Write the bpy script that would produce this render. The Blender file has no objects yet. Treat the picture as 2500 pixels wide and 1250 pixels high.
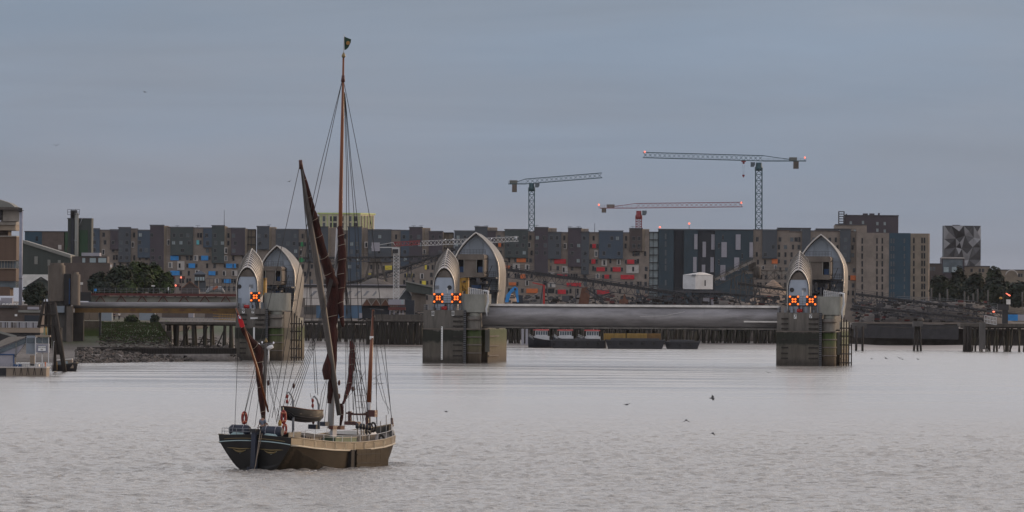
import bpy, math, random
from math import sin, cos, tan, pi, radians, sqrt, atan, atan2
from mathutils import Vector, Matrix, Euler, noise
random.seed(11)
S = bpy.context.scene
C = S.collection
HAZE = 0.000008
# ------------------------------------------------------------ camera
F = 18000.0; ROLL = 0.007; PITCH = atan(115/18000.0); CH = 12.2      # focal length in source pixels of a 2500 px wide frame
cd = bpy.data.cameras.new('camera'); cam = bpy.data.objects.new('camera', cd); C.objects.link(cam)
cam.location = (0, 0, CH)
cam.rotation_euler = (Matrix.Rotation(pi/2+PITCH, 3, 'X') @ Matrix.Rotation(ROLL, 3, 'Z')).to_euler()
cd.sensor_width = 36; cd.lens = 36*F/2500; cd.clip_start = 1; cd.clip_end = 60000
S.camera = cam
S.render.resolution_x = 1024; S.render.resolution_y = 512
# ------------------------------------------------------------ world: overcast layer over a Nishita sky
SUN_EL = radians(9); SUN_AZ = radians(58)      # azimuth clockwise from the viewing direction
w = bpy.data.worlds.new('World'); S.world = w; w.use_nodes = True
nt = w.node_tree; nt.nodes.clear(); N = nt.nodes.new; LK = nt.links.new
out = N('ShaderNodeOutputWorld'); b1 = N('ShaderNodeBackground'); b2 = N('ShaderNodeBackground'); mx = N('ShaderNodeMixShader')
sky = N('ShaderNodeTexSky'); sky.sky_type = 'NISHITA'; sky.sun_disc = False; sky.sun_elevation = SUN_EL; sky.sun_rotation = SUN_AZ
LK(sky.outputs[0], b1.inputs[0]); b1.inputs[1].default_value = 0.08
geo = N('ShaderNodeTexCoord'); sep = N('ShaderNodeSeparateXYZ'); LK(geo.outputs['Generated'], sep.inputs[0])
ramp = N('ShaderNodeValToRGB'); LK(sep.outputs[2], ramp.inputs[0])
e = ramp.color_ramp.elements
e[0].position = 0.0; e[0].color = (.266, .295, .364, 1)
e[1].position = 1.0; e[1].color = (.55, .56, .64, 1)
for p, c in ((.02, (.246, .300, .388)), (.045, (.258, .332, .446)), (.075, (.48, .51, .60)), (.13, (.98, .955, .96)), (.36, (1.04, 1.01, .98)), (.6, (.66, .66, .72))):
    q = e.new(p); q.color = (*c, 1)
mp = N('ShaderNodeMapping'); mp.inputs['Scale'].default_value = (7, 7, 75); LK(geo.outputs['Generated'], mp.inputs[0])
nz = N('ShaderNodeTexNoise'); nz.inputs['Scale'].default_value = 1.6; nz.inputs['Detail'].default_value = 5; nz.inputs['Roughness'].default_value = .55; nz.inputs['Distortion'].default_value = .4
LK(mp.outputs[0], nz.inputs[0])
mr = N('ShaderNodeMapRange'); mr.inputs[1].default_value = .3; mr.inputs[2].default_value = .7; mr.inputs[3].default_value = .91; mr.inputs[4].default_value = 1.07
LK(nz.outputs[0], mr.inputs[0])
vm = N('ShaderNodeVectorMath'); vm.operation = 'SCALE'; LK(ramp.outputs[0], vm.inputs[0]); LK(mr.outputs[0], vm.inputs['Scale'])
n2 = N('ShaderNodeTexNoise'); n2.inputs['Scale'].default_value = .8; n2.inputs['Detail'].default_value = 4; mp2 = N('ShaderNodeMapping'); mp2.inputs['Scale'].default_value = (22, 22, 90); LK(geo.outputs['Generated'], mp2.inputs[0]); LK(mp2.outputs[0], n2.inputs[0])
tn = N('ShaderNodeValToRGB'); LK(n2.outputs[0], tn.inputs[0]); tn.color_ramp.elements[0].position = .35; tn.color_ramp.elements[0].color = (.955, .995, 1.04, 1); tn.color_ramp.elements[1].position = .65; tn.color_ramp.elements[1].color = (1.04, .995, .985, 1)
vt = N('ShaderNodeVectorMath'); vt.operation = 'MULTIPLY'; LK(vm.outputs[0], vt.inputs[0]); LK(tn.outputs[0], vt.inputs[1])
# broad warm brightening of the cloud round the low sun
dt = N('ShaderNodeVectorMath'); dt.operation = 'DOT_PRODUCT'; LK(geo.outputs['Generated'], dt.inputs[0]); dt.inputs[1].default_value = (sin(SUN_AZ)*cos(SUN_EL), cos(SUN_AZ)*cos(SUN_EL), sin(SUN_EL))
gl = N('ShaderNodeMapRange'); gl.interpolation_type = 'SMOOTHSTEP'; gl.inputs[1].default_value = .68; gl.inputs[2].default_value = 1.0; gl.inputs[3].default_value = 0; gl.inputs[4].default_value = 1.0; LK(dt.outputs['Value'], gl.inputs[0])
gc = N('ShaderNodeVectorMath'); gc.operation = 'SCALE'; gc.inputs[0].default_value = (.85, .56, .30); LK(gl.outputs[0], gc.inputs['Scale'])
va = N('ShaderNodeVectorMath'); va.operation = 'ADD'; LK(vt.outputs[0], va.inputs[0]); LK(gc.outputs[0], va.inputs[1]); LK(va.outputs[0], b2.inputs[0]); b2.inputs[1].default_value = 1.0
mx.inputs[0].default_value = .88; LK(b1.outputs[0], mx.inputs[1]); LK(b2.outputs[0], mx.inputs[2]); LK(mx.outputs[0], out.inputs[0])
sd = bpy.data.lights.new('sun', 'SUN'); sd.energy = 1.25; sd.angle = radians(10); sd.color = (1, .70, .42)
so = bpy.data.objects.new('sun', sd); C.objects.link(so)
sdir = Vector((sin(SUN_AZ)*cos(SUN_EL), cos(SUN_AZ)*cos(SUN_EL), sin(SUN_EL)))
so.rotation_euler = sdir.to_track_quat('Z', 'Y').to_euler(); so.location = (300, -50, 200)
S.view_settings.view_transform = 'Standard'; S.view_settings.look = 'None'; S.view_settings.gamma = 1; S.view_settings.exposure = 0
S.render.engine = 'CYCLES'
# ------------------------------------------------------------ geometry of the view: pixel of the survey photo + distance -> metres
def W(px, py, Y):
    u = px-1250; v = 625-py
    a = u*cos(ROLL)-v*sin(ROLL); b = u*sin(ROLL)+v*cos(ROLL)
    y = F*cos(PITCH)-b*sin(PITCH); z = F*sin(PITCH)+b*cos(PITCH)
    s = Y/y
    return Vector((a*s, Y, CH+z*s))
def X(px, Y, py=740): return W(px, py, Y).x
def Z(py, Y, px=1250): return W(px, py, Y).z
def wl(px, py):                                    # distance at which the water surface shows at this pixel
    d = W(px, py, 1000); return 1000*CH/(CH-d.z)
# ------------------------------------------------------------ materials
M = {}
def mat(name, col, rough=.7, metal=0.0, var=.18, scale=.6, bump=0.0, stretch=(1, 1, 1), col2=None, emit=0, spec=.5):
    m = bpy.data.materials.new(name); m.use_nodes = True; t = m.node_tree; n = t.nodes; l = t.links.new
    p = n['Principled BSDF']; p.inputs['Roughness'].default_value = rough; p.inputs['Metallic'].default_value = metal
    p.inputs['Specular IOR Level'].default_value = spec
    g = n.new('ShaderNodeNewGeometry'); mp = n.new('ShaderNodeMapping'); mp.inputs['Scale'].default_value = stretch
    l(g.outputs['Position'], mp.inputs[0])
    a = n.new('ShaderNodeTexNoise'); a.inputs['Scale'].default_value = scale; a.inputs['Detail'].default_value = 6; a.inputs['Roughness'].default_value = .65
    l(mp.outputs[0], a.inputs[0])
    r = n.new('ShaderNodeValToRGB'); e = r.color_ramp.elements
    c2 = col2 or tuple(c*(1+var) for c in col); c1 = tuple(c*(1-var) for c in col)
    e[0].position = .32; e[0].color = (*c1, 1); e[1].position = .68; e[1].color = (*c2, 1)
    l(a.outputs[0], r.inputs[0]); l(r.outputs[0], p.inputs['Base Color'])
    if bump:
        b = n.new('ShaderNodeBump'); b.inputs['Strength'].default_value = bump; b.inputs['Distance'].default_value = .1
        f = n.new('ShaderNodeTexNoise'); f.inputs['Scale'].default_value = scale*5; f.inputs['Detail'].default_value = 4
        l(mp.outputs[0], f.inputs[0]); l(f.outputs[0], b.inputs['Height']); l(b.outputs[0], p.inputs['Normal'])
    if emit: 
        p.inputs['Emission Color'].default_value = (*col, 1); p.inputs['Emission Strength'].default_value = emit
    M[name] = m; return m
def zstain(name, stops, rough=.8, scale=.5, wob=1.2, streak=.35, metal=0):
    """weathered surface whose stains follow the tide marks: colour by height above the water"""
    m = bpy.data.materials.new(name); m.use_nodes = True; t = m.node_tree; n = t.nodes; l = t.links.new
    p = n['Principled BSDF']; p.inputs['Roughness'].default_value = rough; p.inputs['Metallic'].default_value = metal
    g = n.new('ShaderNodeNewGeometry'); s = n.new('ShaderNodeSeparateXYZ'); l(g.outputs['Position'], s.inputs[0])
    a = n.new('ShaderNodeTexNoise'); a.inputs['Scale'].default_value = scale; a.inputs['Detail'].default_value = 7; a.inputs['Roughness'].default_value = .7; l(g.outputs['Position'], a.inputs[0])
    q = n.new('ShaderNodeMath'); q.operation = 'MULTIPLY_ADD'; l(a.outputs[0], q.inputs[0]); q.inputs[1].default_value = wob*2; q.inputs[2].default_value = -wob
    z = n.new('ShaderNodeMath'); z.operation = 'ADD'; l(s.outputs[2], z.inputs[0]); l(q.outputs[0], z.inputs[1])
    hi = stops[-1][0]
    d = n.new('ShaderNodeMath'); d.operation = 'DIVIDE'; l(z.outputs[0], d.inputs[0]); d.inputs[1].default_value = hi
    r = n.new('ShaderNodeValToRGB'); l(d.outputs[0], r.inputs[0]); e = r.color_ramp.elements
    e[0].position = max(0, stops[0][0]/hi); e[0].color = (*stops[0][1], 1); e[1].position = 1; e[1].color = (*stops[-1][1], 1)
    for h, c in stops[1:-1]: k = e.new(h/hi); k.color = (*c, 1)
    mp = n.new('ShaderNodeMapping'); mp.inputs['Scale'].default_value = (1.6, 1.6, .18); l(g.outputs['Position'], mp.inputs[0])
    b = n.new('ShaderNodeTexNoise'); b.inputs['Scale'].default_value = 1.0; b.inputs['Detail'].default_value = 7; b.inputs['Roughness'].default_value = .7; l(mp.outputs[0], b.inputs[0])
    mr = n.new('ShaderNodeMapRange'); mr.inputs[1].default_value = .3; mr.inputs[2].default_value = .7; mr.inputs[3].default_value = 1-streak; mr.inputs[4].default_value = 1+streak*.8; l(b.outputs[0], mr.inputs[0])
    v = n.new('ShaderNodeVectorMath'); v.operation = 'SCALE'; l(r.outputs[0], v.inputs[0]); l(mr.outputs[0], v.inputs['Scale']); l(v.outputs[0], p.inputs['Base Color'])
    bp = n.new('ShaderNodeBump'); bp.inputs['Strength'].default_value = .4; bp.inputs['Distance'].default_value = .15; l(b.outputs[0], bp.inputs['Height']); l(bp.outputs[0], p.inputs['Normal'])
    M[name] = m; return m
zstain('concrete', [(-1, (.045, .038, .032)), (.6, (.04, .034, .028)), (1.5, (.09, .079, .066)), (4.0, (.085, .076, .062)), (4.6, (.012, .014, .01)), (6.6, (.016, .018, .012)), (6.9, (.10, .092, .083)), (11, (.135, .122, .11)), (16, (.23, .215, .195))])
zstain('concrete_green', [(-1, (.04, .03, .02)), (1.5, (.085, .062, .04)), (3.4, (.10, .085, .045)), (4.8, (.055, .07, .022)), (6.6, (.03, .055, .008)), (7.2, (.13, .12, .105)), (16, (.22, .2, .185))], wob=.8)
mat('concrete_dry', (.24, .24, .215), .85, var=.25, scale=.5, stretch=(1, 1, .35), bump=.3)
mat('concrete_brown', (.13, .11, .095), .8, var=.3, scale=.45, stretch=(1, 1, .4))
mat('concrete_dark', (.085, .08, .078), .8, var=.3, scale=.5, stretch=(1, 1, .4))
mat('pale_panel', (.36, .41, .49), .45, var=.1, scale=.4, stretch=(1, 1, .3))
mat('mid_panel', (.22, .255, .3), .5, var=.12, scale=.5)
mat('stainless', (.60, .555, .51), .3, metal=.97, var=.22, scale=.8, stretch=(1, 1, .4), bump=.15)
mat('stainless_dull', (.15, .14, .13), .5, metal=.8, var=.4, scale=.9, stretch=(1, 1, .35), bump=.2)
mat('seam_metal', (.45, .42, .39), .4, metal=.7); mat('seam_dark', (.13, .118, .108), .5)
mat('gate_steel', (.25, .24, .245), .55, metal=.45, var=.4, scale=.35, stretch=(.25, 1, 1.6), bump=.12)
mat('gate_rim', (.62, .59, .56), .35, metal=.6, var=.2, scale=.5)
mat('black_steel', (.018, .018, .022), .5)
mat('dark_steel', (.05, .05, .058), .55, var=.35, scale=.6)
mat('grey_steel', (.2, .21, .23), .5, var=.25, scale=.5)
mat('white_steel', (.55, .56, .58), .5, var=.12)
mat('blue_paint', (.015, .06, .17), .5)
mat('yellow_paint', (.34, .19, .03), .5, var=.3, scale=1)
mat('ochre_steel', (.15, .08, .02), .6, var=.35, scale=.6)
mat('red_paint', (.4, .02, .02), .5)
mat('darkred_steel', (.1, .022, .02), .55, var=.3)
mat('lamp_orange', (1, .08, .006), .4, emit=.9, var=0)
mat('lamp_core', (1, .2, .022), .4, emit=1.35, var=0)
mat('lamp_red', (1, .2, .12), .4, emit=1.5, var=0)
mat('lamp_white', (.6, .6, .65), .4, emit=.25, var=0)
mat('white_paint', (.7, .7, .7), .5, var=.06)
mat('black_paint', (.01, .01, .01), .5, var=0)
mat('timber_dark', (.024, .02, .018), .85, var=.45, scale=1.2, stretch=(1, 1, .2))
mat('timber_grey', (.08, .07, .062), .85, var=.35, scale=1.2, stretch=(1, 1, .2))
zstain('pile_timber', [(-1, (.03, .025, .02)), (1.5, (.035, .03, .022)), (3.5, (.042, .04, .028)), (6, (.03, .027, .024)), (9, (.055, .048, .045))], wob=.8)
# facades
mat('brick_tan', (.22, .185, .16), .85, var=.2, scale=.35)
mat('brick_brown', (.10, .078, .07), .85, var=.2, scale=.35)
mat('brick_light', (.215, .178, .14), .85, var=.16, scale=.35)
mat('clad_slate', (.056, .067, .082), .6, var=.12, scale=.15)
mat('clad_green', (.044, .058, .06), .6, var=.12, scale=.15)
mat('clad_blue', (.044, .068, .10), .6, var=.12, scale=.15)
mat('clad_purple', (.052, .042, .055), .6, var=.12, scale=.15)
mat('clad_brownish', (.06, .046, .045), .6, var=.12, scale=.15)
mat('clad_teal', (.018, .04, .058), .55, var=.2, scale=.15)
mat('clad_navy', (.014, .02, .032), .55, var=.2, scale=.15)
mat('clad_petrol', (.014, .048, .078), .55, var=.2, scale=.15)
mat('panel_blue', (.02, .22, .55), .5); mat('panel_green', (.02, .26, .09), .5); mat('panel_yellow', (.62, .5, .06), .5)
mat('panel_orange', (.55, .13, .03), .5); mat('panel_red', (.45, .012, .025), .5); mat('panel_white', (.42, .39, .37), .6); mat('panel_cyan', (.1, .38, .42), .5)
mat('panel_grey', (.3, .29, .33), .5, var=.08)
mat('glass_dark', (.012, .015, .02), .18, var=.3, scale=.3)
mat('glass_pale', (.30, .36, .38), .25, var=.2, scale=.3)
mat('glass_mid', (.10, .125, .145), .2, var=.3, scale=.3)
mat('frame_grey', (.11, .11, .115), .5)
mat('lime_paint', (.42, .5, .2), .6); mat('cream_panel', (.5, .47, .36), .6)
mat('green_clad', (.018, .058, .026), .6, var=.25, scale=.2)
mat('shed_green', (.045, .055, .052), .7, var=.15, scale=.2, stretch=(3, 1, .2))
mat('roof_grey', (.2, .2, .185), .7, var=.15, scale=.2)
mat('roof_tan', (.26, .235, .21), .75, var=.2, scale=.25, stretch=(2, .3, 1))
mat('rust_brown', (.13, .06, .04), .8, var=.3)
mat('sand', (.26, .19, .14), .95, var=.15, scale=.15, bump=.3)
mat('gravel_grey', (.095, .083, .075), .95, var=.35, scale=.35, bump=.4)
mat('brown_clad', (.10, .062, .044), .7, var=.15, scale=.3, stretch=(2, 2, .1))
mat('beige_clad', (.25, .2, .155), .7, var=.12, scale=.3)
mat('asphalt', (.06, .058, .055), .9)
# ------------------------------------------------------------ object helpers
WM = {}
def thing(name, label, cat, loc=(0, 0, 0), rotz=0, group=None, rot=None, kind=None):
    o = bpy.data.objects.new(name, None); C.objects.link(o); o.empty_display_size = .5
    o.location = loc; o.rotation_euler = rot or (0, 0, rotz)
    o['label'] = label; o['category'] = cat
    if group: o['group'] = group
    if kind: o['kind'] = kind
    WM[o] = Matrix.Translation(Vector(loc)) @ Euler(o.rotation_euler).to_matrix().to_4x4()
    return o
def tag(o, label, cat, group=None):
    o['label'] = label; o['category'] = cat
    if group: o['group'] = group
    return o
class MB:
    def __init__(s): s.v = []; s.f = []; s.m = []; s.s = []; s.k = 0; s.sm = False
    def add(s, vs, fs):
        b = len(s.v); s.v += [tuple(p) for p in vs]
        for f in fs: s.f.append(tuple(b+i for i in f)); s.m.append(s.k); s.s.append(s.sm)
        return s
    def box(s, x0, x1, y0, y1, z0, z1):
        if x0 > x1: x0, x1 = x1, x0
        if y0 > y1: y0, y1 = y1, y0
        if z0 > z1: z0, z1 = z1, z0
        return s.add([(x0, y0, z0), (x1, y0, z0), (x1, y1, z0), (x0, y1, z0), (x0, y0, z1), (x1, y0, z1), (x1, y1, z1), (x0, y1, z1)],
              [(0, 3, 2, 1), (4, 5, 6, 7), (0, 1, 5, 4), (1, 2, 6, 5), (2, 3, 7, 6), (3, 0, 4, 7)])
    def pbox(s, p0, p1, q0, q1, Y, d):              # box seen between columns p0..p1 and rows q0(top)..q1 of the survey photo, front at Y
        c = (p0+p1)/2; r = (q0+q1)/2
        return s.box(X(p0, Y, r), X(p1, Y, r), Y, Y+d, Z(q1, Y, c), Z(q0, Y, c))
    def bar(s, a, b, w, h=None):                     # square bar between two points
        h = h or w; a = Vector(a); b = Vector(b); d = (b-a)
        if d.length < 1e-6: return s
        d.normalize(); up = Vector((0, 0, 1)) if abs(d.z) < .95 else Vector((0, 1, 0))
        x = d.cross(up).normalized()*w/2; y = d.cross(x).normalized()*h/2
        vs = [a-x-y, a+x-y, a+x+y, a-x+y, b-x-y, b+x-y, b+x+y, b-x+y]
        return s.add(vs, [(0, 1, 2, 3), (7, 6, 5, 4), (0, 4, 5, 1), (1, 5, 6, 2), (2, 6, 7, 3), (3, 7, 4, 0)])
    def tube(s, pts, rs, n=8, cap=True):
        pts = [Vector(p) for p in pts]
        if not isinstance(rs, (list, tuple)): rs = [rs]*len(pts)
        b = len(s.v); o = s.sm; s.sm = n > 4
        for i, p in enumerate(pts):
            d = (pts[min(i+1, len(pts)-1)]-pts[max(i-1, 0)]).normalized()
            up = Vector((0, 0, 1)) if abs(d.z) < .95 else Vector((0, 1, 0))
            x = d.cross(up).normalized(); y = x.cross(d)
            for k in range(n):
                a = 2*pi*k/n; s.v.append(tuple(p+(x*cos(a)+y*sin(a))*rs[i]))
        for i in range(len(pts)-1):
            for k in range(n):
                j = (k+1) % n; s.f.append((b+i*n+k, b+i*n+j, b+(i+1)*n+j, b+(i+1)*n+k)); s.m.append(s.k); s.s.append(s.sm)
        if cap:
            s.f.append(tuple(b+k for k in reversed(range(n)))); s.f.append(tuple(b+(len(pts)-1)*n+k for k in range(n)))
            s.m += [s.k]*2; s.s += [False]*2
        s.sm = o; return s
    def lathe(s, c, prof, n=12, smooth=True):        # prof: (radius, z) about a vertical axis through c
        b = len(s.v)
        for r, z in prof:
            for k in range(n): a = 2*pi*k/n; s.v.append((c[0]+r*cos(a), c[1]+r*sin(a), c[2]+z))
        for i in range(len(prof)-1):
            for k in range(n):
                j = (k+1) % n; s.f.append((b+i*n+k, b+i*n+j, b+(i+1)*n+j, b+(i+1)*n+k)); s.m.append(s.k); s.s.append(smooth)
        s.f.append(tuple(b+k for k in reversed(range(n)))); s.f.append(tuple(b+(len(prof)-1)*n+k for k in range(n))); s.m += [s.k]*2; s.s += [False]*2
        return s
    def prism(s, poly, y0, y1):                      # poly of (x, z), extruded along y; poly anticlockwise seen from -y
        n = len(poly)
        if sum(poly[i][0]*poly[(i+1) % n][1]-poly[(i+1) % n][0]*poly[i][1] for i in range(n)) < 0: poly = poly[::-1]
        return s.add([(x, y0, z) for x, z in poly]+[(x, y1, z) for x, z in poly],
              [tuple(range(n)), tuple(n+i for i in reversed(range(n)))]+[(i, n+i, n+(i+1) % n, (i+1) % n) for i in range(n)])
    def plan(s, poly, z0, z1):                       # poly of (x, y), extruded along z
        n = len(poly)
        if sum(poly[i][0]*poly[(i+1) % n][1]-poly[(i+1) % n][0]*poly[i][1] for i in range(n)) < 0: poly = poly[::-1]
        return s.add([(x, y, z0) for x, y in poly]+[(x, y, z1) for x, y in poly],
              [tuple(reversed(range(n))), tuple(n+i for i in range(n))]+[(i, (i+1) % n, n+(i+1) % n, n+i) for i in range(n)])
    def grid(s, rows, close=False):
        n = len(rows[0]); b = len(s.v)
        for r in rows: s.v += [tuple(p) for p in r]
        for i in range(len(rows)-1):
            for k in range(n-1): s.f.append((b+i*n+k, b+i*n+k+1, b+(i+1)*n+k+1, b+(i+1)*n+k)); s.m.append(s.k); s.s.append(s.sm)
        return s
    def mesh(s, name, mats):
        me = bpy.data.meshes.new(name); me.from_pydata(s.v, [], s.f)
        for m in (mats if isinstance(mats, (list, tuple)) else [mats]): me.materials.append(M[m] if isinstance(m, str) else m)
        me.polygons.foreach_set('material_index', s.m); me.polygons.foreach_set('use_smooth', s.s); me.update()
        return me
    def build(s, name, mats, parent=None, world=True, kind=None, label=None):
        if parent is not None and world:
            inv = WM[parent].inverted(); s.v = [tuple(inv @ Vector(p)) for p in s.v]
        o = bpy.data.objects.new(name, s.mesh(name, mats)); C.objects.link(o)
        if parent is not None: o.parent = parent; WM[o] = WM[parent]
        if kind: o['kind'] = kind
        if label: o['label'] = label
        return o
def solo(mb, name, mats, label, cat, group=None, org=None, kind=None):   # a thing that is one mesh, origin at its base
    xs = [p[0] for p in mb.v]; ys = [p[1] for p in mb.v]; zs = [p[2] for p in mb.v]
    c = org or ((min(xs)+max(xs))/2, (min(ys)+max(ys))/2, min(zs))
    mb.v = [(p[0]-c[0], p[1]-c[1], p[2]-c[2]) for p in mb.v]
    o = mb.build(name, mats); o.location = c
    if kind: o['kind'] = kind
    if label: tag(o, label, cat, group)
    return o
def setting(mb, name, mats): o = mb.build(name, mats); o['kind'] = 'structure'; return o
def inst(me, name, parent, loc, scale=(1, 1, 1), rotz=0, world=True):
    o = bpy.data.objects.new(name, me); C.objects.link(o); o.parent = parent
    o.location = (WM[parent].inverted() @ Vector(loc)) if world else loc
    o.scale = scale; o.rotation_euler = (0, 0, rotz); return o
def base(px, py, Y): return tuple(W(px, py, Y))
def text_mesh(txt, size, name='lettering', m='black_paint'):
    c = bpy.data.curves.new(name, 'FONT'); c.body = txt; c.size = size; c.align_x = 'CENTER'; c.align_y = 'CENTER'; c.extrude = .01; c.offset = size*.015
    o = bpy.data.objects.new(name, c); C.objects.link(o)
    me = bpy.data.meshes.new_from_object(o.evaluated_get(bpy.context.evaluated_depsgraph_get()))
    bpy.data.objects.remove(o); me.materials.clear(); me.materials.append(M[m]); me.name = name
    for v in me.vertices: v.co = Vector((v.co.x, -v.co.z, v.co.y))
    return me
def copy_thing(r, loc, label, rotz=None, scale=None):
    c = r.copy(); C.objects.link(c); c.location = loc; c['label'] = label
    if rotz is not None: c.rotation_euler = (r.rotation_euler.x, r.rotation_euler.y, rotz)
    if scale: c.scale = scale
    for ch in list(r.children):
        d = ch.copy(); C.objects.link(d); d.parent = c
        for g in list(ch.children): k = g.copy(); C.objects.link(k); k.parent = d
    return c
def lattice(mb, a, b, w, h, n, t=.12, up=Vector((0, 0, 1)), tri=False, td=None):
    """lattice girder from a to b: chords and zig-zag bracing on each face"""
    a = Vector(a); b = Vector(b); d = (b-a).normalized(); s = d.cross(up).normalized(); u = s.cross(d)
    td = td or t*.6
    if tri: cs = [-s*w/2, s*w/2, u*h]
    else: cs = [-s*w/2-u*h/2, s*w/2-u*h/2, s*w/2+u*h/2, -s*w/2+u*h/2]
    for c in cs: mb.bar(a+c, b+c, t)
    m = len(cs)
    for i in range(m):
        c0, c1 = cs[i], cs[(i+1) % m]
        for k in range(n):
            p = a.lerp(b, k/n); q = a.lerp(b, (k+1)/n)
            if k % 2: mb.bar(p+c0, q+c1, td)
            else: mb.bar(p+c1, q+c0, td)
            if not tri: mb.bar(p+c0, p+c1, td)
    return mb
def railing(mb, a, b, h=1.1, n=8, t=.05, rails=3):
    a = Vector(a); b = Vector(b)
    for k in range(n+1): p = a.lerp(b, k/n); mb.bar(p, p+Vector((0, 0, h)), t)
    for r in range(rails): z = Vector((0, 0, h*(r+1)/rails)); mb.bar(a+z, b+z, t)
# ------------------------------------------------------------ water and ground
def water_mat():
    m = bpy.data.materials.new('river_water'); m.use_nodes = True; t = m.node_tree; n = t.nodes; l = t.links.new
    p = n['Principled BSDF']; p.inputs['Base Color'].default_value = (.305, .284, .26, 1);  p.inputs['IOR'].default_value = 1.45; p.inputs['Specular IOR Level'].default_value = .5
    g = n.new('ShaderNodeNewGeometry')
    def nz(sc, det, stretch, rot=0, dist=0):
        mp = n.new('ShaderNodeMapping'); mp.inputs['Scale'].default_value = stretch; mp.inputs['Rotation'].default_value = (0, 0, rot); l(g.outputs['Position'], mp.inputs[0])
        a = n.new('ShaderNodeTexNoise'); a.inputs['Scale'].default_value = sc; a.inputs['Detail'].default_value = det; a.inputs['Roughness'].default_value = .6; a.inputs['Distortion'].default_value = dist; l(mp.outputs[0], a.inputs[0]); return a
    def mth(op, a, b):
        q = n.new('ShaderNodeMath'); q.operation = op
        for i, x in enumerate((a, b)):
            if isinstance(x, (int, float)): q.inputs[i].default_value = x
            else: l(x, q.inputs[i])
        return q.outputs[0]
    big = nz(.16, 3, (1, .8, 1), .3); mid = nz(.75, 4, (1, .75, 1), -.4, .5); fine = nz(2.6, 3, (1, .8, 1), .2)
    h = mth('ADD', mth('MULTIPLY', big.outputs[0], .9), mth('ADD', mth('MULTIPLY', mid.outputs[0], .55), mth('MULTIPLY', fine.outputs[0], .30)))
    # calm and ruffled streaks lying across the stream, calmer far off by the barrier
    st = nz(1.0, 6, (.018, .05, 1), .05, .8); mr = n.new('ShaderNodeMapRange'); mr.inputs[1].default_value = .44; mr.inputs[2].default_value = .6; mr.inputs[3].default_value = .0; mr.inputs[4].default_value = 1.0; l(st.outputs[0], mr.inputs[0])
    sp = n.new('ShaderNodeSeparateXYZ'); l(g.outputs['Position'], sp.inputs[0])
    far = n.new('ShaderNodeMapRange'); far.inputs[1].default_value = 750; far.inputs[2].default_value = 1150; far.inputs[3].default_value = 1; far.inputs[4].default_value = .0; l(sp.outputs[1], far.inputs[0])
    # breeze reaches the right of the reach
    rt = n.new('ShaderNodeMapRange'); rt.inputs[1].default_value = 20; rt.inputs[2].default_value = 90; rt.inputs[3].default_value = 0; rt.inputs[4].default_value = .75; l(sp.outputs[0], rt.inputs[0])
    k = mth('MAXIMUM', mth('MAXIMUM', mr.outputs[0], far.outputs[0]), rt.outputs[0])
    l(mth('ADD', mth('MULTIPLY', k, .09), .11), p.inputs['Roughness'])
    b = n.new('ShaderNodeBump'); b.inputs['Distance'].default_value = 1.0; l(h, b.inputs['Height'])
    nr = n.new('ShaderNodeMapRange'); nr.inputs[1].default_value = 500; nr.inputs[2].default_value = 980; nr.inputs[3].default_value = .6; nr.inputs[4].default_value = .0; l(sp.outputs[1], nr.inputs[0])
    l(mth('ADD', mth('ADD', mth('MULTIPLY', k, .36), .08), nr.outputs[0]), b.inputs['Strength']); l(b.outputs[0], p.inputs['Normal'])
    M['river_water'] = m
water_mat()
import numpy as np
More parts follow.
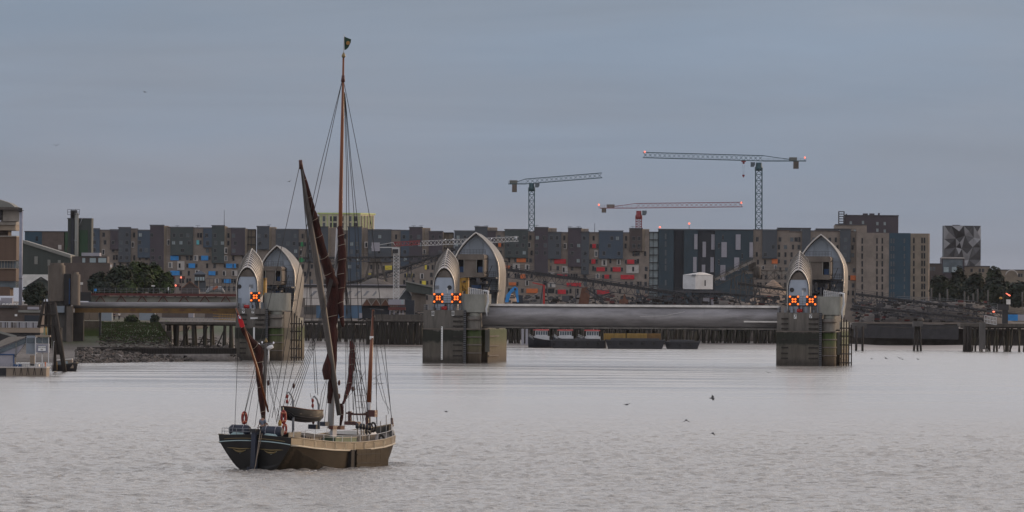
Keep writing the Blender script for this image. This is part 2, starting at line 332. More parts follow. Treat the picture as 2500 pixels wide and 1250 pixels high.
def river():
    rs = np.random.RandomState(3); nx, ny = 600, 1250; ys_ = 236+np.cumsum(np.linspace(.27, .75, ny)); us = np.linspace(-1, 1, nx)
    hwid = 5+ys_*.0735; XX = us[None, :]*hwid[:, None]; YY = np.repeat(ys_[:, None], nx, 1); ZZ = np.zeros_like(XX)
    wx = XX+1.5*np.sin(YY*.11+XX*.05)+.8*np.sin(XX*.31-YY*.07); wy = YY+1.7*np.sin(XX*.13+.4)+1.1*np.sin(XX*.05-YY*.09)
    for k in range(54):
        lam = .6*(2.8/.6)**rs.rand(); th = rs.normal(1.35, .62); kk = 2*pi/lam; ph = rs.rand()*2*pi
        g = .7+.3*np.sin(XX*rs.uniform(-.12, .12)+YY*rs.uniform(-.09, .09)+rs.rand()*6)
        ZZ += g*.0080*lam**.93*np.sin(kk*(wx*cos(th)+wy*sin(th))+ph)
    # churned water along the barge and astern of it
    bx, by = X(627, wl(627, 1148), 1148), wl(627, 1148); a = radians(21); lx = (XX-bx)*cos(a)-(YY-by)*sin(a); ly = (XX-bx)*sin(a)+(YY-by)*cos(a)
    near = np.exp(-np.maximum(0, np.maximum(np.abs(lx)-3.2, np.maximum(-ly-2, ly-27)))/2.2)
    ZZ *= 1+.5*near
    tail = np.exp(-(np.abs(lx)-2.5-.33*np.maximum(0, 2-ly))**2/3.0)*(ly < 6)*np.exp(np.minimum(0, ly-6)/40); ZZ += .06*tail*np.sin(ly*1.9+lx*1.4)
    bow = np.exp(-(np.abs(lx)-.4-.42*np.maximum(0, 26-ly))**2/1.2)*(ly < 26.5)*np.exp((np.minimum(ly, 26.5)-26)/14); ZZ += .055*bow*np.sin(ly*1.3-np.abs(lx)*2.2)
    ed = np.minimum(1, np.minimum((1-np.abs(us[None, :]))*12, np.minimum((YY-ys_[0])/3, (ys_[-1]-YY)/260))); ZZ *= ed
    v = np.stack([XX, YY, ZZ], -1).reshape(-1, 3); i = np.arange((ny-1)*(nx-1)); r = i//(nx-1); c = i % (nx-1); q = r*nx+c
    f = np.stack([q, q+1, q+nx+1, q+nx], 1)
    n0 = len(v); y0, y1 = float(ys_[0]), float(ys_[-1])
    e_ = [(-6000, -500), (6000, -500), (6000, 2600), (-6000, 2600), (-float(hwid[0]), y0), (float(hwid[0]), y0), (float(hwid[-1]), y1), (-float(hwid[-1]), y1)]
    v = np.concatenate([v, np.array([(a_, b_, 0) for a_, b_ in e_])]); f = np.concatenate([f, n0+np.array([(0, 1, 5, 4), (1, 2, 6, 5), (2, 3, 7, 6), (3, 0, 4, 7)])])
    me = bpy.data.meshes.new('river_water'); me.vertices.add(len(v)); me.vertices.foreach_set('co', v.astype(np.float32).ravel()); me.loops.add(f.size); me.loops.foreach_set('vertex_index', f.astype(np.int32).ravel())
    me.polygons.add(len(f)); me.polygons.foreach_set('loop_start', (np.arange(len(f))*4).astype(np.int32)); me.polygons.foreach_set('use_smooth', np.concatenate([np.ones(len(f)-4, bool), np.zeros(4, bool)])); me.update(calc_edges=True)
    me.materials.append(M['river_water']); o = bpy.data.objects.new('river_water', me); C.objects.link(o); o['kind'] = 'structure'
river()
zstain('foreshore_mud', [(-1, (.06, .05, .042)), (.15, (.08, .068, .058)), (1.2, (.17, .15, .135)), (2.6, (.085, .072, .06)), (4.0, (.04, .06, .018)), (6.2, (.05, .075, .02)), (7.5, (.07, .06, .035))], rough=.8, scale=.35, wob=1.3, streak=.5)
mat('mudflat', (.19, .165, .15), .38, var=.5, scale=.06, stretch=(.5, 2, 1), bump=.3)
def fbm(x, y, s): return noise.fractal(Vector((x*s, y*s, 3.1)), 1.0, 2.0, 5)
def hgt(x, y):
    """left bank: shore in front of the wall, grassy slope, low mud shore to the right of it"""
    p = 1250+x*F/y                                   # column in which this ground shows
    s0 = 1405+max(0, (p-250))*.25                    # where the shore leaves the water
    z = -1.2+max(0, min(1, (y-s0)/75))*3.0
    if y > 1497: z = 2.3+fbm(x, y, .05)*.3
    up = max(0, min(1, (y-1505)/75)); g = max(0, min(1, (425-p)/35))
    z2 = z+up*(7.2-z)
    lo = z+max(0, min(1, (y-1960)/90))*3.6
    z = z2*g+lo*(1-g)
    fall = max(0, min(1, (600-p)/45)) if y < 1960 else 1
    z = (z+1.2)*fall-1.2
    return z+fbm(x, y, .12)*.28*(1 if z > -.6 else 0)
rows = []
for j in range(150):
    y = 1395+j*4.6; r = []
    for i in range(130):
        p = -60+i*5.4; x = (p-1250)*y/F; r.append((x, y, hgt(x, y)))
    rows.append(r)
mb = MB(); mb.sm = True; mb.grid(rows); setting(mb, 'left_bank', 'foreshore_mud')
rows = []
for j in range(50):
    y = 2015+j*5; r = []
    for i in range(200):
        p = 560+i*10.5; x = (p-1250)*y/F
        t = (y-(2022+fbm(x, 0, .02)*16+(400 if p > 2062 else 0)))/110
        r.append((x, y, -.5+max(0, min(1, t))*2.2+fbm(x, y, .06)*.16))
    rows.append(r)
mb = MB(); mb.sm = True; mb.grid(rows); setting(mb, 'far_mudflat', 'mudflat')
mat('wet_sand', (.33, .29, .265), .42, var=.28, scale=.05, stretch=(.3, 2.5, 1))
rows = []
for j in range(40):
    y = 1975+j*3.2; r = []
    for i in range(70):
        p = 2060+i*7; x = (p-1250)*y/F; t = (y-(1998+fbm(x, 0, .03)*18))/95
        r.append((x, y, -.4+max(0, min(1, t))*1.6+.22*sin(y*.16+x*.02)*(1 if t > 0 else 0)*max(0, min(1, t*3))+fbm(x, y, .05)*.1))
    rows.append(r)
mb = MB(); mb.sm = True; mb.grid(rows); setting(mb, 'beach', 'wet_sand')
mb = MB(); mb.plan([(-7000, 2052), (X(420, 1590), 1590), (X(420, 1990), 1990), (X(600, 2070), 2075), (X(745, 2130), 2130), (7000, 2130), (7000, 30000), (-7000, 30000)], -3, 5.6)
setting(mb, 'ground', 'gravel_grey')
mb = MB(); mb.plan([(-900, 1575), (X(405, 1590), 1588), (X(405, 1990), 1985), (-900, 1985)], 3, 7.1); setting(mb, 'bank_ground', 'gravel_grey')
# ------------------------------------------------------------ waterfront flats, about 2.9 km off
FY = 2900.0; MPP = FY/F
GZ = 5.6
WIN = {}
def unit_win(key, frame, glass):
    """unit window, 1 wide x 1 high, origin at its centre on the wall plane (front towards -y): frame standing proud, pane set back"""
    mb = MB(); t = .1
    for a in ((-.5, .5, .5-t, .5), (-.5, .5, -.5, -.5+t), (-.5, -.5+t, -.5+t, .5-t), (.5-t, .5, -.5+t, .5-t), (-.04, .04, -.5+t, .5-t)): mb.box(a[0], a[1], -.16, 0, a[2], a[3])
    mb.k = 1; mb.box(-.4, .4, -.05, 0, -.4, .4); WIN[key] = mb.mesh('window', [frame, glass])
unit_win('dark', 'frame_grey', 'glass_dark'); unit_win('mid', 'frame_grey', 'glass_mid'); unit_win('pale', 'frame_grey', 'glass_pale'); unit_win('slit', 'black_steel', 'glass_dark')
BOX = {}
def unit_box(key):
    if key not in BOX:
        mb = MB(); mb.box(-.5, .5, -1, 0, -.5, .5); BOX[key] = mb.mesh('panel', [key])
    return BOX[key]
def place_window(b, key, px, py, wpx, hpx, Y, name='window'):
    p = W(px, py, Y); return inst(WIN[key], name, b, p, (wpx*Y/F, 1.0, hpx*Y/F))
def place_panel(b, key, x0, x1, y0, y1, Y, name='coloured_panel', d=.35):
    p = W((x0+x1)/2, (y0+y1)/2, Y); return inst(unit_box(key), name, b, p, ((x1-x0)*Y/F, d, (y1-y0)*Y/F))
def rowy(k, px): return 580.5+18.5*k+.007*(px-1330)
def T(ox, oy, s, L): return [(ox+a/s, ox+b/s, oy+c/s, oy+d/s) for a, b, c, d in L]
PANELS = []
def P(key, rects, name='coloured_panel'): PANELS.extend((key, r, name) for r in rects)
P('panel_blue', T(200, 520, 5.952, [(1285,1405,620,688),(1733,1835,620,688),(1550,1645,732,800),(1285,1420,840,905),(1840,1940,845,905),(2095,2188,735,800),(2205,2240,735,800),(2065,2165,955,1020)]))
P('panel_cyan', T(200, 520, 5.952, [(1665,1705,395,460)]))
P('panel_white', T(200, 520, 5.952, [(1385,1490,700,828),(1235,1280,385,470),(1622,1688,612,700),(1255,1318,715,800),(2070,2115,500,592),(2070,2115,618,700),(1645,1710,828,885),(2045,2095,840,915),(2175,2260,835,915),(1930,1990,950,1025),(718,760,415,505),(290,335,525,610)]), 'window_surround')
P('panel_green', T(600, 500, 5, [(672,708,455,508),(655,715,648,698)]))
P('panel_yellow', T(600, 500, 5, [(1700,1785,742,795),(1495,1530,835,852),(1655,1700,925,940),(1963,1980,838,890),(2018,2035,838,890),(2150,2200,928,975),(2185,2210,735,790)]))
P('panel_white', T(600, 500, 5, [(665,690,540,625),(1450,1488,450,525),(2160,2200,545,600),(2125,2175,838,905)]), 'window_surround')
P('panel_orange', T(1040, 540, 5.681, [(1003,1040,305,355),(1258,1385,512,570),(1058,1165,617,675),(1310,1380,735,795),(1150,1250,848,890),(1392,1550,935,997)]))
P('panel_white', T(1040, 540, 5.681, [(1205,1305,590,680),(1372,1435,600,682),(1408,1448,290,372),(1035,1085,505,540),(1910,1955,305,388),(1888,1965,625,722),(1697,1795,850,918),(1690,1780,705,735),(1375,1430,820,895)]), 'window_surround')
P('panel_red', T(1040, 540, 5.681, [(1778,1940,525,590),(1820,1960,735,790),(1950,2150,855,905),(1828,1940,950,1010)]))
P('panel_red', T(1400, 540, 5.681, [(262,312,315,375),(250,305,527,590),(320,435,638,695),(545,655,637,700),(430,495,742,797),(745,843,533,593),(655,843,745,805),(325,498,955,1015)]))
P('panel_white', T(1400, 540, 5.681, [(290,340,405,498),(390,465,527,620),(600,655,527,605),(308,362,728,795),(733,905,608,722)]), 'window_surround')
P('panel_orange', T(1720, 500, 4.8075, [(790,858,635,690),(1035,1070,640,690)]))
P('panel_white', T(1720, 500, 4.8075, [(815,850,705,755),(670,705,715,760)]), 'window_surround')
P('panel_orange', T(2040, 500, 4.809, [(175,268,830,885)])); P('panel_white', T(2040, 500, 4.809, [(245,288,640,712),(200,288,905,975)]), 'window_surround')
def block(b, x0, xm, x1, top, bot, Y, front, side, dep=14, name='wall'):
    """block with a front face x0..xm and a flank xm..x1 turning away from the river"""
    zb = GZ if bot is None else Z(bot, Y, (x0+x1)/2)
    xa, xb, xc = X(x0, Y), X(xm, Y), X(x1, Y+6)
    sh = (x1-xm)*MPP*1.3
    mb = MB(); zt = Z(top, Y, (x0+x1)/2)
    poly = [(xa, Y), (xb, Y)] + ([(X(x1, Y+sh), Y+sh)] if x1 > xm else []) + [(xc if x1 > xm else xb, Y+dep), (xa, Y+dep)]
    mb.plan(poly, zb, zt)
    if x1 > xm: mb.m[3] = 1
    mb.k = 0
    return mb.build(name, [front, side], b)
def parapet(b, x0, x1, top, Y, m='roof_grey'):
    mb = MB(); mb.box(X(x0, Y)-.15, X(x1, Y)+.15, Y-.25, Y+.3, Z(top, Y, (x0+x1)/2)-.02, Z(top, Y, (x0+x1)/2)+.35); mb.build('coping', m, b)
def flats(label, x0, x1, bays, seed, rows=range(0, 9), brick='brick_tan'):
    rnd = random.Random(seed)
    b = thing('apartment_building', label, 'building', base((x0+x1)/2, 745, FY)[:2]+(GZ,), group='colourful waterfront flats')
    spots = []
    for bi, (a, m_, c, top, bot, key) in enumerate(bays):
        if key is None or bot is not None: block(b, a, m_ if key is None else c, c, top+(1.2 if key else 0), None, FY+1.3+.015*bi, brick, 'brick_light')
        if key: block(b, a, m_, c, top, bot, FY, key, 'brick_light', 12, 'cladding_block')
        parapet(b, a-.3, m_+.3, top-.3, FY if key else FY+1.3, 'dark_steel' if key else 'brick_brown')
        wd = c-a; n = max(1, int(wd/15)); 
        for k in rows:
            for i in range(n):
                px = a+wd*(i+.5)/n+rnd.uniform(-2, 2) if wd < 40 else a+wd*(i+.5)/n+rnd.uniform(-3.5, 3.5)
                py = rowy(k, px)
                if py-8 < top or wd < 9: continue
                spots.append((px, py, a, c, (bot or 999) > py+6 if key else False, m_))
    pr = [q for q in PANELS if x0-1 <= (q[1][0]+q[1][1])/2 <= x1]
    for key, r, name in pr:
        onclad = any(k and a <= (r[0]+r[1])/2 <= c and (r[3] < (bot or 999)) for a, m_, c, top, bot, k in bays)
        Y = FY-.02 if onclad else FY+1.28
        place_panel(b, key, *r, Y, name)
        if name == 'window_surround':
            wpx = 4.5; cx = (r[0]+r[1])/2+rnd.choice((-1, 0, .5))*(1 if r[1]-r[0] < 12 else 3)
            place_window(b, rnd.choice(('slit', 'slit', 'mid')), cx, (r[2]+r[3])/2, wpx, min(11, r[3]-r[2]-2), Y-.33)
        elif r[1]-r[0] < 25:
            for sx in ((r[0]-3.2, r[1]+3.2) if rnd.random() < .6 else (r[1]+3.2,)): place_window(b, 'dark', sx, (r[2]+r[3])/2, 5, 10.5, Y)
    for px, py, a, c, clad, m_ in spots:
        if any(r[0]-8 < px < r[1]+8 and r[2]-7 < py < r[3]+7 for _, r, _ in pr): continue
        if rnd.random() < (.28 if clad else .12): continue
        if clad and px > m_-4: continue
        u = rnd.random()
        if clad: key, wp, hp = ('dark', 7.5, 10.5) if u < .6 else (('mid', 8, 10) if u < .85 else ('pale', 8.5, 9.5))
        else: key, wp, hp = ('slit', 4.8, 11.5) if u < .62 else (('dark', 6.5, 11.5) if u < .9 else ('mid', 8, 10.5))
        if py+6 > rowy(9, px): continue
        wp = min(wp, (c-a)*.5)
        px = min(max(px, a+wp/2+1.5), c-wp/2-1.5)
        place_window(b, key, px, py, wp, hp, (FY if clad else FY+1.3))
        if not clad and rnd.random() < .25 and c-a > 16 and px+wp+4 < c: place_window(b, 'slit', px+wp*1.35, py, wp, hp, FY+1.3)
    return b
def link(x0, x1, top, rows, label, light='glass_pale'):
    """glazed stair between two blocks, floor slabs showing as dark lines"""
    b = thing('glazed_link', label, 'building', base((x0+x1)/2, 745, FY)[:2]+(GZ,))
    mb = MB(); mb.box(X(x0, FY), X(x1, FY), FY+3, FY+3.4, GZ, Z(top, FY, x0)); mb.build('glazing', light, b)
    for i in range(rows+1):
        y = top+18.6*i; mb = MB(); mb.pbox(x0-.2, x1+.2, y-.8, y+.8, FY+2.2, 3); mb.build('floor_slab', 'black_steel', b)
    for q in (x0+1, (x0*.55+x1*.45), x1-.8): mb = MB(); mb.pbox(q-.6, q+.6, top, 745, FY+2.5, .8); mb.build('mullion', 'dark_steel', b)
flats('flats with blue, brick and white framed bays just right of the green tower', 216, 410, [
    (216, 242, 242, 559.5, None, 'clad_blue'), (242, 268, 268, 563, None, None), (268, 288, 288, 562, 609, 'clad_purple'), (288, 318, 318, 556.6, 640, 'clad_slate'),
    (318, 335, 335, 560, None, None), (335, 365, 365, 563, 629, 'clad_blue'), (365, 399, 410, 551, 700, 'clad_purple')], 1)
flats('flats with bright blue balcony panels left of the leftmost barrier pier', 410, 622, [
    (410, 415, 415, 556, None, None), (415, 470, 470, 556, 622.5, 'clad_green'), (470, 495, 495, 557.5, None, None), (495, 516, 516, 557.5, 604, 'clad_blue'), (516, 547, 552, 552, 642, 'clad_green'),
    (552, 563, 563, 558, None, None), (563, 597, 603, 558, 623, 'clad_purple')], 2)
link(604, 624, 560, 7, 'glazed stair with pale blinds above the leftmost pier hood', 'brick_light')
flats('slate grey flats with green panels behind the leftmost barrier pier', 626, 772, [
    (626, 656, 672, 554, 609, 'clad_slate'), (672, 728, 728, 561, 628, 'clad_slate'), (728, 748, 748, 561.5, None, None), (748, 770, 770, 562, 640, 'clad_slate')], 3)
flats('slate and tan flats behind the tall mast of the sailing barge', 770, 900, [
    (770, 800, 823, 555, 640, 'clad_slate'), (823, 848, 848, 565, None, None), (848, 882, 897, 555, 686, 'clad_blue')], 4)
flats('grey flats with yellow panels behind the white lattice crane', 897, 1082, [
    (897, 954, 954, 562, 640, 'clad_slate'), (954, 977, 977, 563, None, None), (977, 998, 998, 563.5, 650, 'clad_blue'), (998, 1030, 1049, 556, 640, 'clad_purple'), (1046, 1080, 1082, 566, 625, 'clad_purple')], 5)
link(1082, 1107, 568, 7, 'glazed stair with pale blinds left of the middle pier hood', 'brick_light')
flats('slate topped flats with orange panels behind the middle barrier pier', 1108, 1304, [
    (1108, 1158, 1158, 565, 640, 'clad_slate'), (1158, 1189, 1213, 555, 640, 'clad_slate'), (1189, 1209, 1209, 565.5, 650, 'clad_purple'), (1209, 1231, 1231, 566, None, None), (1231, 1288, 1288, 561.5, 629, 'clad_green'), (1288, 1304, 1304, 567, None, None)], 6)
flats('flats with purple towers and dark red panels right of the middle pier', 1304, 1461, [
    (1304, 1337, 1358, 556.5, 672, 'clad_purple'), (1337, 1369, 1369, 568, 632, 'clad_slate'), (1369, 1386, 1386, 569, None, None), (1386, 1418, 1436, 558, 651, 'clad_purple'), (1418, 1437, 1437, 567.5, 670, 'clad_slate'), (1437, 1461, 1461, 569, None, None)], 7)
flats('flats with a blue slate box and bright red panels left of the bright glass stair', 1461, 1584, [
    (1461, 1520, 1520, 565, 631.5, 'clad_blue'), (1520, 1536, 1536, 569.5, None, None), (1536, 1567, 1584, 559, 613, 'clad_brownish')], 8)
link(1584, 1607, 566.5, 8, 'bright glass stair tower beside the dark teal block', 'glass_pale')
# dark teal block
b = thing('apartment_building', 'long dark teal block with tall pale vertical panels', 'building', base(1720, 745, FY)[:2]+(GZ,), group='colourful waterfront flats')
for a, c, dy, key in ((1607, 1644, 0, 'clad_teal'), (1644, 1669, 3, 'clad_navy'), (1669, 1703, 0, 'clad_teal'), (1703, 1745, 1.5, 'clad_navy'), (1745, 1838, 0, 'clad_teal')):
    block(b, a, c, c, 561+.007*(a-1600), None, FY+dy, key, key, 14-dy, 'wall')
parapet(b, 1606, 1839, 561.5, FY, 'dark_steel')
for r in T(1400, 540, 5.681, [(1675,1720,180,390),(1790,1838,285,498),(1912,1960,183,395),(2052,2127,290,500),(2250,2318,183,397),(1660,1708,497,705),(1780,1828,603,710),(1900,1948,500,708),(2230,2300,503,690),(2037,2107,608,820)])+T(1720, 500, 4.8075, [(527,568,440,617),(185,245,707,870)]):
    place_panel(b, 'panel_grey', *r, FY+(1.45 if 1703 < r[0] < 1745 else -.05), 'tall_panel')
for px, ys in ((1625, (577, 596, 617, 638, 654, 690)), (1812, (625, 645)), (1698, (600, 640, 675)), (1765, (580, 620, 660)), (1755, (600, 640))):
    for y in ys: place_window(b, 'mid' if px == 1625 else 'dark', px, y, 4, 13, FY)
flats('brick and blue-grey flats with one orange panel left of the rightmost pier', 1838, 1960, [
    (1838, 1860, 1860, 562, None, None), (1860, 1896, 1896, 562.5, 631, 'clad_slate'), (1896, 1926, 1926, 564, None, None), (1926, 1960, 1960, 567, None, None)], 9)
flats('tan flats rising behind the rightmost barrier pier', 1957, 2090, [
    (1957, 1978, 1978, 559, 660, 'clad_slate'), (1978, 2020, 2020, 565, None, None), (2020, 2050, 2050, 566, None, None), (2050, 2076, 2076, 561, 640, 'clad_slate'), (2076, 2090, 2090, 567, None, None)], 10)
b = thing('apartment_building', 'tall tan and petrol blue end block at the right of the row', 'building', base(2180, 745, FY)[:2]+(GZ,), group='colourful waterfront flats')
block(b, 2090, 2170, 2170, 568.5, None, FY-2, 'brick_tan', 'brick_tan', 18); block(b, 2170, 2222, 2222, 569, None, FY-2.2, 'clad_petrol', 'clad_petrol', 18); block(b, 2222, 2266, 2269, 570, None, FY-2, 'brick_light', 'brick_tan', 18)
for r in range(9):
    for px in (2105, 2141, 2154): place_window(b, 'slit', px, 588+18.7*r, 3.6, 14, FY-2)
    for px in (2176, 2182, 2208): place_window(b, 'mid', px, 588+18.7*r, 3.2, 11, FY-2.2)
    for px in (2231, 2251, 2257): place_window(b, 'slit', px, 587+18.7*r, 3.8, 14, FY-2)
# blocks standing behind the row
def back_block(label, x0, x1, top, Y, m, wins=(), wk='mid', cat='building', wp=6, hp=9):
    b = thing('apartment_building', label, cat, (X((x0+x1)/2, Y), Y, GZ)); mb = MB(); mb.box(X(x0, Y), X(x1, Y), Y, Y+14, GZ, Z(top, Y, (x0+x1)/2)); mb.build('wall', m, b)
    parapet(b, x0, x1, top, Y, 'dark_steel')
    for px, py in wins: place_window(b, wk, px, py, wp, hp, Y)
    return b
b = back_block('dark purple block rising above the tan flats at the right', 2061, 2192, 527, FY+60, 'clad_purple', [(2077, 544), (2107, 543), (2142, 546), (2160, 546), (2142, 562), (2160, 564)], 'pale')
for a, c, t in ((2107, 2119, 521), (2123, 2135, 521), (2144, 2148, 520), (2065, 2068, 522)): mb = MB(); mb.pbox(a, c, t, 527.5, FY+63, 3); mb.build('roof_vent', 'clad_purple', b)
mb = MB(); s0 = W(2048, 546, FY+58); s1 = W(2061, 546, FY+58); h = 30*MPP
for k in range(6): z = s0.z+h*k/5; mb.bar((s0.x, FY+58, z), (s1.x, FY+58, z), .3); mb.bar((s0.x, FY+61, z), (s1.x, FY+61, z), .3)
for x in (s0.x, s1.x):
    mb.bar((x, FY+58, s0.z), (x, FY+58, s0.z+h), .3); mb.bar((x, FY+61, s0.z), (x, FY+61, s0.z+h), .3)
    for k in range(6): mb.bar((x, FY+57.9, s0.z+h*k/5), (x, FY+61.1, s0.z+h*k/5), .3)
mb.build('fire_stair', 'dark_steel', b)
back_block('tan penthouse block in front of the dark purple block', 2038, 2115, 549.5, FY+30, 'brick_tan', [(2087, 564)], 'pale')
back_block('low slate penthouse above the brick flats', 1897, 1978, 558, FY+25, 'clad_slate'); back_block('long slate penthouse above the rightmost pier hood', 1991, 2071, 560, FY+25, 'clad_slate')
# lime and white tower behind the mast
b = thing('tower_block', 'white and lime green tower with striped flank behind the tall mast', 'building', base(840, 745, FY+120)[:2]+(GZ,)); Y = FY+120
mb = MB(); xa, xb, xc = X(776, Y), X(879, Y), X(911, Y+14)
mb.plan([(xa, Y), (xb, Y), (xc, Y+14), (xc, Y+24), (xa, Y+24)], GZ, Z(523, Y, 840)); mb.build('wall', 'cream_panel', b)
mb = MB(); z = Z(523, Y, 840); mb.plan([(xa-.4, Y-.5), (xb, Y-.5), (xc+.6, Y+13.7), (xc+.6, Y+24.4), (xa-.4, Y+24.4)], z, z+.6); mb.build('coping', 'lime_paint', b)
for px, wp in ((778, 4), (791, 6.5), (808, 4.5), (818, 9), (834, 10), (855, 6), (868, 9)):
    for y in (534, 550, 566): place_window(b, 'mid' if px % 2 else 'dark', px, y, wp, 13, Y)
for px in (784, 799, 812, 862, 876): mb = MB(); mb.pbox(px-1, px+1, 524, 575, Y-.4, .39); mb.build('fin', 'lime_paint', b)
for i in range(9):
    t = (i+.5)/9; p = Vector((xb+(xc-xb)*t, Y+14*t, 0)); mb = MB(); mb.box(p.x-.18, p.x+.18, p.y-.45, p.y+.2, Z(574, Y, 890), z-.5); mb.build('fin', 'lime_paint' if i % 2 else 'timber_grey', b)
# slender antennas on the roofs
rnd = random.Random(4)
AER = {1165: 'at the left of the tower just behind the middle pier hood', 1187: 'at the right of the tower just behind the middle pier hood', 1310: 'on the purple tower beside the left teal crane mast', 1392: 'at the left of the second purple tower beyond the middle pier', 1412: 'at the right of the second purple tower beyond the middle pier', 1010: 'at the left of the tower above the white crane jib', 1028: 'at the right of the tower above the white crane jib', 657: 'on the slate tower directly above the leftmost pier', 433: 'at the left of the green-grey block above blue panels', 483: 'at the right of the green-grey block above blue panels', 1545: 'on the brown tower beside the glass stair'}
for px, y0, y1, lab in ((547.5, 552, 513, 'tall thin mast on the roof left of the leftmost pier'), (1452, 568, 545, 'thin aerial on the roof among the red panelled flats'), (1165, 556, 551, None), (1187, 556, 551, None), (1310, 556, 550, None), (1392, 558, 553, None), (1412, 558, 553, None), (1010, 556, 551, None), (1028, 556, 551, None), (657, 554, 549, None), (433, 556, 551, None), (483, 556, 551, None), (1545, 559, 553, None)):
    mb = MB(); p = W(px, y0+.5, FY+4); q = W(px, y1, FY+4); mb.tube([p, q], [.12, .08], 5)
    if not lab: mb.bar(q-Vector((.9, 0, 0)), q+Vector((.9, 0, 0)), .12); 
    solo(mb, 'aerial', 'dark_steel', lab or 'T-shaped roof aerial '+AER[px], 'aerial', None if lab else 'small roof aerials')
for px, py, lab in ((1611, 555, 'red warning light at the left corner of the dark teal block'), (1682.5, 546, 'red warning light on a thin post above the dark teal block')):
    t = thing('warning_light', lab, 'lamp', tuple(W(px, 562, FY+3))); mb = MB(); mb.tube([W(px, 562, FY+3), W(px, py+1, FY+3)], .1, 5); mb.build('post', 'dark_steel', t)
    mb = MB(); q = W(px, py, FY+3); mb.lathe(q, [(.1, -.35), (.4, -.1), (.4, .25), (.1, .4)], 8); mb.build('lamp', 'lamp_red', t)
# faceted tower: generic folded triangular cladding
b = thing('clad_tower', 'grey tower clad in folded triangular panels right of the flats', 'tower', (X(2348, FY+250), FY+250, GZ)); Y = FY+250
x0, x1, z0, z1 = X(2304, Y), X(2393, Y), GZ, Z(551, Y, 2348)
mb = MB(); mb.box(x0, x1, Y, Y+13, z0, z1); mb.build('core', 'clad_slate', b)
for q in range(3): M['facet%d' % q] = None
for q, c in enumerate(((.27, .27, .285), (.03, .03, .035), (.075, .075, .082))): mat('facet%d' % q, c, .6, 0, var=.12, scale=.3)
rnd = random.Random(8); nx, nz_ = 4, 4; zb = Z(660, Y, 2348)
G = [[(x0+(x1-x0)*(i+(rnd.uniform(-.3, .3) if 0 < i < nx else 0))/nx, Y-.4-rnd.random()*1.4, zb+(z1-zb)*(j+(rnd.uniform(-.25, .25) if 0 < j < nz_ else 0))/nz_) for i in range(nx+1)] for j in range(nz_+1)]
for j in range(nz_):
    for i in range(nx):
        a, c, d, e_ = G[j][i], G[j][i+1], G[j+1][i+1], G[j+1][i]
        ce = tuple(sum(v[k] for v in (a, c, d, e_))/4-(1.0 if k == 1 else 0) for k in range(3))
        for n_, tr in enumerate(((a, c, ce), (c, d, ce), (d, e_, ce), (e_, a, ce))):
            mb = MB(); m0 = [tuple(v) for v in tr]; m1 = [(v[0], Y+.05, v[2]) for v in tr]
            mb.add(m0+m1, [(0, 1, 2), (5, 4, 3), (0, 3, 4, 1), (1, 4, 5, 2), (2, 5, 3, 0)]); mb.build('facet', 'facet%d' % ((i+j+n_*2+rnd.randint(0, 1)) % 3), b)
mb = MB(); mb.pbox(2326, 2344, 549, 551.5, Y+3, 5); mb.build('roof_plant', 'dark_steel', b)
# low buildings at the right
b = back_block('dark glass fronted box building at the foot of the faceted tower', 2299, 2354, 629, FY+200, 'clad_purple'); mb = MB(); mb.pbox(2302, 2350, 633, 666, FY+199.6, .5); mb.build('glazing', 'glass_mid', b)
for px in (2308, 2328): mb = MB(); mb.pbox(px-4, px+8, 652, 664, FY+199.2, .3); mb.build('window', 'glass_pale', b)
mb = MB(); mb.pbox(2298, 2355, 628, 631, FY+199, 2); mb.build('coping', 'panel_white', b)
b = back_block('small red-brown gabled block beside the end of the flats', 2268, 2299, 645, FY+150, 'clad_brownish', [(2280, 656), (2272, 656)], 'mid')
b = back_block('low beige block right of the faceted tower', 2354, 2416, 651, FY+210, 'brick_light', [(2372, 660), (2392, 660), (2400, 660)], 'dark')
b = back_block('cream terrace with curved roof at the far right edge', 2432, 2500, 660, FY+320, 'brick_light', [(2488, 672), (2494, 672)], 'dark', wp=5)
for px in (2470, ): 
    mb = MB(); c = W(px, 672, FY+318); mb.tube([c+Vector((2.6*cos(a), 0, 2.2*sin(a))) for a in [pi*k/10 for k in range(11)]], .25, 5); mb.build('roof_arch', 'panel_white', b)
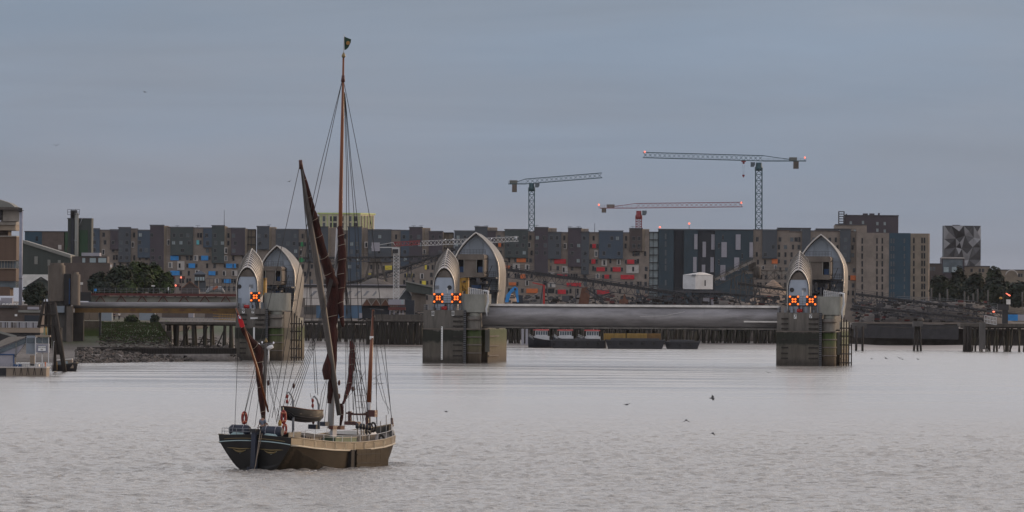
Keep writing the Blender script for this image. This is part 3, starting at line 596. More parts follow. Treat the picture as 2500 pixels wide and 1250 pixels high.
# ------------------------------------------------------------ trees
def leaf_mat(name, c1, c2):
    m = mat(name, c1, .85, var=.3, scale=.35, col2=c2); return m
leaf_mat('leaf_dark', (.012, .019, .011), (.028, .042, .02)); leaf_mat('leaf_mid', (.028, .046, .014), (.072, .105, .03)); leaf_mat('leaf_blue', (.014, .022, .018), (.026, .04, .028))
def tree(px0, px1, top, bot, Y, label, m, seed, group, leaf=.45, n=2600, cat='tree', low=True):
    rnd = random.Random(seed); xc = X((px0+px1)/2, Y); rx = (px1-px0)/2*Y/F; zt = Z(top, Y, (px0+px1)/2); zb = Z(bot, Y, (px0+px1)/2)
    t = thing('broadleaf_tree', label, cat, (xc, Y, zb), group=group)
    zc = zb+(zt-zb)*.46; rz = (zt-zb)*.6
    mb = MB(); mb.tube([(xc, Y, zb-.5), (xc+.1, Y, zb+(zt-zb)*.35), (xc, Y, zc+rz*.3)], [rx*.07+.12, rx*.05+.1, .08], 7)
    for k in range(5):
        a = rnd.uniform(0, 2*pi); mb.tube([(xc, Y, zb+(zt-zb)*(.2+.08*k)), (xc+rx*.6*cos(a), Y+rx*.6*sin(a), zc+rz*rnd.uniform(-.1, .6))], [rx*.03+.06, .04], 5)
    mb.build('trunk', 'timber_dark', t)
    lobes = []
    for k in range(24):
        a = rnd.uniform(0, 2*pi); el = math.asin(rnd.uniform(-.9, .95)); r = rnd.uniform(.42, .72)
        lobes.append((xc+rx*r*cos(a)*cos(el), Y+rx*r*sin(a)*cos(el), zc+rz*r*sin(el), rnd.uniform(.26, .46)))
    lobes += [(xc, Y, zc, .75)]*5
    mb = MB()
    for k in range(n):
        li = rnd.randrange(len(lobes)); L = lobes[li]; mb.k = 1 if li % 3 == 0 else 0; u = Vector((rnd.gauss(0, 1), rnd.gauss(0, 1), rnd.gauss(0, 1))).normalized(); q = (.6+.45*rnd.random())*L[3]
        p = Vector((L[0]+u.x*rx*q, L[1]+u.y*rx*q, L[2]+u.z*rz*q*1.1))
        if p.z < zb: p.z = zb+rnd.random()
        d = (u+Vector((rnd.uniform(-.7, .7), rnd.uniform(-.7, .7), rnd.uniform(-.3, .9)))).normalized()
        s1 = d.cross(Vector((0.3, .2, 1))).normalized(); s2 = d.cross(s1); z_ = leaf*rnd.uniform(.6, 1.4)
        mb.add([p-s1*z_, p-s2*z_*.7, p+s1*z_, p+s2*z_*.7+d*z_*.3], [(0, 1, 2, 3)])
    mb.build('crown', [m, {'leaf_dark': 'leaf_blue', 'leaf_mid': 'leaf_dark', 'leaf_blue': 'leaf_dark'}[m]], t)
for i, a in enumerate([(210, 268, 664, 716, 1760, 'rounded dark tree at the left end of the clump behind the tube gate', 'leaf_dark'), (250, 325, 650, 716, 1775, 'tall dark tree second from the left behind the tube gate', 'leaf_dark'),
    (305, 375, 639, 714, 1790, 'tallest tree of the clump, olive topped, behind the tube gate', 'leaf_mid'), (345, 412, 645, 714, 1800, 'broad olive tree right of the tallest one', 'leaf_mid'),
    (385, 428, 668, 714, 1770, 'smaller olive tree at the right end of the clump', 'leaf_mid'), (285, 345, 684, 716, 1740, 'low lighter green bush at the front of the clump', 'leaf_mid'), (225, 290, 690, 718, 1745, 'low dark bush at the front left of the clump', 'leaf_dark')]):
    tree(a[0], a[1], a[2], a[3], a[4], a[5], a[6], 20+i, 'trees behind the tube gate', n=5200, leaf=.42)
tree(50, 118, 692, 745, 1650, 'dark bushy tree behind the timber dolphin at the left', 'leaf_dark', 31, None, n=2600, leaf=.35)
for i, a in enumerate([(2268, 2330, 672, 745, 'dull green tree beside the end of the flats', 'leaf_dark'), (2318, 2362, 657, 745, 'pointed dark tree in front of the glass box building', 'leaf_blue'), (2345, 2410, 668, 745, 'wide dark tree in front of the beige block', 'leaf_blue'),
    (2396, 2462, 655, 745, 'tall dark tree left of the curved roof', 'leaf_blue'), (2402, 2470, 684, 748, 'rounded olive tree standing forward of the tall dark tree', 'leaf_dark'), (2455, 2520, 684, 748, 'dark tree at the right edge of the picture', 'leaf_blue'), (2300, 2350, 694, 748, 'low dark bush behind the row of poles', 'leaf_blue'), (2360, 2405, 700, 748, 'low dark bush right of the row of poles', 'leaf_blue')]):
    tree(a[0], a[1], a[2], a[3], 2780-i*15, a[4], a[5], 50+i, 'trees at the right end of the far bank', n=3800, leaf=.75)
tree(582, 612, 675, 700, 2500, 'dark bush left of the leftmost pier hood, in front of the blue panels', 'leaf_dark', 77, None, n=500, leaf=.6)
# ------------------------------------------------------------ the barrier
TB = 0.110
class Frame:
    def __init__(s, px, py, dy=0):
        Y = wl(px, py)+dy; x = X(px, Y, py); s.O = Vector((x, Y, 0)); s.a = Vector((sin(TB), cos(TB), 0)); s.b = Vector((cos(TB), -sin(TB), 0))
    def L(s, px, py, ly):
        d = W(px, py, 1000)-Vector((0, 0, CH)); c = Vector((0, 0, CH))
        k = (ly+(s.O-c).dot(s.a))/d.dot(s.a); p = c+d*k-s.O
        return (p.dot(s.b), ly, p.z)
F8 = Frame(1033, 886); F7 = Frame(1900, 893); F9 = Frame(552, 879.5)
def l8(px, py, ly): return F8.L(px, py, ly)
def arch(cx, hw, zb, zw, za, y, n=14, tuck=.9, p=1.85, m=0.0):
    pts = []
    for i in range(-n, n+1):
        t = abs(i)/n; sgn = -1 if i < 0 else 1
        if t > .62: q = (t-.62)/.38; x = hw*(tuck+(1-tuck)*(1-q*q)); z = zw+(zb-zw)*q
        else: q = 1-(t/.62)**1.5; x = hw*((1-m)*(1-q**p)+m*sqrt(max(0, 1-q*q))); z = zw+(za-zw)*q
        pts.append((cx+sgn*x, y, z))
    return pts
def shell(P, name, sections, skin, seams=0, wall='pale_panel', inset=.6, rim=.14, rimm='seam_metal'):
    """hood lofted through pointed-arch sections (cx, hw, zb, zw, za, y)"""
    rows = [arch(*s) for s in sections]
    mb = MB(); mb.sm = True; mb.grid(rows)
    inn = [arch(s[0], s[1]-.18, s[2], s[3], s[4]-.3, *s[5:]) for s in sections]
    mb.grid([r[::-1] for r in inn]); sh = mb.build(name, skin, P, world=False)
    mb = MB(); r = rows[-1]; mb.add(r, [tuple(range(len(r)))]); c = mb.build('back_wall', skin, sh, world=False)
    mb = MB(); mb.tube(rows[0], rim, 6); mb.build('front_rim', rimm, sh, world=False)
    s = sections[0]; f = arch(s[0], s[1]-.2, s[2], s[3], s[4]-.35, *s[5:])
    mb = MB(); mb.prism([(p[0], p[2]) for p in f], s[5]+inset, s[5]+inset+.3); mb.build('front_wall', wall, sh, world=False)
    if seams:
        # standing seams running across the hood
        mb = MB(); n = len(sections)-1
        for k in range(1, seams):
            v = k/seams*n; i = int(v); q = v-i; A, B = rows[i], rows[min(i+1, n)]
            mb.tube([Vector(a).lerp(Vector(b), q)*1.0+Vector((0, -.03, .05)) for a, b in zip(A, B)][2:-2], .09, 4, cap=False)
        o = mb.build('seams', 'seam_dark', sh, world=False); o['kind'] = 'stuff'
        mb = MB(); mb.tube([r[len(r)//2] for r in rows], .12, 5); mb.build('ridge', 'seam_metal', sh, world=False)
    return sh
def loc(px, py, ly): return Vector(l8(px, py, ly))
def lbox(P, name, m, p0, p1, q0, q1, y0, y1, dx=0, dz=0, bev=0):
    a = loc(p0, q1, y0); b = loc(p1, q0, y0); mb = MB()
    mb.box(a.x+dx, b.x+dx, y0, y1, a.z+dz, b.z+dz); return mb.build(name, m, P, world=False)
LAMP = None
def light_panel(P, p0, p1, q0, q1, crosses, y=-.9, dx=0):
    """lamp board over the parapet; each lit cross is eight lamps"""
    a = loc(p0, q1, y); b = loc(p1, q0, y); x0, x1, z0, z1 = a.x+dx, b.x+dx, a.z, b.z
    mb = MB(); mb.box(x0, x1, y, y+.35, z0, z0+.22)
    for cx in crosses:
        c = loc(cx, (q0+q1)/2, y).x+dx; mb.box(c-1.02, c+1.02, y+.05, y+.3, z0+.24, z1)
    for k in range(7): x = x0+(x1-x0)*(k+.5)/7; mb.bar((x, y+.2, z0), (x, y+.2, z1), .06)
    for k in range(5): z = z0+(z1-z0)*(k+.5)/5; mb.bar((x0, y+.22, z), (x1, y+.22, z), .06)
    pan = mb.build('light_board', 'black_steel', P, world=False)
    for k in range(3): xx = x0+(x1-x0)*(k+.5)/3; mb = MB(); mb.bar((xx, y+.3, z0+.1), (xx, .2, z0-1.2), .12); mb.build('bracket', 'dark_steel', P, world=False)
    global LAMP
    if LAMP is None:
        mb = MB(); mb.sm = True; mb.add([(0, -.16, 0)]+[(.19*cos(a_), -.07, .19*sin(a_)) for a_ in [2*pi*i/10 for i in range(10)]]+[(.22*cos(a_), 0, .22*sin(a_)) for a_ in [2*pi*i/10 for i in range(10)]],
               [(0, 1+(i+1) % 10, 1+i) for i in range(10)]+[(1+i, 1+(i+1) % 10, 11+(i+1) % 10, 11+i) for i in range(10)])
        for i in range(10): mb.m[i] = 0
        for i in range(10, 20): mb.m[i] = 1
        LAMP = mb.mesh('lamp', ['lamp_core', 'lamp_orange'])
    for cx in crosses:
        c = loc(cx, (q0+q1)/2, y).x+dx; zc = (z0+.24+z1)/2
        for i, j in ((0, 0), (1, 1), (3, 0), (2, 1), (1, 2), (2, 2), (0, 3), (3, 3)):
            o = bpy.data.objects.new('lamp', LAMP); C.objects.link(o); o.parent = pan; o.location = (c+(i-1.5)*.54, y+.04, zc+(1.5-j)*.5)
def plate(P, digit, px, py, dx=0, y=-.07, w_=.52, h_=.95):
    c = loc(px, py, 0); mb = MB(); mb.box(c.x+dx-w_/2, c.x+dx+w_/2, y, 0, c.z-h_/2, c.z+h_/2); pl = mb.build('number_plate', 'white_paint', P, world=False)
    me = text_mesh(digit, 1.0, 'digit'); o = bpy.data.objects.new('digit', me); C.objects.link(o); o.parent = pl; o.location = (c.x+dx, y-.02, c.z-.02)
def pier(fr, label, num, tl=0, rdx=0, rdz=0, crosses=(1070, 1113.5), gate=True, side=0):
    P = thing('barrier_pier', label, 'barrier pier', fr.O, -TB, group='barrier piers'); WM[P] = Matrix.Translation(fr.O) @ Matrix.Rotation(-TB, 4, 'Z')
    B = lambda mb, n, m, **k: mb.build(n, m, P, world=False, **k)
    x1 = l8(1134, 800, 0)[0]; x2 = l8(1171, 800, 0)[0]; zt = l8(1080, 757, 0)[2]; zl = l8(1080, 803, 0)[2]
    # front block, its lower part a hand's breadth proud
    mb = MB(); mb.box(tl, x1, 0, 14, zl, zt); B(mb, 'front_block', 'concrete')
    mb = MB(); mb.box(tl-.12, x1+.1, -.18, 14.1, -3, zl-.02); B(mb, 'front_footing', 'concrete')
    mb = MB(); mb.box(tl-.2, x2+.05, -.3, 14, zl-.1, zl+.12); B(mb, 'ledge', 'concrete_brown')
    # rounded corner column with collar, and the drum above the deck
    cx = (x1+x2)/2; rr = (x2-x1)/2-.05
    mb = MB(); mb.lathe((cx, rr+.2, 0), [(rr+.12, -3), (rr+.12, zl-.1), (rr, zl-.05), (rr, zt-1.2)], 20); mb.box(x1-.5, x2-.35, rr, 6, -3, zt-1.2); B(mb, 'corner_column', 'concrete_green')
    for zz in ((l8(1160, 842, 0)[2]), l8(1160, 862, 0)[2], l8(1160, 823, 0)[2], l8(1160, 780, 0)[2]): mb = MB(); mb.lathe((cx, rr+.2, zz), [(rr+.1, -.12), (rr+.28, -.1), (rr+.28, .1), (rr+.1, .12)], 20); B(mb, 'collar', 'concrete_brown')
    mb = MB(); mb.lathe((cx+.25, rr+.3, zt-1.4), [(1.05, 0), (1.25, .2), (1.25, .8), (1.05, 1.0)], 20); B(mb, 'bearing_ring', 'concrete_dry')
    zd = l8(1150, 718, 0)[2]; xd0 = l8(1127, 740, 0)[0]; xd1 = l8(1187 if gate else 1180, 740, 0)[0]
    mb = MB(); mb.plan([(xd0, 3.5), (xd0, .9), (xd0+.5, .3)]+[((xd1-1.5)+1.5*sin(a), 2.0-1.7*cos(a)) for a in [pi/2*k/8 for k in range(9)]]+[(xd1, 9), (xd0, 9)], zt-.4, zd); B(mb, 'drum', 'concrete_dry')
    if gate:                                          # white mesh cage on top
        a = loc(1146, 718, 3); b = loc(1183, 703, 3); mb = MB()
        mb2 = MB()
        for k in range(9): x = a.x+(b.x-a.x)*k/8; zz = b.z-(k/8)*.5; mb.bar((x, 1.0, zd), (x, 1.0, zz), .07); mb.bar((x, 5, zd), (x, 5, zz), .07); mb.bar((x, 1.0, zz), (x, 5, zz), .06)
        for k in range(5): mb.bar((a.x, 1.0, zd+(b.z-zd)*k/4), (b.x, 1.0, zd+(b.z-.5-zd)*k/4), .07)
        B(mb, 'mesh_cage', 'white_steel')
        mb = MB(); mb.tube([(xd1-.6, .8, zd+.7), (xd1+.25, .8, zd+.6), (xd1+.3, .8, zd-1.5), (xd1-.1, .8, zd-3), (xd1+.1, .8, zd-4.4)], [.22, .3, .25, .2, .12], 8); B(mb, 'white_conduit', 'white_steel')
    # sockets up both sides of the front, their shade painted as dark proud bars
    rungs = ([1066, 1060] if False else [])
    for sx in ((tl+.9, tl+2.3), (x1-2.3, x1-.35)):
        if side == 0 and sx[0] < 2: continue
        for py in (772, 784, 796, 822, 842, 856, 868):
            z = l8(1080, py, 0)[2]; mb = MB(); mb.box(sx[0], sx[1], -.34, -.1, z-.14, z+.14); B(mb, 'slot_shade', 'timber_dark')
    mb = MB(); mb.box(x1-.15, x1+.35, -.34, .4, -.6, zt); B(mb, 'ladder_shade', 'black_steel')  # solid black strip in place of the shade in the ladder slot
    for k in range(26): mb = MB(); z = .2+k*.42; mb.bar((x1-.15, -.4, z), (x1+.35, -.4, z), .06); B(mb, 'rung', 'grey_steel')
    # middle, set back behind the gate slot
    mb = MB(); mb.box(.6+tl*.6, x2-1.4, 14, 34, -3, zt-.6); B(mb, 'middle_block', 'concrete')
    xr = 10.6+rdx*1.8
    if gate:
        mb = MB(); xx = x2-.1; mb.plan([(x2-1.4, 16), (xx, 15.5), (xx, 33), (x2-1.4, 33)], -3, zl+.4); B(mb, 'gate_sill_wall', 'concrete_green')
        for k in range(3): mb = MB(); mb.box(xx-.1, xx+.1+.25, 15.3, 33, 1.4+k*2-.1, 1.4+k*2+.1); B(mb, 'waling', 'concrete_brown')
        mb = MB(); mb.plan([(x2-.6, 15), (x2+.35, 15), (x2+.3, 15.4), (x2-.6, 15.4)], 2.2, zl); B(mb, 'pale_plate', 'concrete_dry')
    # rear block with timber fendering
    mb = MB(); mb.box(tl*.5, xr, 36, 57, -3, zl+.3); B(mb, 'rear_block', 'concrete_green')
    for z in (1.2, 3.2, 5.2, 6.7): mb = MB(); mb.box(xr-2.6, xr+.2, 35.7, 36.2, z-.14, z+.14); B(mb, 'ledge', 'concrete_green')
    mb = MB(); mb.box(tl*.5+.5, xr-.2, 37, 56.5, zl+.3, zl+1.9); B(mb, 'rear_plinth', 'concrete_dry')
    if not gate or side:
        xf0 = x2+.05; xf1 = xr-2.2
        for k in range(5): mb = MB(); x = xf0+.15+k*.52; mb.box(x, x+.22, 13.2, 13.5, -.8, zl+3.4-(k*.5)); B(mb, 'fender_pile', 'timber_dark')
        for z in (.6, 2.4, 4.2, 6.0, 7.6): mb = MB(); mb.box(xf0, xf0+2.5, 12.9, 13.2, z-.12, z+.12); B(mb, 'fender_beam', 'timber_grey' if z < 3 else 'pile_timber')
    # parapet rail
    mb = MB(); railing(mb, (tl+.1, .1, zt), (x1, .1, zt), 1.1, 10, .05, 3); railing(mb, (tl+.1, .1, zt), (tl+.1, 9, zt), 1.1, 6, .05, 3); B(mb, 'handrail', 'grey_steel')
    # small hood
    c0 = loc(1084, 700, 4.5); hw0 = (l8(1110, 700, 4.5)[0]-l8(1058, 700, 4.5)[0])/2; za0 = loc(1083, 653.5, 4.5).z; zw0 = loc(1084, 703, 4.5).z
    c1 = loc(1093, 680, 14); hw1 = (l8(1122, 680, 14)[0]-l8(1064, 680, 14)[0])/2; za1 = loc(1092, 608, 14).z; zw1 = loc(1084, 661, 14).z
    secs = []
    for k in range(7):
        v = k/6; e_ = sin(v*pi/2); secs.append((c0.x+(c1.x-c0.x)*v, hw0+(hw1-hw0)*e_+.12*sin(v*pi), zt, zw0+(zw1-zw0)*v, za0+(za1-za0)*(.55*e_+.45*v), 4.5+9.5*v, 14, .92, 2.1, .68*(1-v)+.12))
    sh = shell(P, 'small_hood', secs, 'stainless', seams=10, inset=.35, rim=.1, rimm='seam_metal')
    s0 = secs[0]; yw = 4.5+.35
    mb = MB(); f = arch(s0[0], s0[1]-.2, s0[2], s0[3], s0[4]-.35, *s0[5:]); f = [p for p in f if p[2] > s0[3]+2.1]; mb.prism([(p[0], p[2]) for p in f], yw-.04, yw); mb.build('gable_panel', 'concrete_brown', sh, world=False)
    px_, pv = ((1097.5, 1067) if side == 0 else (1069, 1098)) if num != '9' else (1064.5, 1094)
    q = loc(px_, 702, yw); mb = MB(); mb.tube([(q.x, yw-.12, q.z), (q.x, yw+.02, q.z)], .46, 16); mb.build('porthole', 'black_steel', sh, world=False)
    q = loc(pv, 702, yw); mb = MB()
    for k in range(5): mb.box(q.x-.42, q.x+.42, yw-.08, yw, q.z-.32+k*.16, q.z-.24+k*.16)
    mb.build('louvre', 'grey_steel', sh, world=False)
    if num == '9':
        a = loc(1064, 750, yw); mb = MB(); mb.box(a.x-.5, a.x+.5, yw-.07, yw, zt+.05, zt+2.2); mb.build('door', 'mid_panel', sh, world=False)
    # big hood
    ap = loc(1162, 568, 46); hw = (l8(1218, 668, 46)[0]-l8(1106, 668, 46)[0])/2; zw = loc(1162, 668, 46).z
    if rdx: hw -= .9
    ax = ap.x+rdx*1.14; zap = ap.z+rdz; zw = zw+rdz*.6; zbb = zl+1.9
    secs = [(ax, hw+.1*sin(v*pi), zbb, zw, zap-.5*v*v, 46+14*v, 14, .78, 2.3) for v in (0, .15, .35, .6, .8, 1)]
    big = shell(P, 'big_hood', secs, 'stainless_dull', seams=0, inset=1.5, rim=.2)
    yw = 47.4; q = MB(); zf = zw+(zap-zw)*.45
    mb = MB(); mb.prism([(ax-hw*.34, zf-1), (ax+hw*.3, zf-1), (ax+hw*.3, zap-1.9-hw*.05), (ax, zap-.8), (ax-hw*.34, zap-2.1)], yw-.08, yw+.02); mb.build('centre_panel', 'mid_panel', big, world=False)
    for k in range(9):
        z = zbb+2+k*1.3; wd = hw*.85 if z < zw else hw*.85*(1-((z-zw)/(zap-zw))**2.3); mb = MB(); mb.box(ax-wd, ax+wd, yw-.03, yw+.01, z-.03, z+.03); mb.build('sheet_joint', 'grey_steel', big, world=False)
    # machinery housing under the hood: rounded head and foot joined by three columns, two dark openings
    zz = loc(1152, 650, 41); kx = (l8(1187, 650, 41)[0]-l8(1121, 650, 41)[0])/2; hx = ax-.35+(.0); h0 = zz.z+rdz*.8
    s_ = .82 if rdx else 1
    kx *= s_
    def roundbox(x0, x1, y0, y1, z0, z1, r, n=5):
        poly = []
        for ccx, ccz, a0 in ((x1-r, z0+r, -pi/2), (x1-r, z1-r, 0), (x0+r, z1-r, pi/2), (x0+r, z0+r, pi)):
            for k in range(n+1): a = a0+pi/2*k/n; poly.append((ccx+r*cos(a), ccz+r*sin(a)))
        m_ = MB(); m_.prism(poly, y0, y1); return m_
    B(roundbox(hx-kx, hx+kx, 40, 48.5, h0+1.35*s_, h0+2.5*s_, .5), 'housing_head', 'concrete_brown'); B(roundbox(hx-kx, hx+kx, 40, 48.5, h0-2.3*s_, h0-1.3*s_, .45), 'housing_foot', 'concrete_brown')
    for a, c in ((-1, -.93), (-.5, .42), (.92, 1)): mb = MB(); mb.box(hx+kx*a, hx+kx*c, 40.3, 48.4, h0-1.3*s_, h0+1.4*s_); B(mb, 'housing_column', 'concrete_brown')
    mb = MB(); mb.box(hx-kx*.9, hx+kx*.9, 43, 43.4, h0-1.3*s_, h0+1.4*s_); B(mb, 'opening_back', 'black_steel')
    for a in (-.72, .66): mb = MB(); mb.box(hx+kx*a-.5*s_, hx+kx*a+.5*s_, 41.2, 42.8, h0-1.25*s_, h0-.1); B(mb, 'blue_cabinet', 'blue_paint')
    for a in (-.93, -.5, .42, .92): mb = MB(); mb.bar((hx+kx*a, 39.9, h0-1.3*s_), (hx+kx*a, 39.9, h0+1.35*s_), .1); B(mb, 'opening_trim', 'concrete_dry')
    mb = MB(); railing(mb, (hx-kx*.8, 42, h0+2.5*s_), (hx+kx, 42, h0+2.5*s_), 1.0, 8, .06, 3); B(mb, 'handrail', 'dark_steel')
    # side stairs and platforms
    for z, w_ in ((h0-2.2, 2.2), (h0-4.9, 2.8)):
        mb = MB(); mb.box(hx+kx*.5, hx+kx+w_*s_, 42, 47, z-.35, z); railing(mb, (hx+kx*.9, 42, z), (hx+kx+w_*s_, 42, z), 1.1, 5, .06, 3)
        mb.bar((hx+kx+.4, 42.4, z), (hx+kx+1.4*s_, 42.4, z+2.4), .12); B(mb, 'side_platform', 'black_steel')
    mb = MB(); mb.box(hx-kx*1.0, hx+kx*.9, 44, 46.5, zl+1.9, h0-2.6); B(mb, 'dark_machinery', 'dark_steel')
    mb = MB(); mb.box(hx-.1, hx+1.9*s_, 42.6, 43.4, h0-5.0*s_, h0-3.9*s_); B(mb, 'blue_container', 'blue_paint')
    mb = MB(); mb.box(hx-kx*.9, hx+kx*1.1, 38, 46, zl+.3, h0-5.6); B(mb, 'machine_plinth', 'concrete_dark')
    rnd = random.Random(ord(num)); mb = MB()
    for k in range(26): x = hx+rnd.uniform(-kx, kx*1.3); z = h0-rnd.uniform(2.8, 7.2); mb.box(x-rnd.uniform(.1, .5), x+.2, 41-rnd.random(), 43, z, z+rnd.uniform(.2, 1.0))
    o = B(mb, 'pipework', 'dark_steel'); o['kind'] = 'stuff'
    # yellow jack beside the hood
    if not side:
        a = loc(1122, 708, 24); b = loc(1143, 678, 24); mb = MB(); mb.box(a.x, b.x, 24, 26, b.z-.6, b.z); mb.box(a.x, a.x+.5, 24, 26, a.z-1, b.z); mb.box(b.x-.5, b.x, 24, 26, a.z-1, b.z)
        mb.box(a.x+.3, b.x-.2, 24.3, 25, b.z-1.4, b.z-1.0); mb.bar((a.x+.2, 24.1, b.z-.8), (b.x-.3, 24.1, a.z), .2); mb.lathe((b.x-.9, 24.5, a.z-.2), [(.35, 0), (.35, 1.4)], 10)
        if num == '9': mb.v = [(v[0]-1.6, v[1], v[2]-.2) for v in mb.v]
        B(mb, 'jack', 'yellow_paint')
    # lamp board, clutter along the parapet
    light_panel(P, *( (1056, 1127, 716, 742) if num != '9' else (1093, 1119, 716, 742)), crosses)
    mb = MB(); a = loc(1085, 752, .3); mb.tube([(a.x-.55, .2, a.z), (a.x+.55, .2, a.z)], .38, 10)
    mb.build('winch_drum', 'red_paint', P, world=False) if num != '9' else B(mb, 'winch_drum', 'red_paint')
    rnd = random.Random(3); mb = MB()
    for k in range(9): x = tl+.4+k*.95; mb = MB(); mb.box(x, x+rnd.uniform(.2, .6), .5, 1.2, zt, zt+rnd.uniform(.5, 1.5)); B(mb, 'deck_cabinet', rnd.choice(('mid_panel', 'dark_steel', 'grey_steel')))
    mb = MB(); a = loc(1092, 716, .3); mb.tube([(a.x, .3, zt), (a.x, .3, a.z+1)], .05, 6); mb.box(a.x-.12, a.x+.12, .2, .4, a.z+.7, a.z+1.05); B(mb, 'mast_light', 'white_steel')
    return P
p8 = pier(F8, 'middle barrier pier marked 8 with the long steel gate at its right', '8')
for px in (1057, 1106): plate(p8, '8', px, 765)
mb = MB(); a = loc(1079, 878, 0); b = loc(1079, 797, 0); mb.box(a.x-.17, a.x+.17, -.42, -.3, a.z, b.z)
o = mb.build('depth_gauge', 'white_paint', p8, world=False)
for k in range(14): mb = MB(); z = a.z+(b.z-a.z)*(k+.5)/14; mb.box(a.x-.16, a.x+.02, -.44, -.43, z-.05, z+.05); mb.build('gauge_mark', 'black_paint', o, world=False)
p7 = pier(F7, 'rightmost barrier pier marked 7 with two lit orange crosses on its lamp board', '7', tl=-.3, crosses=(1070.5, 1112), side=1)
for px in (1074, 1111.5): plate(p7, '7', px, 766)
p9 = pier(F9, 'leftmost barrier pier marked 9 with a single lit lamp board', '9', tl=1.95, rdx=-1.25, rdz=-2.75, crosses=(1106,), gate=False)
for px in (1076, 1100): plate(p9, '9', px, 763)
mb = MB(); a = loc(1103, 781, 0); mb.box(a.x-.75, a.x+.75, -.1, 0, a.z-.18, a.z+.18); mb.build('name_plate', 'white_paint', p9, world=False)
mb = MB(); a = loc(1103, 880, 0); b = loc(1103, 800, 0); mb.box(a.x-.17, a.x+.17, -.42, -.3, b.z-3.6, b.z-.3); mb.build('depth_gauge', 'white_paint', p9, world=False)
# long gate raised clear of the water between the middle and the right pier
G = thing('river_gate', 'long curved stainless gate spanning from the middle pier to the right pier', 'gate', F8.O, -TB); WM[G] = Matrix.Translation(F8.O) @ Matrix.Rotation(-TB, 4, 'Z')
gx0 = l8(1178, 770, 6)[0]; gx1 = l8(1902, 775, 6)[0]; zt = l8(1178, 741, 6)[2]; zb = l8(1178, 800, 6)[2]; hh = zt-zb
prof = [(6.2-1.5*sin(pi*k/16)**.8 if 0 < k < 16 else 6.2, zb+hh*.05+hh*.86*k/16) for k in range(17)]
def skin(x0, x1):
    mb = MB(); mb.sm = True; mb.grid([[(x0, y, z) for y, z in prof], [(x1, y, z) for y, z in prof]][::-1]); mb.sm = False
    mb.prism([(0, 0)]*0 or [(x0, zb+.3), (x1, zb+.3), (x1, zt-.5), (x0, zt-.5)], 6.3, 8.6); return mb
nP = 12
for k in range(nP):
    a = gx0+(gx1-gx0)*k/nP; b = gx0+(gx1-gx0)*(k+1)/nP-.025; skin(a, b).build('skin_plate', 'gate_steel', G, world=False)
mb = MB(); mb.box(gx0-.1, gx1+.1, 5.6, 9, zt-.48, zt-.02); mb.build('top_beam', 'gate_rim', G, world=False)
mb = MB(); mb.box(gx0, gx1, 5.7, 9, zb-.02, zb+.28); mb.build('bottom_beam', 'stainless_dull', G, world=False)
for k in range(24): mb = MB(); x = gx0+3+(gx1-gx0-6)*k/23; mb.box(x-.7, x+.7, 6.4, 7, zb-.28, zb-.02) if k % 2 else mb.box(x-.35, x+.35, 6.4, 7, zb-.16, zb-.02); mb.build('seal_block', 'black_steel', G, world=False)
for k, x in enumerate((gx1-19, )): mb = MB(); mb.tube([(x-9, 4.66, zb+hh*.5), (x-4, 4.62, zb+hh*.55), (x, 4.75, zb+hh*.72)], .03, 4); mb.build('scrape', 'gate_rim', G, world=False)
mb = MB(); mb.box(gx1-7, gx1-.2, 4.55, 4.75, zb+hh*.30, zb+hh*.36); mb.build('rubbing_bar', 'gate_rim', G, world=False)
# ------------------------------------------------------------ sailing barge
mat('hull_black', (.012, .012, .013), .32, var=.5, scale=.8, spec=.6)
mat('hull_side', (.036, .027, .019), .6, var=.4, scale=.7, stretch=(.5, .5, 1.6), spec=.08)
mat('bulwark_buff', (.165, .125, .078), .4, var=.16, scale=.8)
mat('strake_pale', (.42, .37, .29), .4, var=.1)
mat('trim_teal', (.42, .56, .58), .4, var=.08); mat('gilding', (.2, .15, .07), .4, metal=.3)
mat('deck_wood', (.17, .145, .125), .7, var=.2, scale=1.5, stretch=(1, .2, 1))
mat('spar_grey', (.095, .085, .08), .55, var=.25, scale=1, stretch=(1, 1, .3)); mat('mast_white', (.42, .42, .43), .5, var=.15)
mat('spar_varnish', (.16, .045, .014), .38, var=.3, scale=1.2, stretch=(2, 2, .2)); mat('spar_dark', (.07, .02, .016), .5, var=.3)
mat('sail_red', (.026, .006, .005), .9, var=.45, scale=1.6, stretch=(1.5, 1.5, .5), bump=.6, col2=(.06, .013, .01))
mat('sail_red_bright', (.07, .013, .013), .85, var=.4, scale=1.6, bump=.6)
mat('rope_dark', (.03, .027, .026), .8); mat('rope_pale', (.3, .24, .19), .8)
mat('flag_red', (.5, .012, .02), .7); mat('flag_blue', (.01, .03, .2), .7); mat('flag_green', (.02, .05, .035), .8, var=.4, scale=3); mat('flag_gold', (.3, .16, .05), .8)
mat('buoy_red', (.22, .016, .012), .5); mat('cover_navy', (.02, .026, .045), .6, var=.3); mat('hatch_green', (.07, .12, .07), .6, var=.35, scale=2)
mat('skin', (.35, .2, .15), .6, var=.05); mat('shirt_grey', (.14, .16, .21), .8); mat('hair_dark', (.02, .015, .012), .8); mat('cloth_dark', (.025, .028, .04), .8); mat('tarp_white', (.6, .58, .56), .6)
mat('lighter_dark', (.05, .05, .045), .7); mat('hull_shade', (.017, .014, .011), .62, var=.6, scale=.9, spec=.08); mat('buoy_band', (.5, .16, .1), .5)
TH = radians(21); BY = wl(627, 1148); BO = Vector((X(627, BY, 1148), BY, 0))
Bt = thing('sailing_barge', 'spritsail sailing barge with furled red sails under way in the foreground', 'sailing barge', BO, rot=(0, radians(1.6), -TH))
inv = WM[Bt].inverted()
def bb(mb, n, m, **k): return mb.build(n, m, Bt, world=False, **k)
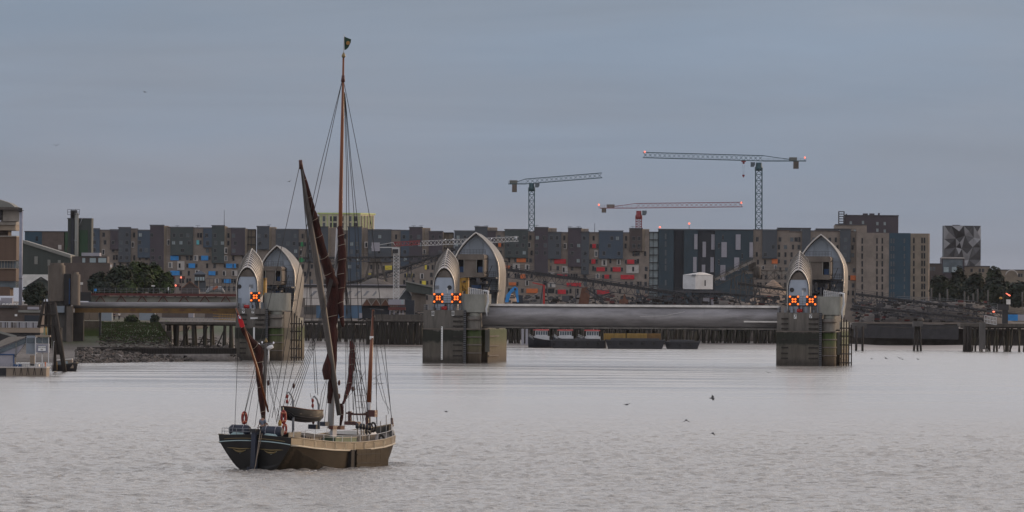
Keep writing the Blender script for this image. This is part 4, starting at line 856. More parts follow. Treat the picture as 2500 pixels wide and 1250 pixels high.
def lerp_tab(t, y):
    for (a, va), (b, vb) in zip(t, t[1:]):
        if y <= b: q = max(0, (y-a)/(b-a)); q = q*q*(3-2*q)*.35+q*.65; return va+(vb-va)*q
    return t[-1][1]
HB = [(0, 2.8), (3, 2.96), (7, 3.03), (17, 3.0), (19, 2.85), (20, 2.6), (21, 2.1), (22, 1.68), (23, 1.22), (24, .76), (25, .3), (25.9, .05)]
HW_ = [(0, 1.3), (2, 2.15), (5, 2.7), (8, 2.85), (16, 2.85), (19, 2.35), (21, 1.5), (23, .65), (24.5, .15), (25.9, .02)]
SH = [(0, 2.46), (4, 2.18), (8, 1.98), (12, 1.92), (16, 2.02), (20, 2.3), (23, 2.58), (25.9, 2.95)]
hb = lambda y: lerp_tab(HB, y); hw = lambda y: lerp_tab(HW_, y); sh = lambda y: lerp_tab(SH, y)
BH = .55
def yk(y, z): return y-(.55*max(0, z)/2.4 if y < .01 else 0)-(0 if y < 22 else (y-22)/3.9*(1.0-max(0, z)/2.9)*1.0)
ys = [0, 1, 2, 3.5, 5, 7, 9, 11, 13, 15, 17, 18.5, 20, 21.3, 22.5, 23.5, 24.3, 24.9, 25.4, 25.9]
def sect(y, sgn):
    zt = sh(y)-BH; pts = []
    for q in (-.45, -.2, 0, .12, .28, .45, .62, .8, 1):
        z = zt*q if q > 0 else q*1.5
        f = max(0, q)**.75; x = hw(y)+(hb(y)-.04-hw(y))*f
        if q < 0: x = hw(y)*(1+q*.4)
        pts.append((sgn*x, yk(y, z), z))
    return pts
# separate planks of the side: each strake a part
for sgn in (1, -1):
    rows = [sect(y, sgn) for y in ys]
    mb = MB(); mb.sm = True; g = rows if sgn < 0 else rows[::-1]; mb.grid(g)
    o = bb(mb, 'hull_side', ['hull_side']); o['label'] = 'dark brown grey hull side' 
    mb = MB(); mb.sm = True; q = [];
    for y in ys: z0 = sh(y)-BH; q.append([(sgn*(hb(y)+.02), yk(y, z0), z0), (sgn*(hb(y)+.05), yk(y, sh(y)), sh(y))])
    mb.grid(q if sgn < 0 else q[::-1]); mb.k = 1; q2 = [[(a[0]-sgn*.1 if abs(a[0]) > .15 else a[0], a[1], a[2]) for a in r] for r in q]; mb.grid(q2[::-1] if sgn < 0 else q2)
    k0 = len(mb.f)
    bb(mb, 'bulwark', ['bulwark_buff', 'lighter_dark'])
    mb = MB(); mb.tube([(sgn*(hb(y)+.03), yk(y, sh(y)-BH), sh(y)-BH) for y in ys], [.075]*len(ys), 6); bb(mb, 'rubbing_strake', 'strake_pale')
    mb = MB(); mb.tube([(sgn*(hb(y)+.03), yk(y, sh(y)), sh(y)+.03) for y in ys], [.06]*len(ys), 6); bb(mb, 'rail_cap', 'bulwark_buff')
    for y in [1.5+1.9*k for k in range(12)]: mb = MB(); mb.bar((sgn*(hb(y)+.1), y, sh(y)-BH+.05), (sgn*(hb(y)+.11), y, sh(y)-.03), .04); bb(mb, 'bulwark_stay', 'strake_pale')
mb = MB(); mb.sm = False
mb.grid([[(-hb(y)+.12, y+(.1 if y == 0 else 0), sh(y)-BH+.02), (0, y, sh(y)-BH+.1), (hb(y)-.12, y, sh(y)-BH+.02)] for y in ys if y < 25.5]); bb(mb, 'deck', 'deck_wood')
# transom: black, wine glass shaped, with scrolls and a pale band
L = sect(0, -1)+[(-hb(0)-.04, -.55, 2.46)]; R_ = sect(0, 1)+[(hb(0)+.04, -.55, 2.46)]
mb = MB(); pts = L+[(0, -.58, 2.62)]+R_[::-1]; n = len(pts); mb.add([(p[0], p[1]-.03, p[2]) for p in pts]+[(p[0], p[1]+.2, p[2]) for p in pts], [tuple(range(n))[::-1], tuple(n+i for i in range(n))]+[(i, (i+1) % n, n+(i+1) % n, n+i) for i in range(n)])
tr = bb(mb, 'transom', 'hull_black')
def ty(z): return -.55*z/2.4-.06
# shade and reflections on the hull quarter, painted as a darker skin tapering forward
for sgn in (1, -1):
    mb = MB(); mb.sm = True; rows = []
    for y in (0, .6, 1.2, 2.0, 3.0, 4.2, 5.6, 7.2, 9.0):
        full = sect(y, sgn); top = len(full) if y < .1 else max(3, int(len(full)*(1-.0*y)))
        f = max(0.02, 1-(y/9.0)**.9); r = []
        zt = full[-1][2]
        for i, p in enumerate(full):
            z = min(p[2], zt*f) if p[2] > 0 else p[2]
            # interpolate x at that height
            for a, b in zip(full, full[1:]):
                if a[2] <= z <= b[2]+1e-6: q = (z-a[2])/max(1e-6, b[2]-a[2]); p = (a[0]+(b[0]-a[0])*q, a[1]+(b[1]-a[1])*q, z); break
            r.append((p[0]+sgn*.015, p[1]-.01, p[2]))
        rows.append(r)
    mb.grid(rows if sgn < 0 else rows[::-1]); bb(mb, 'quarter_shade', 'hull_shade')
for sgn in (1, -1):
    mb = MB(); P_ = [(sgn*(.28+2.5*k/10), ty(2.1)-.03, 2.13-.17*(k/10)**2) for k in range(11)]; mb.tube(P_, .035, 5)
    mb.build('pale_band', 'trim_teal', tr, world=False)
    mb = MB(); P_ = [(sgn*(.28+2.1*k/10), ty(2.25)-.03, 2.3-.12*(k/10)**2) for k in range(11)]; mb.tube(P_, .025, 4); mb.build('gold_line', 'gilding', tr, world=False)
    mb = MB(); c = sgn*1.22
    mb.tube([(c-.95, ty(1.5)-.04, 1.56), (c-.5, ty(1.5)-.05, 1.54), (c, ty(1.45)-.05, 1.5), (c+.5, ty(1.5)-.05, 1.54), (c+.95, ty(1.5)-.04, 1.56)], [.015, .045, .06, .045, .015], 5)
    mb.tube([(c-.5, ty(1.4)-.05, 1.46), (c-.25, ty(1.35)-.05, 1.34), (c, ty(1.3)-.05, 1.3), (c+.25, ty(1.35)-.05, 1.34), (c+.5, ty(1.4)-.05, 1.46)], [.02, .06, .1, .06, .02], 5)
    mb.build('carved_scroll', 'gilding', tr, world=False)
    mb = MB(); mb.tube([(c-.45, ty(1.2)-.05, 1.42), (c, ty(1.2)-.05, 1.2), (c+.45, ty(1.2)-.05, 1.42)], .02, 4); mb.build('carved_line', 'trim_teal', tr, world=False)
# rudder with tall post
mb = MB(); mb.box(-.17, .17, -.85, -.3, -.8, 2.75); mb.box(-.07, .07, -1.7, -1.1, -.8, .25); rd = bb(mb, 'rudder', 'cover_navy')
mb = MB(); mb.box(-.22, .22, -1.0, -.3, 2.75, 3.0); mb.build('rudder_head', 'black_steel', rd, world=False)
mb = MB(); mb.tube([(.5, -.75, 2.9), (.3, -1.0, .3)], .03, 4); mb.tube([(.62, -.7, 2.7), (.25, -1.1, 0)], .02, 4); mb.build('rudder_tackle', 'rope_pale', rd, world=False)
# leeboard of planks
lb = MB(); lx = 3.22
z1 = 1.35
for k in range(7):
    a = 10.9+k*.92; zt_ = sh(a)-BH-.02+(.1 if k < 3 else 0); zb_ = -.25
    mb = MB(); dxk = 0 if k < 6 else -.08
    mb.plan([(lx+dxk, a), (lx+.11+dxk, a), (lx+.11+dxk, a+.9), (lx+dxk, a+.9)], zb_, zt_); bb(mb, 'leeboard_plank', 'hull_side')
mb = MB(); mb.box(2.9, 3.2, 10.15, 10.85, -.2, sh(10.5)-.5); bb(mb, 'leeboard_case', 'timber_dark')
for z in (.45, 1.1): mb = MB(); mb.box(3.32, 3.37, 10.95, 15.4, z-.03, z+.03); bb(mb, 'leeboard_strap', 'timber_dark')
# fittings placed from the survey
def bp(px, py, ly, lx=0):
    """point on the barge: column/row of the survey photo at the depth of (lx, ly)"""
    Y = BY+ly*cos(TH)-lx*sin(TH); return inv @ W(px, py, Y)
def spar(name, m, pts, rs, n=10): mb = MB(); mb.tube([bp(*p) for p in pts], rs, n); return bb(mb, name, m)
MM, MZ, BS = 13.6, 1.6, 21.4
spar('mainmast', 'mast_white', [(807, 1046, MM), (813, 900, MM), (819, 740, MM), (826, 556, MM)], [.24, .23, .2, .17])
spar('topmast', 'spar_varnish', [(829, 690, MM-.3), (832, 480, MM-.3), (836, 290, MM-.3), (838.5, 140, MM-.3)], [.15, .15, .12, .07])
spar('topmast_hounds', 'spar_dark', [(837.3, 200, MM-.3), (837.8, 184, MM-.3)], [.16, .11])
mb = MB(); mb.lathe(bp(838.6, 141, MM-.3), [(.1, 0), (.16, .12), (.12, .25), (.03, .4)], 8); bb(mb, 'truck', 'gilding')
spar('mast_cap', 'dark_steel', [(822, 696, MM-.1), (834, 690, MM-.3)], [.2, .2]); spar('mast_band', 'dark_steel', [(824, 560, MM-.15), (833, 557, MM-.15)], [.18, .18])
spar('sprit', 'spar_grey', [(828, 1014, MM-.5, .5), (806, 860, 12.8, .3), (776, 660, 11, .1), (752, 515, 9.6), (735, 398, 8.4)], [.17, .23, .25, .2, .11])
spar('sprit_cap', 'spar_dark', [(735, 412, 8.5), (733.5, 391, 8.3)], [.15, .13]); 
spar('mizzen_mast', 'spar_grey', [(643, 1046, MZ), (646, 930, MZ), (649, 838, MZ)], [.14, .13, .09])
mb = MB(); mb.lathe(bp(649.2, 837, MZ), [(.06, 0), (.13, .08), (.1, .18), (.02, .36)], 8); bb(mb, 'mizzen_truck', 'gilding')
spar('mizzen_sprit', 'spar_varnish', [(655, 1006, MZ-.3, .2), (628, 900, MZ-.9), (600, 812, MZ-1.4), (576, 752, MZ-1.8)], [.07, .1, .09, .05])
spar('bowsprit', 'spar_varnish', [(900, 985, BS), (905, 880, BS+.4), (911, 756, BS+.8)], [.17, .15, .09])
spar('bowsprit_collar', 'white_paint', [(906.9, 829, BS+.6), (907.4, 821, BS+.6)], [.15, .15]); spar('bowsprit_cap', 'black_steel', [(910.3, 776, BS+.8), (910.8, 770, BS+.8)], [.14, .14])
spar('bowsprit_crosstree', 'dark_steel', [(903, 754, BS+.8), (936, 757, BS+.8)], [.04, .05])
spar('bowsprit_heel', 'mast_white', [(899, 1040, BS), (900, 982, BS)], [.2, .19])
# furled canvas: lumpy bundles
def bundle(name, m, pts, rs, seed=1, step=.35, n=12, ties=5):
    P_ = [bp(*p) for p in pts]; d = []; tot = 0
    for a, b in zip(P_, P_[1:]): d.append((tot, (b-a).length)); tot += (b-a).length
    mb = MB(); mb.sm = True; rows = []; k = max(6, int(tot/step)); cen = []
    for i in range(k+1):
        s_ = tot*i/k; j = 0
        while j < len(d)-1 and s_ > d[j][0]+d[j][1]: j += 1
        q = (s_-d[j][0])/d[j][1]; q2 = q
        p = P_[j].lerp(P_[j+1], q); r = rs[j]+(rs[j+1]-rs[j])*(q*q*(3-2*q)); cen.append((p, r))
    for i, (p, r) in enumerate(cen):
        t = (cen[min(i+1, k)][0]-cen[max(i-1, 0)][0]).normalized(); x = t.cross(Vector((0, 1, .01))).normalized(); y = x.cross(t)
        row = []
        pin = 1-.22*max(0, cos(i*step*2*pi/1.9+seed))**6
        for c in range(n+1):
            a = 2*pi*(c % n)/n; f = 1+.20*noise.noise(Vector((cos(a)*1.6+seed*7, sin(a)*1.6, i*.16)))+.12*noise.noise(Vector((cos(a)*4, sin(a)*4+seed, i*.5)))
            row.append(p+(x*cos(a)+y*sin(a)*.8)*r*f*pin)
        rows.append(row)
    mb.grid(rows); mb.add(rows[0][:-1], [tuple(range(n))]); mb.add(rows[-1][:-1], [tuple(reversed(range(n)))])
    o = bb(mb, name, m)
    for t_ in range(ties):
        i = int(k*(t_+.7)/(ties+.2)); p, r = cen[min(i, k-1)]; t = (cen[min(i+1, k)][0]-p).normalized()+Vector((.25, 0, .1)); t.normalize(); x = t.cross(Vector((0, 1, .01))).normalized(); y = x.cross(t)
        mb = MB(); mb.tube([p+(x*cos(a)+y*sin(a)*.85)*(r*.98+.01) for a in [2*pi*c/14 for c in range(15)]], .02, 4, cap=False); mb.build('tie', 'rope_pale', o, world=False)
    return o
bundle('mainsail_head', 'sail_red', [(737, 405, 8.4), (752, 470, 9.2), (768, 535, 10, -.1), (783, 600, 11, -.1), (797, 645, 12, -.1), (812, 695, 12.8, -.1)], [.05, .2, .28, .34, .42, .5], 1, ties=6)
bundle('mainsail_body', 'sail_red', [(812, 690, 12.8, -.2), (813, 720, 13, -.2), (811, 800, 13.1, -.2), (814, 870, 13.1, -.2), (808, 940, 13, -.2), (804, 985, 13, -.2)], [.45, .5, .4, .3, .24, .16], 2, ties=2)
bundle('mainsail_foot', 'sail_red', [(802, 860, 12.6, -.1), (798, 905, 12.6, -.1), (799, 927, 12.6, -.1)], [.1, .34, .3], 6, ties=0)
bundle('topsail', 'sail_red', [(830, 552, 13.2, .2), (833, 585, 13.2, .2), (835, 640, 13.2, .2), (831, 700, 13.2, .2), (829, 735, 13.2, .2), (834, 775, 13.2, .2), (838, 798, 13.2, .2)], [.18, .3, .33, .36, .3, .22, .1], 3, ties=7)
bundle('foresail', 'sail_red_bright', [(857, 832, 16.5), (860, 850, 16.5), (858, 900, 16.3), (852, 945, 16), (838, 985, 15)], [.1, .24, .22, .2, .1], 4, ties=4)
bundle('foresail_tail', 'sail_red', [(833, 985, 14.5), (835, 1010, 14.5), (831, 1040, 14.5)], [.12, .16, .08], 9, ties=1)
bundle('mizzen_sail', 'sail_red', [(579, 765, -.2), (598, 812, .3), (618, 838, .8), (634, 858, 1.3), (633, 900, 1.4), (637, 960, 1.5), (642, 1010, 1.5), (643, 1042, 1.5)], [.06, .2, .32, .34, .27, .24, .2, .12], 5, ties=5)
# flags
def flag(name, m, pts, ly, bands=None):
    P_ = [bp(px, py, ly+.04*i) for i, (px, py) in enumerate(pts)]; mb = MB(); n = len(P_); mb.add(P_+[p+Vector((0, .03, 0)) for p in P_], [tuple(range(n)), tuple(2*n-1-i for i in range(n))]+[(i, n+i, n+(i+1) % n, (i+1) % n) for i in range(n)]); return bb(mb, name, m)
mb = MB(); mb.tube([bp(838.8, 138, MM-.3), bp(840, 84, MM-.3)], .025, 5); bb(mb, 'flag_staff', 'mast_white')
fl = flag('house_flag', 'flag_green', [(840.2, 89), (847, 92), (857, 96), (856, 104), (850, 116), (845, 121), (841, 122)], MM-.3)
mb = MB(); q = bp(849, 105, MM-.45); mb.tube([q, q+Vector((0, .06, 0))], .14, 10); mb.build('flag_badge', 'flag_gold', fl, world=False)
en = flag('ensign', 'flag_red', [(580, 768), (587, 772), (594, 785), (597, 797), (591, 800), (586, 798), (582, 785)], -.6)
mb = MB(); P_ = [bp(581, 769, -.72), bp(587, 772.5, -.72), bp(589, 779, -.72), bp(583, 778, -.72)]; mb.add(P_+[p+Vector((0, .02, 0)) for p in P_], [(0, 1, 2, 3), (7, 6, 5, 4)]); mb.build('flag_canton', 'flag_blue', en, world=False)
mb = MB(); mb.bar(bp(582, 770, -.8), bp(588, 778, -.8), .05); mb.bar(bp(587, 773, -.8), bp(583, 777, -.8), .05); mb.build('flag_cross', 'white_paint', en, world=False)
# rigging: each line a part
def line(pts, r=.024, name='rigging_line', m='rope_dark'):
    mb = MB(); mb.tube([bp(*p) for p in pts], r, 4); return bb(mb, name, m)
for l in ([(837, 190, MM), (779, 420, 10), (745, 570, 8), (664, 1020, 1)], [(837, 190, MM), (788, 420, 10), (757, 560, 8), (676, 1030, 2)],
    [(838, 193, MM), (883, 420, 17), (908, 560, 20), (931, 760, 23), (957, 1035, 25.6)], [(840, 225, MM), (846, 420, MM), (844, 1030, MM)], [(841, 225, MM), (850, 420, MM+.5), (862, 1000, MM+1)],
    [(841, 228, MM), (855, 400, MM+.5), (866, 545, 15), (886, 1040, 16)], [(842, 228, MM), (858, 400, MM+.5), (873, 545, 15), (899, 1040, 17)], [(838.5, 145, MM), (835, 540, MM)],
    [(733, 398, 8.3), (697, 560, 5), (592, 1030, -.2)], [(734, 400, 8.3), (748, 560, 9), (770, 960, 8)], [(735, 402, 8.3), (752, 600, 9), (776, 965, 9)], [(735, 405, 8.3), (755, 560, 9), (748, 760, 9), (690, 1000, 4)]): line(l)
for k in range(5): line([(828+k*.7, 600+k*4, MM), (773-2*k+k*4.4, 800, 10), (697+k*6, 985+k*2, 7)], .024, 'mainmast_backstay')
for k, bx in enumerate((872, 881, 888, 896, 903)):
    line([(829, 575+k*6, MM, .5), (846+k*2.4, 760, 14.5, 1.5), (bx, 1026+k*1, 14.5+k*.7, 2.7)], .022, 'shroud')
    mb = MB(); mb.lathe(bp(bx+.3, 1040+k, 14.5+k*.7, 2.8), [(.06, -.22), (.15, -.1), (.15, .1), (.06, .22)], 8); bb(mb, 'deadeye', 'black_steel'); mb = MB(); mb.bar(bp(bx+.5, 1046, 14.5+k*.7, 2.9), bp(bx+1.5, 1074, 14.5+k*.7, 3.15), .06); bb(mb, 'chain_plate', 'black_steel')
for k in range(11):
    t = .1+.8*k/11; py = 860+k*15; f = (py-760)/266.; mb = MB(); mb.tube([bp(846+(872-846)*f, py, 14.5, 2), bp(855.6+(903-855.6)*f, py+1, 16.5, 2)], .013, 4); bb(mb, 'ratline', 'rope_dark')
for l in ([(648, 842, MZ), (610, 960, 0, -1.5), (590, 1040, 0, -2.4)], [(648, 842, MZ), (616, 960, 0, -1.5), (601, 1042, .8, -2.4)], [(648, 850, MZ), (622, 1042, 1.5, -2.4)], [(649, 842, MZ), (655, 1005, 1.5)], [(650, 845, MZ), (672, 960, 2, 1.5), (690, 1000, 2, 2.4)],
    [(650, 845, MZ), (660, 960, 2, 1), (682, 1030, 2, 2.4)], [(650, 850, MZ), (678, 920, 4), (655, 1030, 2, 2)], [(583, 800, -.5), (573, 1050, -.3, -2.6)], [(655, 905, MZ), (676, 1035, 3, 2)],
    [(912, 758, 22), (917, 900, 22), (921, 1040, 22)], [(920, 757, 22), (919, 1035, 22, 1)], [(922, 800, 22), (930, 850, 23), (945, 935, 24), (956, 1018, 25.4)], [(919, 920, 22), (935, 975, 24), (952, 1002, 25)], [(910, 760, 22), (930, 930, 23), (949, 1010, 25)],
    [(913, 760, 22), (906, 985, 22)], [(857, 835, 16.5), (880, 960, 18), (893, 1030, 19)], [(857, 835, 16.5), (870, 1000, 18), (876, 1045, 18)], [(826, 560, MM), (857, 835, 16.5), (905, 1000, 23)], [(845, 620, MM), (877, 1000, 17)],
    [(806, 900, 13), (785, 960, 12), (776, 1030, 11, 1)], [(806, 900, 13), (791, 1040, 12)], [(757, 960, 9), (776, 1040, 10)], [(800, 920, 13), (781, 1020, 12)], [(855, 880, 16), (838, 1000, 15)], [(868, 860, 16), (862, 1040, 16, 1)], [(846, 700, 13), (853, 1035, 14)],
    [(892, 905, 21), (872, 945, 17), (845, 975, 15)], [(931, 911, 24), (912, 925, 22)], [(936, 936, 24), (911, 938, 22)]): line(l, .019)
for px, py, ly, lx_ in ((717, 942, 8, 0), (787, 1015, 11, 1), (828, 935, 14, 0), (828, 968, 14, 0), (861, 950, 17, 0), (765, 1030, 9, 1), (655, 935, 2, 0), (712, 1000, 6, 1)):
    q = bp(px, py, ly, lx_); mb = MB(); mb.lathe(q, [(.03, -.2), (.1, -.08), (.1, .1), (.03, .22)], 7); bb(mb, 'block', 'spar_dark')
# davits and boat falls
for a, px, py0, top, lx_ in ((5.0, 715.5, 1062, 957, 2.9), (8.6, 778, 1048, 967, 2.9)):
    P_ = [bp(px, py0, a, lx_), bp(px+.5, (py0+top)/2, a, lx_), bp(px, top+22, a, lx_), bp(px-4, top+8, a, lx_), bp(px-11, top, a, lx_), bp(px-14, top+3, a, lx_)]; mb = MB(); mb.tube(P_, [.1, .1, .09, .07, .06, .05], 8); bb(mb, 'davit', 'grey_steel')
    for dy in (10, 22): mb = MB(); mb.lathe(bp(px-14.5, top+dy+1, a, lx_), [(.04, -.16), (.1, -.06), (.1, .06), (.04, .16)], 7); bb(mb, 'fall_block', 'buoy_red')
    mb = MB(); mb.tube([bp(px-14, top+3, a, lx_), bp(px-14.5, top+40, a, lx_)], .02, 4); bb(mb, 'boat_fall', 'rope_dark')
# hatches, coamings, deckhouse
mb = MB(); mb.box(-1.7, 1.5, 5.4, 8.6, 1.5, 2.35); bb(mb, 'main_hatch_coaming', 'deck_wood'); mb = MB(); mb.prism([(-1.8, 2.35), (1.6, 2.35), (1.5, 2.48), (0, 2.6), (-1.7, 2.48)], 5.3, 8.7); bb(mb, 'hatch_cover', 'gravel_grey')
mb = MB(); mb.box(.8, 2.4, 8.9, 13.0, 1.5, 2.3); hc = bb(mb, 'green_hatch', 'hatch_green')
for z in (2.31, 1.95): mb = MB(); mb.bar((.8, 8.88, z), (2.42, 8.88, z), .05); mb.bar((2.44, 8.9, z), (2.44, 13, z), .05); mb.build('edge_bead', 'strake_pale', hc, world=False)
mb = MB(); mb.box(-1.5, .9, 17.2, 20.4, 1.7, 2.35); bb(mb, 'fore_hatch', 'deck_wood'); mb = MB(); mb.prism([(-1.6, 2.35), (1.0, 2.35), (.8, 2.6), (-1.4, 2.6)], 17.1, 20.5); bb(mb, 'fore_hatch_cover', 'tarp_white')
mb = MB(); mb.box(-1.3, 1.3, 2.6, 5.0, 1.9, 2.75); bb(mb, 'cabin_top', 'hull_black')
for px0, px1, y0, y1, ly, lx_, m in ((752, 776, 1037, 1047, 8, 1, 'cover_navy'), (803, 816, 1040, 1048, 11, 1.2, 'spar_dark'), (808, 838, 1040, 1048, 12, 0, 'rust_brown'), (848, 860, 1028, 1036, 18, 0, 'ochre_steel'), (870, 890, 1037, 1050, 18, 1, 'tarp_white'), (780, 798, 1030, 1040, 12, -1, 'cover_navy'), (806, 814, 1048, 1068, 11.5, 2.2, 'panel_grey'), (840, 880, 1030, 1037, 17, -1.5, 'spar_dark')):
    a = bp(px0, y1, ly, lx_); b = bp(px1, y0, ly, lx_); mb = MB(); mb.box(a.x, a.x+abs(b.x-a.x)*.9, a.y, a.y+.8, a.z, b.z); bb(mb, 'deck_box', m)
# windlass with bitts and carrick bits at the bow
for px, y0, y1, ly in ((854, 1004, 1032, 19.5), (897, 1005, 1040, 20.5)): a = bp(px, y1, ly); b = bp(px, y0, ly); mb = MB(); mb.bar(a, b, .22); mb.bar(b-Vector((.3, 0, .15)), b+Vector((.3, 0, -.15)), .12); bb(mb, 'windlass_bitt', 'spar_dark')
a = bp(851, 1011, 19.7); b = bp(913, 1012, 20.5); mb = MB(); mb.tube([a, b], [.07, .08], 8); bb(mb, 'windlass_barrel', 'spar_dark')
a = bp(908, 1011, 20.3); mb = MB(); mb.box(a.x-.3, a.x+.3, a.y-.2, a.y+.4, a.z-.2, a.z+.3); bb(mb, 'windlass_drum', 'spar_dark')
for k, (px, py, ly) in enumerate(((903, 1045, 18.5), (911, 1043, 19), (899, 1052, 18.3))): q = bp(px, py, ly, 2.7); mb = MB(); mb.tube([q+Vector((.2*cos(a), 0, .34*sin(a))) for a in [2*pi*i/14 for i in range(15)]], .08, 6, cap=False); bb(mb, 'rope_coil', 'rope_dark')
q = bp(928, 1076, 20.2, 3.0); mb = MB(); mb.tube([q+Vector((.22*cos(a)+.05, .1, .42*sin(a))) for a in [2*pi*i/14 for i in range(15)]], .1, 7, cap=False); bb(mb, 'rope_fender', 'rope_dark')
q = bp(924, 1062, 20, 2.9); mb = MB(); mb.tube([q+Vector((0, 0, .2)), q-Vector((-.1, 0, .5))], .08, 6); bb(mb, 'fender_lashing', 'rope_dark')
# stanchions and guard rail
mb = MB()
for sgn in (1, -1):
    tb = []
    for k in range(14): y = .2+k*1.75; p = Vector((sgn*(hb(y)-.1), y, sh(y))); tb.append(p+Vector((0, 0, .5))); mb.bar(p, p+Vector((0, 0, .52)), .035)
    mb.tube(tb, .018, 4)
bb(mb, 'guard_rail', 'white_steel')
for px, y0, y1, ly, lx_ in ((943, 1013, 1058, 23.5, 1.6), (929, 1028, 1060, 22.8, 2), (957, 1020, 1045, 25.5, 0)): mb = MB(); mb.bar(bp(px, y1, ly, lx_), bp(px, y0, ly, lx_), .05); bb(mb, 'stanchion', 'grey_steel')
spar('stem_post', 'rust_brown', [(957.5, 1041, 25.6), (956.5, 1020, 25.6)], [.12, .1])
for k in range(5): px = 752+k*27; mb = MB(); mb.bar(bp(px, 1066+k*2.3, 4+k*2.5, 3.12), bp(px+2.5, 1092+k*1.5, 4+k*2.5, 3.2), .035); mb.bar(bp(px+7, 1066+k*2.3, 4+k*2.5, 3.12), bp(px+4, 1092+k*1.5, 4+k*2.5, 3.2), .035); bb(mb, 'hanging_lanyard', 'rope_dark')
# radar and aerials on the mizzen
a = bp(652, 851, MZ); b = bp(667, 845, MZ); mb = MB(); mb.tube([a, (a+b)/2, b], [.12, .16, .12], 8); bb(mb, 'radar', 'white_paint')
spar('radar_bracket', 'white_paint', [(656, 852, MZ), (655, 886, MZ)], [.05, .09])
for px, py in ((640, 836), (668, 837), (632, 840)): mb = MB(); mb.lathe(bp(px, py, MZ), [(.04, -.08), (.07, 0), (.04, .08)], 6); bb(mb, 'masthead_light', 'lamp_white')
spar('mizzen_spreader', 'grey_steel', [(632, 842, MZ), (668, 839, MZ)], [.025, .025])
# two covered life raft canisters across the stern, chocks below
for c in (-1.55, 1.0):
    mb = MB(); mb.tube([(c-.78, .3, 2.82), (c-.62, .3, 2.82), (c+.62, .3, 2.82), (c+.78, .3, 2.82)], [.28, .4, .4, .28], 12); o = bb(mb, 'raft_canister', 'cover_navy')
    for q in (-.4, .35): mb = MB(); mb.tube([(c+q+.41*0, .3+.42*cos(a), 2.82+.42*sin(a)) for a in [2*pi*i/14 for i in range(15)]], .025, 4, cap=False); mb.build('strap', 'panel_grey', o, world=False)
    mb = MB(); mb.box(c-.7, c+.7, -.25, .1, 2.42, 2.5); mb.prism([(c-.55, 2.5), (c+.55, 2.5), (c+.4, 2.66), (c-.3, 2.7)], -.2, 0); mb.build('chock', 'trim_teal', o, world=False)
mb = MB(); railing(mb, (-2.7, -.3, 2.5), (-.4, -.4, 2.55), .45, 4, .03, 2); bb(mb, 'stern_rail', 'grey_steel')
mb = MB(); mb.box(-.5, .55, .4, .9, 2.45, 2.95); bb(mb, 'wheel_box', 'hull_black'); q = Vector((0, .95, 3.05)); mb = MB(); mb.tube([q+Vector((.42*cos(a), 0, .42*sin(a))) for a in [2*pi*i/14 for i in range(15)]], .03, 5, cap=False)
for i in range(4): a = pi*i/4; mb.bar(q+Vector((.5*cos(a), 0, .5*sin(a))), q-Vector((.5*cos(a), 0, .5*sin(a))), .03)
bb(mb, 'steering_wheel', 'spar_varnish')
# lifebuoys: own things, hung on the rigging and rail
for px, py, ly, lx_, lab, sc in ((596.5, 1020, 0, -2.3, 'red lifebuoy hung in the port mizzen rigging, leftmost of the three', 1), (692, 1018, 2.6, 2.6, 'red lifebuoy hung high beside the davit, upper right of the helm', 1.05), (695, 1047, 2.6, 2.7, 'orange lifebuoy hung low at the starboard quarter, below another', .85)):
    q = bp(px, py, ly, lx_); p = WM[Bt] @ q; t = thing('lifebuoy', lab, 'lifebuoy', p, group='lifebuoys on the barge'); mb = MB()
    rr = .32*sc; ax = Vector((.42, .2, 0)); mb.tube([p+ax*rr*cos(a)+Vector((0, 0, rr*1.25*sin(a))) for a in [2*pi*i/20 for i in range(21)]], .1*sc, 8, cap=False); o = mb.build('ring', 'buoy_red', t)
    for a in (pi/4, 3*pi/4, 5*pi/4, 7*pi/4): c = p+ax*rr*cos(a)+Vector((0, 0, rr*1.25*sin(a))); mb = MB(); d = (ax*-sin(a)+Vector((0, 0, cos(a)*1.2))).normalized()*.06; mb.tube([c-d, c+d], .112*sc, 8); mb.build('reflective_band', 'buoy_band', o)
a = bp(683, 1040, 2.2, 2.2); b = bp(683, 1025, 2.2, 2.2); mb = MB(); mb.tube([a, (a+b)/2, b], [.12, .14, .06], 7); bb(mb, 'danbuoy', 'yellow_paint'); mb = MB(); mb.tube([b, bp(677, 996, 2.2, 2.2)], .02, 4); bb(mb, 'danbuoy_staff', 'rope_dark')
# ship's boat in the davits
A = bp(691, 990, 4.6, 3.6); Bq = bp(776, 1000, 8.6, 3.6)
t = thing('rowing_boat', 'dark wooden rowing boat slung from the davits of the sailing barge', 'rowing boat', WM[Bt] @ ((A+Bq)/2-Vector((0, 0, .9)))); t.rotation_euler = (0, 0, 0)
a0 = W(692, 992, BY+3.4); b0 = W(776.5, 1001, BY+6.4); ln = (b0-a0).length; dx_ = (b0-a0).normalized(); sx_ = Vector((dx_.y, -dx_.x, 0)).normalized()
mb = MB(); mb.sm = True; rows = []; inn = []
for k in range(15):
    u = k/14; hwid = .78*(sin(pi*min(1, u*1.0+.02)**.75)**.6 if u < .5 else (1-.35*((u-.5)/.5)**2)) if u > 0 else .03
    zt_ = a0.z+(b0.z-a0.z)*u-.10*sin(pi*u); dp = .92*(min(1, u*5+.35))*(1-.12*max(0, u-.7)/.3)
    r = []; r2 = []
    for j in range(-6, 7):
        f = j/6; x = hwid*sin(f*pi/2); z = -dp*(1-abs(f)**2.4)
        c = a0+dx_*(ln*u); r.append((c.x+sx_.x*x, c.y+sx_.y*x, zt_+z)); r2.append((c.x+sx_.x*x*.92, c.y+sx_.y*x*.92, zt_+z*.9+.01))
    rows.append(r); inn.append(r2[::-1])
